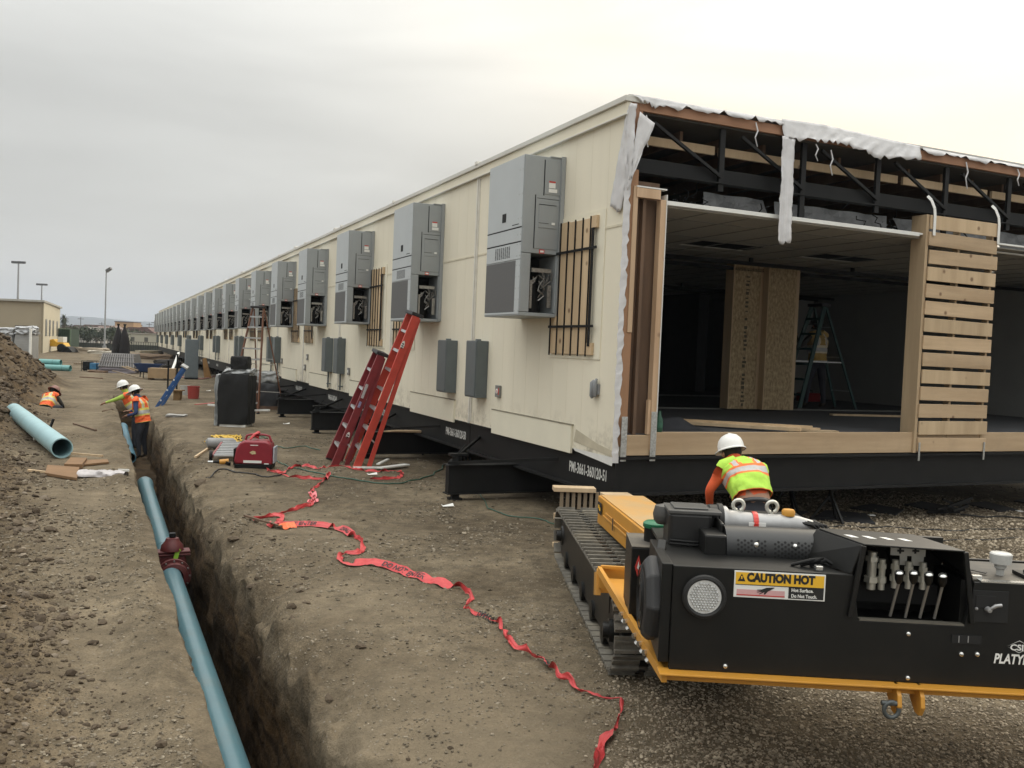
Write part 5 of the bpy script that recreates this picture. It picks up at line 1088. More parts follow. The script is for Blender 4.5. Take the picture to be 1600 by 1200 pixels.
# fuel tank, filler, warning diamond
w=MB(); w.box((.60,4.45,.735),(.72,4.80,1.085)); w.box((.722,4.46,.735),(.80,4.80,1.07)); tk=w.build('fuel_tank',MBK,bevel=.006,**kw)
w=MB(); w.box((.60,4.45,1.086),(.80,4.80,1.090)); w.build('tank_top',DUST,tk,world=True)
w=MB(); w.lathe([(.055,1.09),(.055,1.165),(.0005,1.166)],(.73,4.62,0),22); w.build('filler_neck',BLK2,tk,world=True,smooth=R(40))
w=MB(); w.lathe([(.059,1.16),(.062,1.166),(.062,1.182),(.05,1.192),(.0005,1.193)],(.73,4.62,0),22); w.build('green_cap',M('green_cap_plastic',(.015,.15,.07),.4),tk,world=True,smooth=R(40))
w=MB(); w.add([(.6365,4.4475,.93),(.650,4.4475,.99),(.6365,4.4475,1.05),(.618,4.4475,.99)],[(0,1,2,3)]); w.build('warning_diamond',RED,tk,world=True)
w=MB(); w.add([(.6365,4.4465,.975),(.642,4.4465,.985),(.6365,4.4465,1.02),(.630,4.4465,.985)],[(0,1,2,3)]); w.build('diamond_flame',STK,tk,world=True)
# fan shroud facing left
w=MB(); vs=[(.19,.0),(.19,.035),(.165,.06),(.05,.065),(.001,.065)]
w.lathe([(r_,-x_) for r_,x_ in vs],(.665,YF+.22,.975),8,axis='X'); w.build('fan_shroud',M('shroud_black',(.025,.025,.026),.6,var=.1),bevel=.008,**kw)
w=MB()
for r_ in (.05,.09,.13): w.lathe([(r_,-.068),(r_+.006,-.072),(r_+.012,-.068)],(.665,YF+.22,.975),32,axis='X')
w.build('shroud_ring',BLK2,smooth=R(50),**kw)
w=MB(); w.bar((.68,YF+.26,1.12),(.70,YF+.36,1.20),.04,.03); w.box((.67,YF+.1,.74),(.70,YF+.5,.80)); w.build('shroud_bracket',MBK,bevel=.006,**kw)
# yellow engine cover beyond
ycv=Matrix.Translation((.62,7.88,0))@Matrix.Rotation(R(9),4,'Z')
w=MB(); w.hexa([(0,0,.56),(0,-2.0,.56),(.42,-2.0,.56),(.42,0,.56),(0,0,.80),(0,-2.0,.80),(.42,-2.0,.80),(.42,0,.80)])
w.box((-.012,-1.95,.655),(.0,-.25,.675)); w.box((-.012,-1.95,.70),(-.0,-.35,.712)); yb=w.build('engine_cover',ORG,bevel=.012,xf=ycv,**kw)
w=MB(); w.box((.02,-1.98,.803),(.40,-.02,.808)); w.build('cover_top',ORGD,yb,world=True,xf=ycv)
w=MB(); w.box((-.014,-.20,.66),(-.0115,-.06,.76)); w.box((-.014,-.66,.62),(-.0125,-.63,.72)); w.build('cover_badge',INK,yb,world=True,xf=ycv)
w=MB(); w.box((-.0155,-.17,.69),(-.0142,-.12,.72)); w.box((-.0155,-.13,.705),(-.0142,-.08,.735)); w.build('badge_mark',YEL,yb,world=True,xf=ycv)
w=MB(); w.box((.05,-1.9,.15),(.9,-.05,.555)); w.cyl((-.1,-.7,.42),(.9,-.7,.42),.07,n=14); w.cyl((-.1,-1.2,.45),(.9,-1.2,.45),.05,n=14); w.build('undercarriage_frame',MBK,bevel=.01,xf=ycv,**kw)
# tracks
def track(name,x,y,ang,length,hh,wd):
    mt=Matrix.Translation((x,y,0))@Matrix.Rotation(ang,4,'Z'); r=hh/2-.03
    path=[]; n=0; per=2*(length-2*r)+2*math.pi*r; ns=int(per/.125)
    def at_(s):
        s%=per; a=length-2*r
        if s<a: return (r+s,2*r+.03,0.)
        s-=a
        if s<math.pi*r: t=s/r; return (length-r+r*math.sin(t),r+.03+r*math.cos(t),-t)
        s-=math.pi*r
        if s<a: return (length-r-s,.03,math.pi)
        s-=a; t=s/r; return (r-r*math.sin(t),r+.03-r*math.cos(t),math.pi-t)
    w=MB(); w2=MB()
    for i in range(ns):
        yy,zz,t=at_(i*per/ns); rot=Matrix.Rotation(-t,3,'X') if 0 else Matrix.Rotation(t,3,'X'); c=Vector((wd/2,yy,zz))
        def bx_(a,b): 
            p=[(a[0],a[1],a[2]),(b[0],a[1],a[2]),(b[0],b[1],a[2]),(a[0],b[1],a[2]),(a[0],a[1],b[2]),(b[0],a[1],b[2]),(b[0],b[1],b[2]),(a[0],b[1],b[2])]; return [c+rot@Vector(q) for q in p]
        w.hexa(bx_((-wd/2,-.057,-.008),(wd/2,.050,.010))); 
        w.hexa(bx_((-wd/2,-.050,.010),(-.03,-.028,.036))); w.hexa(bx_((.03,-.050,.010),(wd/2,-.028,.036))); w.hexa(bx_((-wd/2,.010,.010),(-.03,.026,.022))); w.hexa(bx_((.03,.010,.010),(wd/2,.026,.022)))
        w2.hexa(bx_((-.028,-.03,.011),(.028,.02,.018))); w2.hexa(bx_((-.05,-.035,-.05),(.05,.03,-.009)))
    tr=w.build(name,RUB,xf=mt,bevel=.002,**kw); w2.build('chain_link',MBK,tr,world=True,xf=mt)
    w=MB(); w.box((.055,.22,.10),(wd-.05,length-.25,.40)); w.box((.05,.5,.30),(.054,length-.5,.42)); w.build('side_frame',MBK,tr,world=True,xf=mt,bevel=.015)
    for yy,rr_ in ((r+.02,.20),(length-r-.02,.20)):
        w=MB(); w.lathe([(.0005,.04),(.09,.04),(.10,.055),(rr_,.06),(rr_,wd-.06),(.0005,wd-.06)],(0,yy,r+.03),24,axis='X'); w.lathe([(.0005,-.01),(.05,-.005),(.055,.04)],(0,yy,r+.03),14,axis='X'); w.build('idler_wheel',MBK,tr,world=True,xf=mt,smooth=R(35))
    for k in range(5):
        yy=.65+k*(length-1.3)/4; w=MB(); w.lathe([(.0005,.03),(.075,.035),(.075,wd-.04),(.0005,wd-.04)],(0,yy,.12),16,axis='X'); w.build('track_roller',MBK,tr,world=True,xf=mt,smooth=R(35))
    return tr
track('crawler_track',.62,5.50,R(6.1),3.45,.53,.40)
track('crawler_track',1.54,6.0,R(6.1),1.35,.50,.36)
w=MB(); w.cyl((.60,5.72,.27),(.70,5.72,.27),.075,n=18); w.cyl((.56,5.72,.27),(.60,5.72,.27),.05,n=18); w.build('drive_motor',MBK,smooth=R(40),**kw)
w=MB(); w.box((.80,5.3,.30),(1.6,5.6,.68)); w.box((.8,4.3,.55),(2.6,4.9,.688)); w.box((1.0,5.6,.2),(1.6,6.2,.5)); w.build('main_frame',MBK,bevel=.01,**kw)
mc_fix=Matrix.Translation((.69,3.72,0))@Matrix.Rotation(R(-2.5),4,'Z')@Matrix.Translation((-.69,-3.72,0)); mc.matrix_world=mc_fix@WM[mc.name]
# pallet behind the track
pt=thing('wooden_pallet','weathered wooden pallet standing on edge under the building corner','pallet',(.50,9.30,0),R(4))
for i in range(7):
    w=MB(); w.box((.05+i*.062,0,.02),(.085+i*.062,.03,.60)); w.build('slat',M('weathered_wood',(.22,.17,.115),.85,var=.25,scale=8,stretch=(1,1,.2)),pt)
w=MB(); w.box((-.02,-.03,.60),(.42,.14,.645)); w.build('stringer',WOODP,pt,bevel=.003); MB().box((0,.032,.3),(.48,.10,.36)).build('stringer',WOODP,pt); MB().box((0,.03,.0),(.48,.10,.05)).build('stringer',WOODP,pt)
pt=thing('wood_block','stack of short lumber blocks beside the standing pallet','wood blocks',(1.02,9.4,0),R(10)); w=MB(); w.box((0,0,0),(.35,.3,.28)); w.build('lower_block',WOOD,pt,bevel=.004); w=MB(); w.box((.02,.02,.282),(.33,.25,.56)); w.build('upper_block',WOODP,pt,bevel=.004)
# jack stands and pads
def jack(x,y,h,l):
    o=thing('jack_stand',l,'jack stand',(x,y,gh(x,y)+.03),BYAW,'steel jack stands under the open end'); 
    w=MB()
    for k in range(3):
        a=k*2.09+.5; w.bar((.24*math.cos(a),.24*math.sin(a),0),(0,0,h),.028,.028)
    w.build('stand_leg',BLK,o)
    w=MB(); w.cyl((0,0,h-.10),(0,0,h+.05),.028,n=10); w.box((-.05,-.05,h+.05),(.05,.05,h+.065)); w.build('stand_screw',BLK,o,smooth=R(40))
    w=MB(); w.tube([(.24*math.cos(k*2.09+.5),.24*math.sin(k*2.09+.5),.01) for k in (0,1,2,3)],.010,5); w.build('base_ring',BLK,o)
def pad(pts,l):
    P=[Gp(*p) for p in pts]; w=MB(); z=max(gh(p.x,p.y) for p in P)+.012; b=[(p.x,p.y,z-.03) for p in P]; w.hexa(b+[(a,c,z+.008) for a,c,_ in b]); tag(w.build('support_pad',M('black_pad',(.016,.016,.018),.75,var=.3,scale=8),None,bevel=.004),l,'support pad','black support pads on the gravel')
a=Gp(1230,806); jack(a.x,a.y,.42,'black tripod jack stand just right of the stooping worker'); a=Gp(1296,817); jack(a.x,a.y,.34,'black tripod jack stand on a pad, second right of the worker')
pad([(1180,803),(1250,808),(1262,801),(1200,797)],'black pad under the jack stand nearest the worker'); pad([(1268,812),(1368,820),(1352,804),(1290,799)],'black pad under the second jack stand with a pale tag'); pad([(1328,795),(1400,806),(1412,798),(1362,789)],'empty black pad right of the second jack stand'); pad([(1413,790),(1470,802),(1505,797),(1440,785)],'black pad under the fallen black bundle'); pad([(1504,788),(1560,800),(1590,798),(1540,785)],'empty black pad right of the fallen bundle'); pad([(1584,784),(1640,792),(1660,786),(1600,780)],'black pad at the right edge of the photo')
for p,l in (((1362,808),'small pale paper tag beside the second jack stand pad'),((1593,801),'small white paper tag on gravel at the right edge')):
    c=Gp(*p); z=gh(c.x,c.y)+.02; tag(MB().box((c.x-.04,c.y-.03,z),(c.x+.04,c.y+.04,z+.01)).build('paper_tag',WHITE,None),l,'tag')
c=Gp(1478,806); cz=gh(c.x,c.y); o=thing('folded_stand','collapsed black folding stand lying on the gravel under the building','folded stand',(c.x,c.y,cz))
w=MB(); random.seed(21)
for k in range(7): w.bar((random.uniform(-.35,.3),random.uniform(-.15,.15),.03+.02*k),(random.uniform(-.1,.35),random.uniform(-.15,.15),.06+.035*k),.03,.03)
w.build('stand_tube',BLK,o); w=MB(); w.tube([(.2,0,.03),(.5,-.1,.02),(.8,.05,.02),(1.1,-.05,.02),(1.5,.05,.02)],.012,6); w.build('trailing_cable',BLK,o)
# ---------------- red barrier tape ----------------
TAPE=M('red_barrier_tape',(.42,.025,.03),.5,col2=(.58,.06,.06),scale=9,dirt=.12,dcol=(.45,.2,.17),bump=.5,bscale=22); TAPEP=M('faded_pink_tape',(.75,.20,.22),.5,var=.1,scale=10,bump=.4,bscale=22); TAPEO=M('orange_tape',(.85,.16,.05),.5,var=.08)
def catmull(P,n=14):
    out=[]; P=[Vector(p) for p in P]; Q=[P[0]*2-P[1]]+P+[P[-1]*2-P[-2]]
    for i in range(1,len(Q)-2):
        for k in range(n):
            t=k/n; a,b,c,d=Q[i-1],Q[i],Q[i+1],Q[i+2]; out.append(.5*((2*b)+(c-a)*t+(2*a-5*b+4*c-d)*t*t+(3*b-a-3*c+d)*t**3))
    out.append(P[-1]); return out
def ribbon(name,label,pix,width=.085,seed=1,flat=(),mat=None,lift=.012,parent=None,text=()):
    pts=[Gp(*p) for p in pix]; pts=[Vector((p.x,p.y,0)) for p in pts]; C=catmull(pts,16); S=[0]
    for a,b in zip(C,C[1:]): S.append(S[-1]+(b-a).length)
    n=max(30,int(S[-1]/.022)); tot=S[-1]
    def atS(s):
        s=max(0,min(tot-1e-6,s)); i=int(np.searchsorted(S,s,side='right'))-1; i=min(i,len(C)-2); f=(s-S[i])/max(1e-9,S[i+1]-S[i]); return C[i].lerp(C[i+1],f),(C[i+1]-C[i]).normalized()
    def frame(s):
        p,t=atS(s); calm=max([math.exp(-(max(0,abs(s-m_)-h_)/.10)**2) for m_,h_ in flat] or [0.])
        nn=float(fbm(np.float64(s*1.5),np.float64(seed),seed,3)); n2=float(fbm(np.float64(s*5),np.float64(seed+3),seed+9,2))
        roll=(1-calm)*(nn*6.5+n2*2.2)+calm*(.45+.0*n2); wd=width*(1-(1-calm)*(.22+.6*abs(n2)+.4*min(1,abs(nn)*2)))
        side=Vector((-t.y,t.x,0)); 
        if side.y<0 and calm>.5: side=side
        sgn=1
        d=side*math.cos(roll)+Vector((0,0,1))*math.sin(roll); hz=abs(math.sin(roll))*wd/2
        c=p+side*(1-calm)*.03*n2; c.z=gh(c.x,c.y)+lift+hz+.012*abs(n2); return c,d,wd,t
    w=MB(); vs=[];fs=[]; nv=6
    for i in range(n+1):
        c,d,wd,t=frame(i/n*tot); nr_=t.cross(d)
        for j in range(nv+1):
            e=(j/nv-.5)*wd; cr=.014*float(fbm(np.float64(i*.35),np.float64(j*.8),seed+5,2)); vs.append(c+d*e+nr_*cr)
    for i in range(n):
        for j in range(nv): q=i*(nv+1)+j; fs.append((q,q+nv+1,q+nv+2,q+1))
    w.add(vs,fs)
    if parent is None: o=tag(w.build(name,mat or TAPE,None,smooth=R(50)),label,'tape')
    else: o=w.build(name,mat or TAPE,parent,smooth=R(50))
    for body,sc0,size,flip in text:
        tv,tf=text_mesh(body,size,.85,0,.0020); 
        if not tv: continue
        wdt=max(v[0] for v in tv); w2=MB(); nv_=[]
        for x,y,_ in tv:
            s=sc0+(x-wdt/2); c,d,wd,t=frame(s); 
            nr_=t.cross(d); nr_=nr_ if nr_.z>0 else -nr_
            yy=(y-size*.36)*flip; nv_.append(c+d*yy+nr_*.0045)
        w2.add(nv_,tf); w2.build('tape_lettering',INK,o)
    return o
# main run (left to right / toward the camera)
mainpix=[(432,823),(452,820),(490,822),(530,829),(556,842),(567,852),(560,866),(536,866),(533,878),(550,888),(575,886),(610,891),(650,902),(700,915),(722,921),(738,936),(728,948),(752,962),(775,972),(790,985),(792,1000),(812,1012),(850,1036),(885,1062),(925,1085),(962,1092),(970,1100),(958,1135),(948,1152),(940,1180),(928,1215)]
PP=[Gp(*p) for p in mainpix]; CC=catmull([Vector((p.x,p.y,0)) for p in PP],16); SS=[0]
for a,b in zip(CC,CC[1:]): SS.append(SS[-1]+(b-a).length)
def s_at(px,py):
    g_=Gp(px,py); g_.z=0; k=min(range(len(CC)),key=lambda i:(CC[i]-g_).length); return SS[k]
tx=[('T ENTER',s_at(478,821),.085,1),('DO NOT ENTER',s_at(632,897),.085,1),('DANG',s_at(540,833),.08,1),('DANGER',s_at(760,965),.07,1),('ENTER',s_at(848,1035),.07,1)]
ribbon('barrier_tape','long crumpled red tape reading DO NOT ENTER snaking across the soil to the foreground',mainpix,.095,3,flat=[(s_at(478,821),.30),(s_at(632,897),.50),(s_at(540,833),.15)],text=tx)
ribbon('barrier_tape','red tape twisted from the generator down to the pink knot',[(417,737),(445,744),(485,749),(505,750),(514,744),(500,758),(488,764),(486,778),(486,788),(470,795),(440,803),(415,808),(397,810)],.085,17)
ribbon('barrier_tape','red tape looping past the white boards below the red ladders',[(417,738),(440,741),(455,733),(475,731),(495,735),(520,732),(540,732),(560,738),(590,739),(615,738),(628,741),(622,749),(600,752),(578,752)],.085,29)
ribbon('barrier_tape','short red tape clump beside the orange tagged end',[(398,810),(412,806),(430,806),(440,808),(432,816),(424,824),(420,818)],.09,41)
ribbon('pink_ribbon','bright pink flagging knot tied on the red tape','tape' and [(484,768),(490,776),(482,785),(494,781),(490,770)],.10,53,mat=TAPEP)
ribbon('orange_ribbon','orange tape end beside the lettering on the main tape',[(440,826),(450,823),(462,822)],.10,61,mat=TAPEO,flat=[(0.1,.3)])
stick('thin dark stake lying under the tape end',(382,806),(440,826),wd=.025,h=.02,mat=WOODD,lift=.04)
# ---------------- generator and tools ----------------
GRED=M('generator_red',(.24,.018,.03),.35,var=.08,scale=5,dirt=.12,dcol=(.12,.03,.03)); 
a=Gp(396,733); gz=gh(a.x,a.y); gn=thing('generator','portable red suitcase generator with black base on the soil by the trench','generator',(a.x,a.y+.12,gz),R(6))
prof=[(-.30,.06),(-.31,.12),(-.28,.30),(-.23,.40),(-.15,.435),(.17,.435),(.24,.40),(.27,.30),(.29,.12),(.28,.06)]
w=MB(); w.prism(prof,-.18,.18,axis='Y'); w.build('housing',GRED,gn,bevel=.03,smooth=R(50))
w=MB(); w.box((-.30,-.18,.0),(.28,.18,.065)); w.box((-.33,-.12,.03),(-.30,.12,.3)); w.build('base',BLK2,gn,bevel=.01)
w=MB(); w.box((.285,-.15,.08),(.31,.15,.34)); w.build('control_panel',M('pale_grey_panel',(.38,.42,.46),.5,var=.2,scale=25),gn,bevel=.01)
w=MB(); w.tube([(-.17,0,.43),(-.15,0,.50),(-.08,0,.52),(.12,0,.52),(.20,0,.50),(.24,0,.40)],.018,8); w.build('carry_handle',GRED,gn,smooth=R(60))
w=MB(); w.box((-.06,-.185,.36),(.06,-.181,.372)); w.box((-.16,-.188,.085),(.12,-.183,.125)); w.box((.16,-.188,.07),(.23,-.183,.085)); w.build('white_mark',STK,gn)
w=MB(); put_text(w,'4k',(-.05,-.186,.225),(1,0,0),(0,0,1),.06,1,bold=.004) if 0 else w.add([(-.07,-.1845,.25),(-.02,-.1845,.28),(.02,-.1845,.27),(.03,-.1845,.23),(-.03,-.1845,.22)],[(0,1,2,3,4)]); w.build('emblem_patch',M('pale_gold_patch',(.55,.45,.25),.5,var=.3,scale=60),gn)
for i in range(3): ribbon('wound_tape','',[(388,700+i),(400,698),(410,702),(418,706)],.06,70+i,parent=None) if 0 else None
w=MB(); P=[(-.08,-.1,.45),(-.02,-.06,.53),(.03,.0,.56),(.0,.05,.48),(-.04,.0,.5),(.04,-.05,.47)]; w.tube(P,[.03,.035,.03,.04,.03,.02],8,flat=.5); w.build('wound_tape',TAPE,gn)
# extension ladder section / dolly left of the generator
a=Gp(352,722); dz=gh(a.x,a.y); dl=thing('hand_dolly','aluminium dolly frame lying flat beside the red generator','hand dolly',(a.x,a.y+.05,dz),R(16))
w=MB()
for x in (-.22,.20): w.bar((x,0,.08),(x+.1,1.25,.16),.03,.05)
w.build('dolly_rail',M('dull_red_rail',(.25,.05,.05),.5,dirt=.3),dl)
w=MB()
for i in range(9): t=i/8; w.bar((-.20+.1*t,1.25*t,.095+.08*t),(.2+.1*t,1.25*t,.095+.08*t),.11,.02)
w.build('dolly_slat',ALU,dl)
w=MB()
for x in (-.27,.23): w.cyl((x,0,.09),(x+.05,0,.09),.085,n=16)
w.build('dolly_wheel',BLK2,dl,smooth=R(40))
a=Gp(340,705); o=thing('shop_light','grey rounded light housing lying behind the dolly frame','light housing',(a.x-.05,a.y+.3,gh(a.x,a.y)),R(20)); w=MB(); w.tube([(-.25,0,.1),(-.22,0,.11),(.22,0,.11),(.27,0,.1)],[.05,.10,.10,.06],14); w.build('housing_shell',M('dull_grey_metal',(.25,.25,.25),.5,var=.15),o,smooth=R(50)); w=MB(); w.box((-.12,-.03,0),(.12,.03,.03)); w.build('housing_base',BLK2,o)
stick('wooden tool handle lying toward the trench edge left of the dolly',(305,717),(330,698),wd=.035,h=.035,lift=.03)
a=Gp(345,728); o=thing('power_drill','yellow and black cordless tool lying on the soil left of the generator','power tool',(a.x,a.y,gh(a.x,a.y)),R(15)); w=MB(); w.tube([(-.02,0,.05),(.12,0,.06)],[.04,.045],12); w.build('tool_body',ORG,o,smooth=R(50)); w=MB(); w.bar((.06,0,.05),(.14,-.08,.03),.04,.05); w.tube([(-.12,0,.05),(-.02,0,.05)],[.015,.03],10); w.build('tool_grip',BLK2,o); w=MB(); w.tube([(-.2,0,.05),(-.12,0,.05)],[.018,.02],10); w.build('tool_bit',ALU,o,smooth=R(50))
def cord(label,pix,r,mat,wob=.04,name='extension_cord',seed=0,cat='cord'):
    P=[Gp(*p) for p in pix]; C=catmull([Vector((p.x,p.y,0)) for p in P],12); out=[]
    for i,c in enumerate(C):
        c=c+Vector((float(fbm(np.float64(i*.21),np.float64(seed),seed,2)),float(fbm(np.float64(i*.21),np.float64(seed+5),seed+2,2)),0))*wob; c.z=gh(c.x,c.y)+r+.004; out.append(c)
    return tag(MB().tube(out,r,6).build(name,mat,None,smooth=R(80)),label,cat)
YC=M('yellow_cord',(.60,.38,.04),.5); GC=M('green_cord',(.03,.10,.07),.5); BC_=M('black_cord',(.015,.015,.015),.5)
yp=[(325,690)]; random.seed(31)
for i in range(26): yp.append((348+18*math.cos(i*1.35)+i*.5,686+5*math.sin(i*1.9)))
cord('tangled coil of yellow cord on the soil in front of the black wrapped stack',yp,.014,YC,.12)
cord('black cord looping in front of the red generator',[(320,745),(335,741),(350,735),(365,740),(385,741),(400,744),(420,747),(445,742)],.010,BC_,.08,seed=4)
cord('green cord running over the soil from the generator to the near tow beam',[(428,715),(440,725),(470,735),(520,747),(580,756),(620,757),(650,750),(680,740),(696,728)],.009,GC,.06,seed=5)
cord('thin dark cord running right of the generator toward the ladders',[(430,698),(450,701),(475,698),(500,704)],.009,GC,.08,seed=6)
cord('coiled green cord heap on soil behind the generator',[(388,690),(400,683),(412,688),(408,694),(396,692),(392,686),(404,682),(414,686)],.010,GC,.08,seed=8)
cord('thin pale green cord hanging by the near tow beam across the soil',[(742,760),(760,790),(775,800),(800,808),(840,812),(868,820)],.007,GC,.05,seed=9)
cord('dark cable lying across the gravel under the open end',[(1250,826),(1330,824),(1400,826),(1480,830),(1560,827),(1640,830)],.008,BC_,.1,seed=10)
cord('long thin dark line across the gravel behind the control hood',[(1300,845),(1400,848),(1500,845),(1600,842)],.007,BC_,.06,seed=12)
# boards
for l,p0,p1,z in (('broad white board lying on the soil below the red ladders',(552,734),(600,734),.02),('narrow white board crossing the broad one below the ladders',(592,737),(636,731),.05),('grey short board propped on the white boards',(590,736),(606,728),.10)):
    stick(l,p0,p1,wd=.12 if 'broad' in l else .05,h=.02,mat=WHITE,lift=z,name='white_board',cat='board')
for (a,b,l) in (((-.6,7.05,.50),(1.0,6.6,.50),'upper pale plank resting on the tow beam behind the red ladders'),((-.5,6.95,.515),(.6,6.75,.53),'lower pale plank resting on the tow beam behind the red ladders')):
    tag(MB().bar(bloc(*a),bloc(*b),.09,.025).build('plank',WOODP,None),l,'plank')
# black wrapped stack and pallets
BW=M('black_roofing_wrap',(.007,.007,.007),.8,var=.3,scale=5,bump=.3,bscale=15); CLR=M('clear_wrap',(.30,.31,.31),.25,var=.3,scale=9,bump=.7,bscale=9); DKB=M('dark_bundle',(.035,.037,.042),.6,var=.3,scale=5,bump=.3,bscale=10)
def lump(w,x0,x1,y0,y1,z0,z1,seed,n=14,amp=.03,mat=0):
    # a softened box with uneven faces
    vs=[];ids={}; 
    def V(i,j,k):
        key=(i,j,k)
        if key not in ids:
            u,v,t=i/n,j/n,k/n; x=x0+(x1-x0)*u; y=y0+(y1-y0)*v; z=z0+(z1-z0)*t
            d=amp*float(fbm(np.float64(u*4+v*7),np.float64(t*4+v*3),seed,3)); e=amp*float(fbm(np.float64(v*5+t*3),np.float64(u*4+2),seed+3,3))
            rr_=1-.06*((2*u-1)**6+(2*v-1)**6)*((2*t-1)**2*.5+.5)-.05*max(0,(t-.8)*5)**3; x=(x-(x0+x1)/2)*rr_+(x0+x1)/2+d; y=(y-(y0+y1)/2)*rr_+(y0+y1)/2+e; z+=e*.6*(t>0)
            ids[key]=len(vs); vs.append((x,y,z))
        return ids[key]
    fs=[]
    for a in range(n):
        for b in range(n):
            for (f,s) in ((lambda p,q,c:(p,q,c),0),(lambda p,q,c:(p,c,q),1),(lambda p,q,c:(c,p,q),2)):
                for c in (0,n): fs.append((V(*f(a,b,c)),V(*f(a+1,b,c)),V(*f(a+1,b+1,c)),V(*f(a,b+1,c))))
    w.add(vs,fs,mat); return w
a=Gp(370,668); z=gh(a.x,a.y)
a.x-=.12; o=thing('wrapped_roll_stack','tall black wrapped stack of rolls on pallet sticks','wrapped stack',(a.x,a.y+.35,z))
w=MB(); lump(w,-.355,.365,-.35,.4,.06,1.24,3,amp=.05); w.build('black_wrap',BW,o,smooth=R(40))
w=MB(); lump(w,-.46,-.40,-.2,.3,.0,1.2,5,amp=.05); lump(w,-.30,.36,-.2,.34,1.2,1.34,6,amp=.1); w.build('clear_film',CLR,o,smooth=R(60))
w=MB(); w.box((-.3,-.3,0),(.3,.3,.06)); w.bar((-.75,.2,.46),(-.40,.2,.44),.05,.04); w.bar((.40,.1,.38),(.75,.1,.40),.07,.04); w.build('pallet_stick',WHITE,o)
tag(lump(MB(),-.20,.21,-.2,.2,0,.30,9,amp=.02).build('black_carton',BW,None,xf=Matrix.Translation((a.x+.06,a.y+.35,z+1.345))),'black carton sitting on top of the black wrapped stack','carton')
a=Gp(403,640); z=gh(a.x,a.y); o=thing('wrapped_pallet','low dark pallet load in clear film behind the black stack','pallet load',(a.x,a.y+.6,z),R(10)); w=MB(); lump(w,-.45,.45,-.5,.5,.1,.78,13,amp=.06); w.build('dark_load',DKB,o,smooth=R(40)); w=MB(); w.box((-.45,-.5,0),(.45,.5,.1)); w.build('pallet_base',WOODD,o)
w=MB(); lump(w,-.42,.40,-.4,.4,.78,1.10,14,amp=.1); w.build('film_top',CLR,o,smooth=R(60))
a=Gp(345,650); z=gh(a.x,a.y)
w=MB(); pts=[]; vs=[];fs=[]
for i in range(9):
    for j in range(16):
        t=j/15; vs.append((-.18+.035*i*(1.6-t*.9)-t*.0,.05*math.sin(i*1.9+j*.3),1.0*t+.02*math.sin(i+j)))
for i in range(8):
    for j in range(15): q=i*16+j; fs.append((q,q+16,q+17,q+1))
w.add(vs,fs); tag(w.build('plastic_sheet',CLR,None,smooth=R(70),xf=Matrix.Translation((a.x,a.y+.25,z))),'hanging clear plastic sheet at the left side of the black stack','plastic sheet')
# buckets
def bucket(px,py,mat,l,r=.15,h=.36):
    a=Gp(px,py); o=thing('bucket',l,'bucket',(a.x,a.y,gh(a.x,a.y))); w=MB(); w.lathe([(.0005,.0),(r*.86,0),(r,h),(r*1.06,h),(r*1.06,h-.02),(r*.97,h-.02),(r*.84,.02),(.0005,.02)],(0,0,0),24); w.build('pail',mat,o,smooth=R(50)); w=MB(); w.tube([(-r,0,h-.05),(-r*.8,-.08,h*.55),(0,-.16,h*.35),(r*.8,-.08,h*.55),(r,0,h-.05)],.006,5); w.build('wire_handle',ALU,o); return o
bucket(302,622,M('red_plastic',(.33,.05,.04),.5,var=.1,dirt=.2),'red plastic bucket on the soil beyond the trench worker',.20,.42)
bucket(289,617,M('white_plastic',(.42,.42,.40),.5,dirt=.3),'white bucket just left of the red bucket',.17,.34)
a=Gp(277,624); o=thing('brown_drum','small brown box on a post beside the blue ladder','box',(a.x,a.y,gh(a.x,a.y))); w=MB(); w.box((-.10,-.1,.05),(.12,.12,.30)); w.build('box_body',M('brown_box',(.18,.11,.045),.8),o,bevel=.01); w=MB(); w.box((-.16,-.16,.30),(.18,.18,.34)); w.box((-.1,-.1,0),(.1,.1,.05)); w.build('box_lid',M('brown_box',(.18,.11,.045),.8),o)
for px,py,hh in ((276,608,1.35),(262,608,1.1)):
    a=Gp(px,py); z=gh(a.x,a.y); tag(MB().cyl((a.x,a.y,z-.1),(a.x,a.y,z+hh),.035,n=8).lathe([(.05,0),(.05,.02),(.0005,.03)],(a.x,a.y,z+hh),8).build('stake_post',BLK2,None),('thin dark post right of the blue ladder' if px==276 else 'thin dark post behind the blue ladder top'),'post')
# ---------------- middle distance ----------------
def g3(px,py,dz=0): p=Gp(px,py); return Vector((p.x,p.y,gh(p.x,p.y)+dz))
# grey standing cabinet by the wall and things next to it
p=D(299,570,44); z0=gh(p.x,44); o=thing('switchgear_cabinet','tall grey switchgear cabinet standing beside the far cream wall','cabinet',(p.x,44,z0),BYAW)
w=MB(); w.box((-.30,-.25,.08),(.30,.25,1.95)); w.build('cabinet_body',M('slate_grey',(.13,.155,.17),.5,var=.08),o,bevel=.01); w=MB(); w.box((-.28,-.262,.12),(.28,-.252,1.90)); w.box((.2,-.275,1.0),(.22,-.262,1.15)); w.build('cabinet_door',M('slate_grey',(.13,.155,.17)),o,bevel=.004); w=MB(); w.box((-.3,-.25,0),(.3,.25,.08)); w.build('plinth',BLK2,o)
p=g3(300,590); o=thing('plywood_crate','low plywood crate on the soil before the grey cabinet','crate',(p.x-.1,42.2,gh(p.x,42.2)),R(8)); w=MB(); w.box((-.60,-.35,.08),(.62,.35,.55)); w.build('crate_body',M('plywood_face',(.33,.23,.13),.8,var=.1,scale=5),o,bevel=.005); w=MB(); w.box((-.60,-.3,0),(-.45,.3,.08)); w.box((.45,-.3,0),(.6,.3,.08)); w.build('skid',WOODD,o)
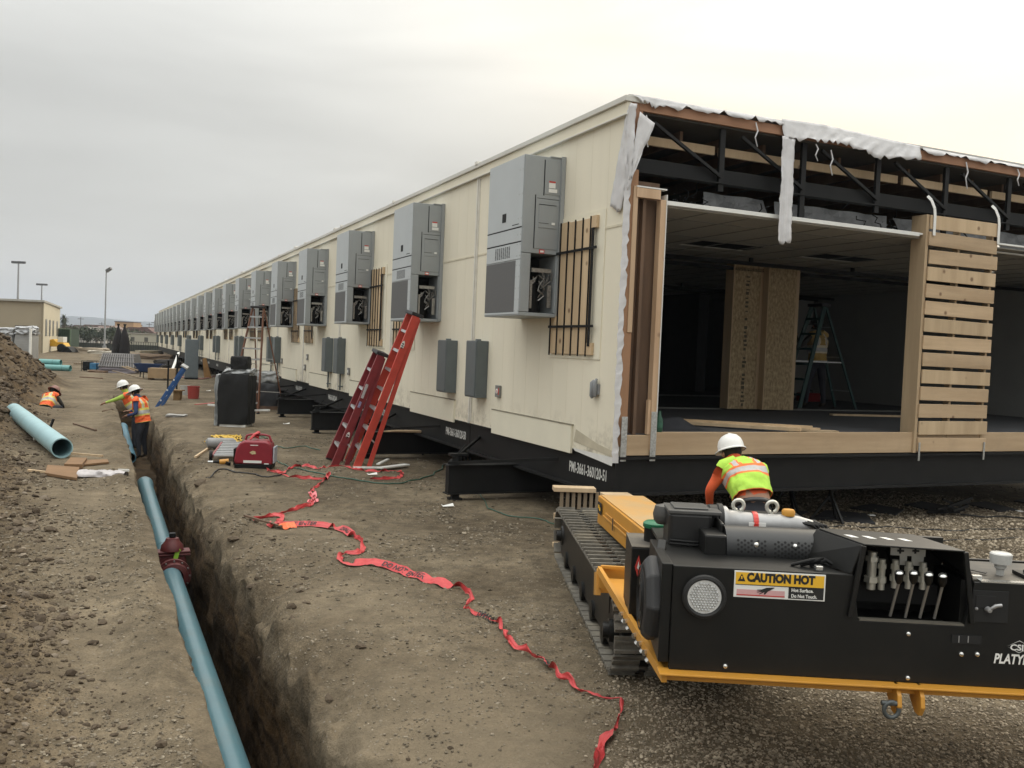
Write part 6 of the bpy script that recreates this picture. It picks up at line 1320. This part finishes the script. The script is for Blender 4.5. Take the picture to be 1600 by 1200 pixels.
w=MB(); w.add([(.64,-.36,.0),(.95,-.2,.0),(.60,-.1,1.05),(.52,-.36,1.0),(.66,-.34,.0),(.97,-.18,.0),(.62,-.08,1.05),(.54,-.34,1.0)],[(0,1,2,3),(7,6,5,4),(0,1,5,4),(1,2,6,5),(2,3,7,6),(3,0,4,7)]); tag(w.build('plywood_scrap',M('orange_plywood',(.35,.20,.08),.8),None,xf=Matrix.Translation((p.x,p.y+.3,p.z))),'orange-brown plywood scrap leaning against the crate','plywood')
# wheelbarrow
p=g3(228,600); p.y=43.; p.x=D(232,590,43).x; p.z=gh(p.x,43.); o=thing('wheelbarrow','blue wheelbarrow with dark frame beyond the trench workers','wheelbarrow',p,R(6))
w=MB(); bt=[(-.35,-.25),(.30,-.22),(.30,.22),(-.35,.25)]; tpz=[(-.62,-.38),(.72,-.34),(.72,.34),(-.62,.38)]
w.add([(x,y,.34) for x,y in bt]+[(x,y,.72) for x,y in tpz]+[(x*.96,y*.94,.72) for x,y in tpz]+[(x*.95,y*.9,.37) for x,y in bt],[(3,2,1,0),(0,1,5,4),(1,2,6,5),(2,3,7,6),(3,0,4,7),(4,5,9,8),(5,6,10,9),(6,7,11,10),(7,4,8,11),(8,9,13,12),(9,10,14,13),(10,11,15,14),(11,8,12,15),(12,13,14,15)]); w.build('tray',M('navy_tray',(.02,.045,.12),.4,var=.15,dirt=.15),o)
w=MB(); w.bar((.75,0,.2),(-.55,-.28,.36),.04,.04); w.bar((.75,0,.2),(-.55,.28,.36),.04,.04)
for s in (-1,1): w.bar((-.3,s*.25,.33),(-.32,s*.27,0),.03,.03)
w.build('frame',BLK2,o); w=MB(); 
for s in (-1,1): w.bar((-.55,s*.28,.36),(-1.15,s*.30,.55),.04,.04)
w.build('handle',WOODP,o); w=MB(); w.lathe([(.08,-.04),(.19,-.05),(.2,0),(.19,.05),(.08,.04),(.0005,.03)],(.75,0,.2),20,axis='Y'); w.build('wheel',BLK2,o,smooth=R(40))
w=MB(); w.bar((p.x-1.1,p.y-1.4,.35),(p.x+.4,p.y-1.6,.05),.10,.04); tag(w.build('loose_timber',M('weathered_wood',(.22,.17,.115)),None),'grey loose timber sloping below the blue wheelbarrow','timber')
# plastic core stack (ribbed grey pyramid) and two dark tied bundles
p=D(188,582,48); p.z=gh(p.x,48); o=thing('ribbed_pallet_load','tapered grey ribbed pallet load standing on the bare soil far away','pallet load',p,R(0))
w=MB(); w.hexa([(-.98,-.5,.28),(.95,-.5,.28),(.95,.6,.28),(-.98,.6,.28),(-.82,-.3,1.02),(.82,-.3,1.02),(.8,.5,1.02),(-.8,.5,1.02)]); w.build('load_core',M('mid_grey_load',(.16,.155,.15),.8,var=.1),o); w=MB()
for i in range(15): t=i/14; w.bar((-.93+1.84*t,-.52,.3),(-.79+1.57*t,-.33,1.0),.045,.04)
for zz in (.35,.6,.85): w.bar((-.95,-.55+.3*(zz-.3),zz),(.93,-.55+.3*(zz-.3),zz),.03,.03)
w.build('pale_rib',M('pale_rib',(.34,.33,.33),.7),o); w=MB(); lump(w,-1.02,1.0,-.55,.6,.0,.27,44,amp=.08); w.build('base_wrap',M('lilac_grey_wrap',(.17,.15,.165),.6,var=.15),o,smooth=R(50))
for i,(px,l) in enumerate(((184,'left dark upright tied bundle standing beyond the ribbed load'),(194,'right dark upright tied bundle standing beyond the ribbed load'))):
    p=D(px,553,56); p.z=gh(p.x,56); w=MB(); P=[Vector((0,0,z)) for z in np.linspace(0,1.95,14)]; w.tube(P,[.30,.34,.33,.31,.30,.29,.27,.25,.22,.18,.14,.09,.05,.10],14)
    me=w.v; w.v=[(x*(1+.35*float(fbm(np.float64(math.atan2(y,x)*3),np.float64(z*1.2),60+i,3))),y*(1+.3*float(fbm(np.float64(x*9),np.float64(z*3),61+i,2))),z+.75) for x,y,z in w.v]
    o=thing('upright_bundle',l,'bundle',p); w.build('dark_cloth',M('near_black_netting',(.014,.012,.012),.9),o,smooth=R(50)); w=MB(); w.box((-.35,-.3,0),(.35,.3,.12))
    for s in (-.25,0,.25): w.cyl((s,0,.1),(s*.8,0,.85),.035,n=8)
    w.build('stand',BLK2,o)
w=MB(); p=D(172,553,55); z=gh(p.x,55); w.bar((p.x,55,z),(p.x+.55,55,z+1.5),.05,.05); tag(w.build('leaning_pole',BLK2,None),'dark pole leaning against the left upright bundle','pole')
# blue machine
p=g3(136,581); o=thing('blue_compressor','small blue and black engine unit on the open soil','engine unit',(p.x,48.,gh(p.x,48.)),R(0)); w=MB(); w.box((-.05,-.25,.1),(.32,.25,.45)); w.build('blue_body',M('mid_blue_paint',(.04,.16,.30),.5,var=.2),o,bevel=.03); w=MB(); w.box((-.42,-.25,.08),(-.06,.25,.5)); w.tube([(-.45,-.3,0),(-.45,-.3,.55),(.36,-.3,.55),(.36,-.3,0)],.02,6); w.tube([(-.45,.3,0),(-.45,.3,.55),(.36,.3,.55),(.36,.3,0)],.02,6); w.build('engine_frame',BLK2,o); w=MB(); w.lathe([(.0005,-.03),(.12,-.02),(.12,.02),(.0005,.03)],(-.28,-.3,.14),14,axis='Y'); w.build('engine_wheel',BLK2,o)
def rock_lump(name,l,cat,px,py,sx,sy,sz,mat,Y=None,seed=0):
    p=Gp(px,py); 
    if Y: p=D(px,py,Y)
    z=gh(p.x,p.y); w=lump(MB(),-sx/2,sx/2,-sy/2,sy/2,0,sz,seed,n=8,amp=.15*min(sx,sz*3)); return tag(w.build(name,mat,None,smooth=R(60),xf=Matrix.Translation((p.x,p.y,z-.02))),l,cat)
rock_lump('debris_heap','small dark debris heap right of the blue engine unit','debris',153,582,.9,.5,.12,WOODD,seed=81)
stick('long timber lying on the soil beyond the blue engine unit',(118,570),(172,568),wd=.25,h=.18,mat=M('weathered_wood',(.22,.17,.115)),name='long_timber',cat='timber')
stick('thin reddish pipe lying across the middle soil',(125,590),(160,592),wd=.08,h=.05,mat=M('rusty_pipe',(.12,.06,.04),.8),name='rusty_pipe',cat='pipe')
stick('pale rolled tarp lying by the far end of the cream building',(215,556),(252,555),wd=.5,h=.45,mat=M('tan_roll',(.40,.35,.27),.8),name='rolled_tarp',cat='roll',lift=.3)
rock_lump('pale_sheet_heap','pale crumpled sheet heap on the ground beyond the soil, centre left','sheet heap',163,553,3.2,1.,.3,M('pale_heap',(.45,.42,.36),.8),seed=82)
rock_lump('pale_sheet_heap','pale sheet heap right of the dark upright bundles','sheet heap',237,548,4,1.5,.5,M('pale_heap',(.45,.42,.36),.8),seed=83)
rock_lump('timber_heap','low brown timber heap behind the blue wheelbarrow','timber heap',238,562,3.5,1.,.45,M('brown_heap',(.17,.12,.08),.9),seed=84)
rock_lump('timber_heap','pale and brown timber heap left of the light pole','timber heap',130,551,5.,1.5,.55,M('pale_heap2',(.30,.25,.19),.9),seed=85)
rock_lump('scrap_heap','dark scrap heap under the far end of the cream building','scrap heap',262,575,1.6,1.,.5,M('dark_heap',(.04,.035,.03),.9),seed=86)
tag(MB().bar(g3(268,590)+Vector((0,0,.3)),g3(272,580)+Vector((.25,0,1.1)),.12,.1).build('white_downspout',WHITE,None),'white bent pipe leaning near the grey cabinet','pipe')
cord('slack pinkish tape strung behind the red bucket toward the black stack',[(270,588),(290,590),(312,593),(330,590),(345,588)],.03,M('pink_string',(.40,.18,.17),.6),.1,name='slack_tape',seed=20,cat='tape')
stick('thin red strip lying on the soil between the red bucket and black stack',(305,632),(335,630),wd=.08,h=.01,mat=TAPE,name='red_strip',cat='tape',lift=.01)
rock_lump('tool_scatter','small grey tool cluster on the soil right of the trench worker','tools',276,650,.5,.3,.07,M('grey_tools',(.30,.29,.27),.6,var=.5,scale=60),seed=87)
for px,py,l in ((323,611,'white paper scrap on soil right of the red bucket'),(443,664,'white paper scrap right of the black wrapped stack'),(575,745,'tiny pale stone-like scrap near the ladder feet'),(692,793,'pale chip on the soil below the near tow beam')):
    p=g3(px,py,.015); tag(MB().add([(0,0,0),(.14,.02,.01),(.12,.1,.035),(.0,.09,.0),(-.03,.05,.02)],[(0,1,2),(0,2,3,4)]).build('paper_scrap',WHITE,None,xf=Matrix.Translation(p)),l,'paper scrap')
# wrapped white pallets behind the spoil heap
WRP=M('white_plastic_wrap',(.36,.37,.38),.3,var=.25,scale=3,bump=.5,bscale=5); SLATG=M('grey_bundled_board',(.28,.28,.27),.6,var=.2,scale=6,stretch=(.1,1,12))
for i,(x0,x1,h_,l) in enumerate(((-10,27,2.15,'left plastic-wrapped pallet load behind the spoil heap'),(27,55,2.3,'right plastic-wrapped pallet load with pale corner in front of the beige building'))):
    a=D(x0,560,62); b=D(x1,560,62); z=gh(a.x,62)
    o=thing('wrapped_pallet',l,'pallet load',((a.x+b.x)/2,62,z)); hw=(b.x-a.x)/2-.03
    w=MB(); lump(w,-hw,hw,-.6,.6,.12,h_*.78,90+i,amp=.05); w.build('bundled_boards',SLATG,o,smooth=R(50)); w=MB(); lump(w,-hw-.02,hw+.02,-.65,.65,h_*.78,h_,94+i,amp=.25); w.build('wrap_top',WRP,o,smooth=R(60)); w=MB(); w.box((-hw,-.6,0),(hw,.6,.12)); w.build('pallet_base',WOODD,o)
    if i: w=MB(); w.box((hw-.06,-.68,.2),(hw+.06,-.55,h_*.95)); w.build('corner_guard',WHITE,o)
# beige building
BE=M('beige_stucco',(.34,.29,.205),.85,var=.04,scale=.6); BE2=M('light_beige_stucco',(.55,.50,.38),.85,var=.03,scale=.6)
a0=D(0,470,84); c=D(67,500,84); e=D(93,500,104)
o=thing('beige_building','beige flat-roofed building with roller door and narrow windows, far left','building',(c.x,c.y,0)); dr=Vector((e.x-c.x,e.y-c.y,0))
HB=4.75; w=MB(); X0=-28.
w.hexa([(X0,-.0,-.3),(0,0,-.3),(dr.x,dr.y,-.3),(X0+dr.x,dr.y,-.3),(X0,0,HB),(0,0,HB),(dr.x,dr.y,HB-.0),(X0+dr.x,dr.y,HB)]); w.build('wall',BE,o)
w=MB(); w.hexa([(X0-.2,-.25,HB),(.25,-.25,HB),(dr.x+.2,dr.y+.2,HB+.0),(X0+dr.x,dr.y,HB),(X0-.2,-.25,HB+.18),(.25,-.25,HB+.18),(dr.x+.2,dr.y+.2,HB+.18),(X0+dr.x,dr.y,HB+.18)]); w.build('roof',M('pale_roof_edge',(.38,.37,.33),.7),o)
nn=Vector((dr.y,-dr.x,0)).normalized(); ux=dr.normalized(); 
def quadw(t0,t1,z0,z1,off): p=ux*t0*dr.length+nn*off; q=ux*t1*dr.length+nn*off; return [(p.x,p.y,z0),(q.x,q.y,z0),(q.x,q.y,z1),(p.x,p.y,z1)]
w=MB(); P=quadw(0.005,.995,-.2,HB-.02,.01); Q=quadw(0.005,.995,-.2,HB-.02,.05); w.add(P+Q,[(0,1,2,3),(7,6,5,4),(0,1,5,4),(1,2,6,5),(2,3,7,6),(3,0,4,7)]); w.build('side_wall',BE2,o)
for t in (.10,.30,.50,.76): 
    P=quadw(t,t+.075,1.6,3.2,.052); Q=quadw(t,t+.075,1.6,3.2,.08); w=MB(); w.add(P+Q,[(0,1,2,3),(7,6,5,4),(0,1,5,4),(1,2,6,5),(2,3,7,6),(3,0,4,7)]); w.build('window',M('far_window_glass',(.10,.095,.08),.3),o)
w=MB(); xl=D(25,540,84).x-c.x; xr=D(57,540,84).x-c.x; w.box((xl,-.06,-.1),(xr,-.01,2.35)); w.build('roller_door',M('grey_roller_door',(.20,.20,.195),.6,var=.25,scale=3,stretch=(.2,1,5)),o)
w=MB(); w.box((xl-.1,-.09,2.35),(xr+.1,-.0,2.5)); w.build('door_lintel',M('dark_lintel',(.12,.10,.08),.8),o)
w=MB(); w.cyl((-.15,-.06,0),(-.15,-.06,HB),.05,n=6); w.build('downpipe',BE,o)
# container and yellow loader
p=D(91,552,100); o=thing('green_container','dark green container beside the beige building','container',(p.x-.1,103,gh(p.x,103)),R(4)); w=MB(); w.box((-1.1,-1.2,.1),(.42,1.2,2.4)); 
for i in range(7): w.box((-1.05+i*.2,-1.24,.2),(-.95+i*.2,-1.2,2.3))
w.build('container_shell',M('dark_green_steel',(.02,.045,.025),.6),o); w=MB(); w.box((.36,-1.26,.1),(.5,-1.2,2.35)); w.box((-1.15,-1.26,2.35),(.5,-1.2,2.45)); w.build('container_edge',M('pale_green_steel',(.14,.2,.14),.6),o)
p=D(89,552,92); o=thing('yellow_loader','small yellow loader parked by the beige building','loader',(p.x,92,gh(p.x,92)),R(0)); w=MB(); w.prism([(-.9,.5),(-.7,1.15),(-.1,1.3),(.2,1.0),(.9,.95),(1.1,.55)],-.6,.6); w.build('loader_body',M('loader_yellow',(.70,.40,.03),.5),o,bevel=.04)
w=MB()
for x in (-.9,.75):
    w.lathe([(.0005,-.75),(.3,-.75),(.42,-.7),(.42,-.45),(.3,-.4),(.0005,-.4)],(x,0,.42),18,axis='Y')
w.build('loader_wheel',BLK2,o); w=MB(); w.hexa([(1.2,-.7,.0),(1.9,-.7,.05),(1.9,.7,.05),(1.2,.7,.0),(1.15,-.7,.6),(1.5,-.7,.5),(1.5,.7,.5),(1.15,.7,.6)]); w.box((-1.9,-.6,.1),(-1.35,.6,.6)); w.build('bucket',BLK2,o); w=MB(); w.box((.25,-.4,1.0),(.8,.4,1.55)); w.build('seat_guard',WHITE,o)
# poles
GP=M('galvanised_pole',(.30,.31,.32),.5,var=.05)
p=D(163,550,109); o=thing('street_lamp','tall grey light pole with single angled head in the middle of the yard','light pole',(p.x,109,gh(p.x,109))); w=MB(); w.cyl((0,0,0),(0,0,9.6),.11,.07,n=10); w.cyl((0,0,0),(0,0,.6),.22,n=12); w.build('pole',GP,o,smooth=R(50)); w=MB(); w.bar((0,0,9.45),(.38,0,9.7),.12,.10); w.build('arm',GP,o); w=MB(); w.hexa([(.08,-.25,9.45),(.62,-.25,9.85),(.62,.25,9.85),(.08,.25,9.45),(-.02,-.25,9.75),(.50,-.25,10.1),(.50,.25,10.1),(-.02,.25,9.75)]); w.build('lamp_head',M('dark_lamp_head',(.10,.10,.10),.5),o)
for i,(px,py,pb,Yd,n,l) in enumerate(((29,408,552,200,4,'taller stadium light mast with a row of floodlights behind the beige building'),(66,443,552,250,4,'shorter distant stadium light mast behind the beige building corner'))):
    t=D(px,py,Yd); b=D(px-3,552,Yd); o=thing('floodlight_mast',l,'floodlight mast',(b.x,Yd,-.3)); h=t.z+.3; dx=0; w=MB(); w.cyl((0,0,0),(dx,0,h),.30,.16,n=8); w.build('pole',GP,o,smooth=R(50)); w=MB(); w.box((-1.5,-.08,h-.55),(1.5,.08,h-.42)); w.build('crossbar',GP,o)
    for k in range(n*2): w=MB(); x=-1.35+k*2.7/(2*n-1); w.prism([(x-.16,h-.5),(x+.16,h-.5),(x+.2,h-.05),(x-.12,h-.0)],-.25,.2); w.build('floodlight',M('dark_lamp_head',(.10,.10,.10)),o)
# ---------------- far strip: trees, houses, vehicles ----------------
LEAFD=M('dark_foliage',(.030,.042,.022),.8,var=.4,scale=.8); LEAFM=M('olive_foliage',(.055,.065,.035),.8,var=.4,scale=.8); LEAFB=M('brown_brush',(.10,.075,.05),.9,var=.4,scale=.7); BARK=M('grey_bark',(.09,.075,.06),.9)
def tree(px,Yd,h,wd,mat,l,seed,name='tree',trunk=.35,n=420):
    b=D(px,549,Yd); z=-.05; o=thing(name,l,name.replace('_',' '),(b.x,Yd,z),group='far trees and brush'); rs=np.random.default_rng(seed)
    w=MB(); w.tube([(0,0,0),(.1,0,h*.3),(0,.1,h*.6),(.1,0,h*.85)],[h*.035,h*.028,h*.018,h*.006],7)
    for k in range(5): a=k*1.3+seed; w.tube([(0,0,h*(.3+.08*k)),(math.cos(a)*wd*.3,math.sin(a)*wd*.3,h*(.5+.09*k))],[h*.014,h*.005],5)
    w.build('trunk',BARK,o)
    nb=7; bl_=[(rs.uniform(-.33,.33)*wd,rs.uniform(-.33,.33)*wd,h*rs.uniform(trunk+.1,.85),rs.uniform(.18,.32)*wd) for _ in range(nb)]; w=MB()
    for i in range(n):
        cx,cy,cz,r=bl_[rs.integers(nb)]; d=rs.normal(size=3); d/=np.linalg.norm(d); rr_=r*rs.uniform(.5,1.08); c_=np.array([cx,cy,cz])+d*rr_*np.array([1,1,.75]); c_[2]=min(max(c_[2],h*.06),h*1.02); s=h*rs.uniform(.05,.12)
        A=rs.normal(size=(3,3)); A/=np.linalg.norm(A,axis=1)[:,None]; w.add([tuple(c_+A[0]*s),tuple(c_+A[1]*s),tuple(c_+A[2]*s)],[(0,1,2)])
    w.build('crown',mat,o)
spec=[(108,150,3.9,4.5,1),(118,160,3.2,5,2),(127,175,4,6,0),(135,150,3.6,4,1),(141,170,3.4,5,0),(150,135,3.7,5.5,0),(157,142,3.3,4,0),(172,150,3.9,4.5,0),(179,160,3.4,4,2),(186,140,3,4,1),(213,190,3.8,6,1),(222,200,3.2,5,2),(232,210,3.6,5,0),(243,215,3.8,6,1),(202,205,3.6,6,0),(166,190,3.6,7,2),(104,190,4.2,7,0),(112,200,3.8,7,1)]
kindn={0:('dark bushy tree','tree'),1:('olive tree','tree'),2:('brown brush clump','brush')}
for i,(px,Yd,h,wd,k) in enumerate(spec):
    tree(px,Yd,h*.85,wd*.85,(LEAFD,LEAFM,LEAFB)[k],'far %s in the strip before the hills, %s from the left'%(kindn[k][0],'%s'%ORD[i].replace('nearest','first')) if 0 else 'far %s about %d metres off, %s of the light pole'%(kindn[k][0],Yd,('well left','left','just left','just right','right','well right')[min(5,max(0,int((px-100)/24)))]),i+3,name=kindn[k][1])
# palm
b=D(99,549,130); b.x=D(99.5,520,130).x; o=thing('palm_tree','shaggy palm rising just right of the beige building','palm tree',(b.x,130,-.1)); w=MB(); w.tube([(0,0,0),(.05,0,1.5),(0,0,3.3),(.1,0,4.2)],[.28,.22,.22,.26],9); w.build('trunk',BARK,o); rs=np.random.default_rng(5); w=MB()
for i in range(70):
    a=rs.uniform(0,6.28); el=rs.uniform(-1.2,1.2); L_=rs.uniform(.6,1.05); P=[Vector((0,0,4.2))]
    for k in range(4): t=(k+1)/4; P.append(Vector((math.cos(a)*L_*t*math.cos(el),math.sin(a)*L_*t*math.cos(el),4.2+L_*t*math.sin(el)-.35*t*t)))
    for k in range(4):
        sd_=Vector((-math.sin(a),math.cos(a),.0))*(.10*(1-k*.2)); w.add([P[k]-sd_,P[k]+sd_,P[k+1]+sd_*.8,P[k+1]-sd_*.8],[(0,1,2,3)])
w.build('fronds',LEAFD,o)
def house(px,Yd,wd,h,col,l,roofc=(.12,.09,.08),flat=False):
    b=D(px,549,Yd); o=thing('house',l,'house',(b.x,Yd,-.1)); mt=M('house_wall_%d'%px,col,.85,var=.05,scale=.5); w=MB(); w.box((-wd/2,0,0),(wd/2,5,h)); w.build('wall',mt,o)
    w=MB(); 
    if flat: w.box((-wd/2-.1,-.15,h),(wd/2+.1,5.1,h+.2))
    else: w.prism([(-wd/2-.3,h),(wd/2+.3,h),(wd/2*.6,h+1.1),(-wd/2*.6,h+1.1)],-.3,5.3)
    w.build('roof',M('house_roof_%d'%px,roofc,.8),o)
    for k in range(3): x=-wd*.32+k*wd*.32; w=MB(); w.box((x-.35,-.05,h*.4),(x+.35,-.01,h*.75)); w.build('window',M('far_window_glass',(.10,.095,.08),.3),o)
house(193,250,5.2,5.6,(.42,.27,.15),'tan flat-roofed house behind the two dark upright bundles',flat=True)
house(203,255,2.4,5.0,(.46,.33,.2),'tan house wing just right of the dark upright bundles',flat=True)
house(228,170,8,2.4,(.40,.38,.30),'low cream shed right of the tan house by the far yard',(.3,.28,.24),flat=True)
house(118,160,7,2.2,(.45,.43,.40),'low white house among brush left of the light pole',(.16,.14,.13))
house(134,185,8,2.6,(.35,.32,.28),'grey far house behind brush left of the light pole',(.14,.1,.09))
house(215,200,7,2.8,(.30,.24,.2),'brown far house right of the tan house',(.13,.08,.07))
house(237,205,8,3,(.38,.33,.28),'far house nearest the end of the cream building',(.15,.09,.07))
house(151,205,9,3,(.33,.3,.26),'far house just left of the light pole',(.17,.12,.1))
def car(px,Yd,col,l,hh=1.5,van=False,rz=0):
    b=D(px,552,Yd); o=thing('parked_car',l,'car',(b.x,Yd,gh(b.x,Yd) if Yd<150 else 0),rz,'vehicles parked at the far edge of the yard'); pm=M('car_paint_%d'%px,col,.3,var=.03); P=[(-2.2,.35),(-2.2,.8),(-1.5,.9),(-.9,hh),(.8 if not van else 2.0,hh),(1.5 if not van else 2.2,.9),(2.25,.8),(2.25,.35)]
    w=MB(); w.prism(P,-.85,.85); w.build('body',pm,o,bevel=.08); w=MB(); w.prism([(-1.35,.93),(-.85,hh-.06),(.75,hh-.06),(1.3,.93)],-.87,.87); w.build('window',M('car_glass',(.02,.025,.03),.1),o)
    for x in (-1.35,1.4):
        w=MB(); w.lathe([(.0005,-.88),(.32,-.88),(.32,-.7),(.0005,-.7)],(x,0,.32),16,axis='Y'); w.lathe([(.0005,.7),(.32,.7),(.32,.88),(.0005,.88)],(x,0,.32),16,axis='Y'); w.build('wheel',BLK2,o)
car(128,168,(.3,.3,.3),'silver car parked left of the light pole'); car(146,170,(.12,.13,.14),'dark car parked nearer the light pole'); car(157,176,(.4,.4,.39),'white van parked just left of the light pole',2.1,True); car(212,172,(.3,.29,.28),'pale car parked right of the tan house'); car(117,165,(.06,.06,.07),'black car parked at the yard edge, leftmost of the row')
w=MB(); 
a=D(104,549,112);b=D(250,549,112)
for i in range(40):
    x=a.x+(b.x-a.x)*i/39; w.cyl((x,112,-.1),(x,112,1.2),.03,n=6)
w.bar((a.x,112,1.2),(b.x,112,1.2),.04,.04); 
o=thing('mesh_fence','low dark mesh fence along the far edge of the yard','fence',(0,0,0)); w.build('fence_post',BLK2,o); w=MB(); w.box((a.x,111.98,0),(b.x,112.02,.85)); w.build('fence_screen',M('dark_screen',(.045,.05,.042),.9,var=.4,scale=.5),o)
for px,Yd,h in ((125,240,6.5),(158,250,5.5),(232,260,6),(240,250,6.5),(246,255,5.5)):
    b=D(px,549,Yd); o=thing('utility_pole','thin far utility pole above the roofs, %s'%{125:'left of the light pole',158:'just left of the light pole',232:'leftmost of three near the building end',240:'tallest near the building end',246:'closest to the building end'}[px],'utility pole',(b.x,Yd,-.2)); w=MB(); w.cyl((0,0,0),(0,0,h),.12,.08,n=6); w.build('pole',BARK,o); w=MB(); w.box((-.8,-.05,h-.6),(.8,.05,h-.48)); w.build('crossarm',BARK,o)
w=MB(); rs=np.random.default_rng(8)
xs_=np.linspace(-1600,100,160); vs=[];fs=[]
for i,x in enumerate(xs_):
    px=800+1404*x/2600; t=np.interp(px,[0,90,110,160,200,245,330,420,600],[500,494,494,497,501,504,512,520,530])
    top=D(px,t,2600).z+2.2*float(fbm(np.float64(x*.012),np.float64(0),400,4))+1.0*float(fbm(np.float64(x*.06),np.float64(0),410,3))
    for j in range(9):
        k=j/8; vs.append((x,2600-900*(1-k)*(1+.1*float(fbm(np.float64(x*.006),np.float64(k*4),405,3))),-6+(top+6)*k**.8*(1+.06*float(fbm(np.float64(x*.01),np.float64(k*5),406,3))*(1-k))))
    vs.append((x,3200,-6.))
for i in range(len(xs_)-1):
    for j in range(9): q=i*10+j; fs.append((q,q+10,q+11,q+1))
w.add(vs,fs); o=w.build('hills',M('dry_hillside',(.055,.06,.055),.95,var=.3,scale=.01),None,smooth=R(80)); o['kind']='structure'
# haze
HZ=True
if HZ:
    w=MB(); w.box((-1900,-60,-9),(1200,3400,95)); hz=w.build('haze',bpy.data.materials.new('haze_air'),None); hz['kind']='stuff'
    mt=hz.data.materials[0]; mt.use_nodes=True; t=mt.node_tree; t.nodes.clear(); ou=t.nodes.new('ShaderNodeOutputMaterial'); v=t.nodes.new('ShaderNodeVolumePrincipled'); v.inputs['Color'].default_value=(.74,.83,.98,1); v.inputs['Density'].default_value=.00026; v.inputs['Anisotropy'].default_value=.2; t.links.new(v.outputs[0],ou.inputs['Volume'])
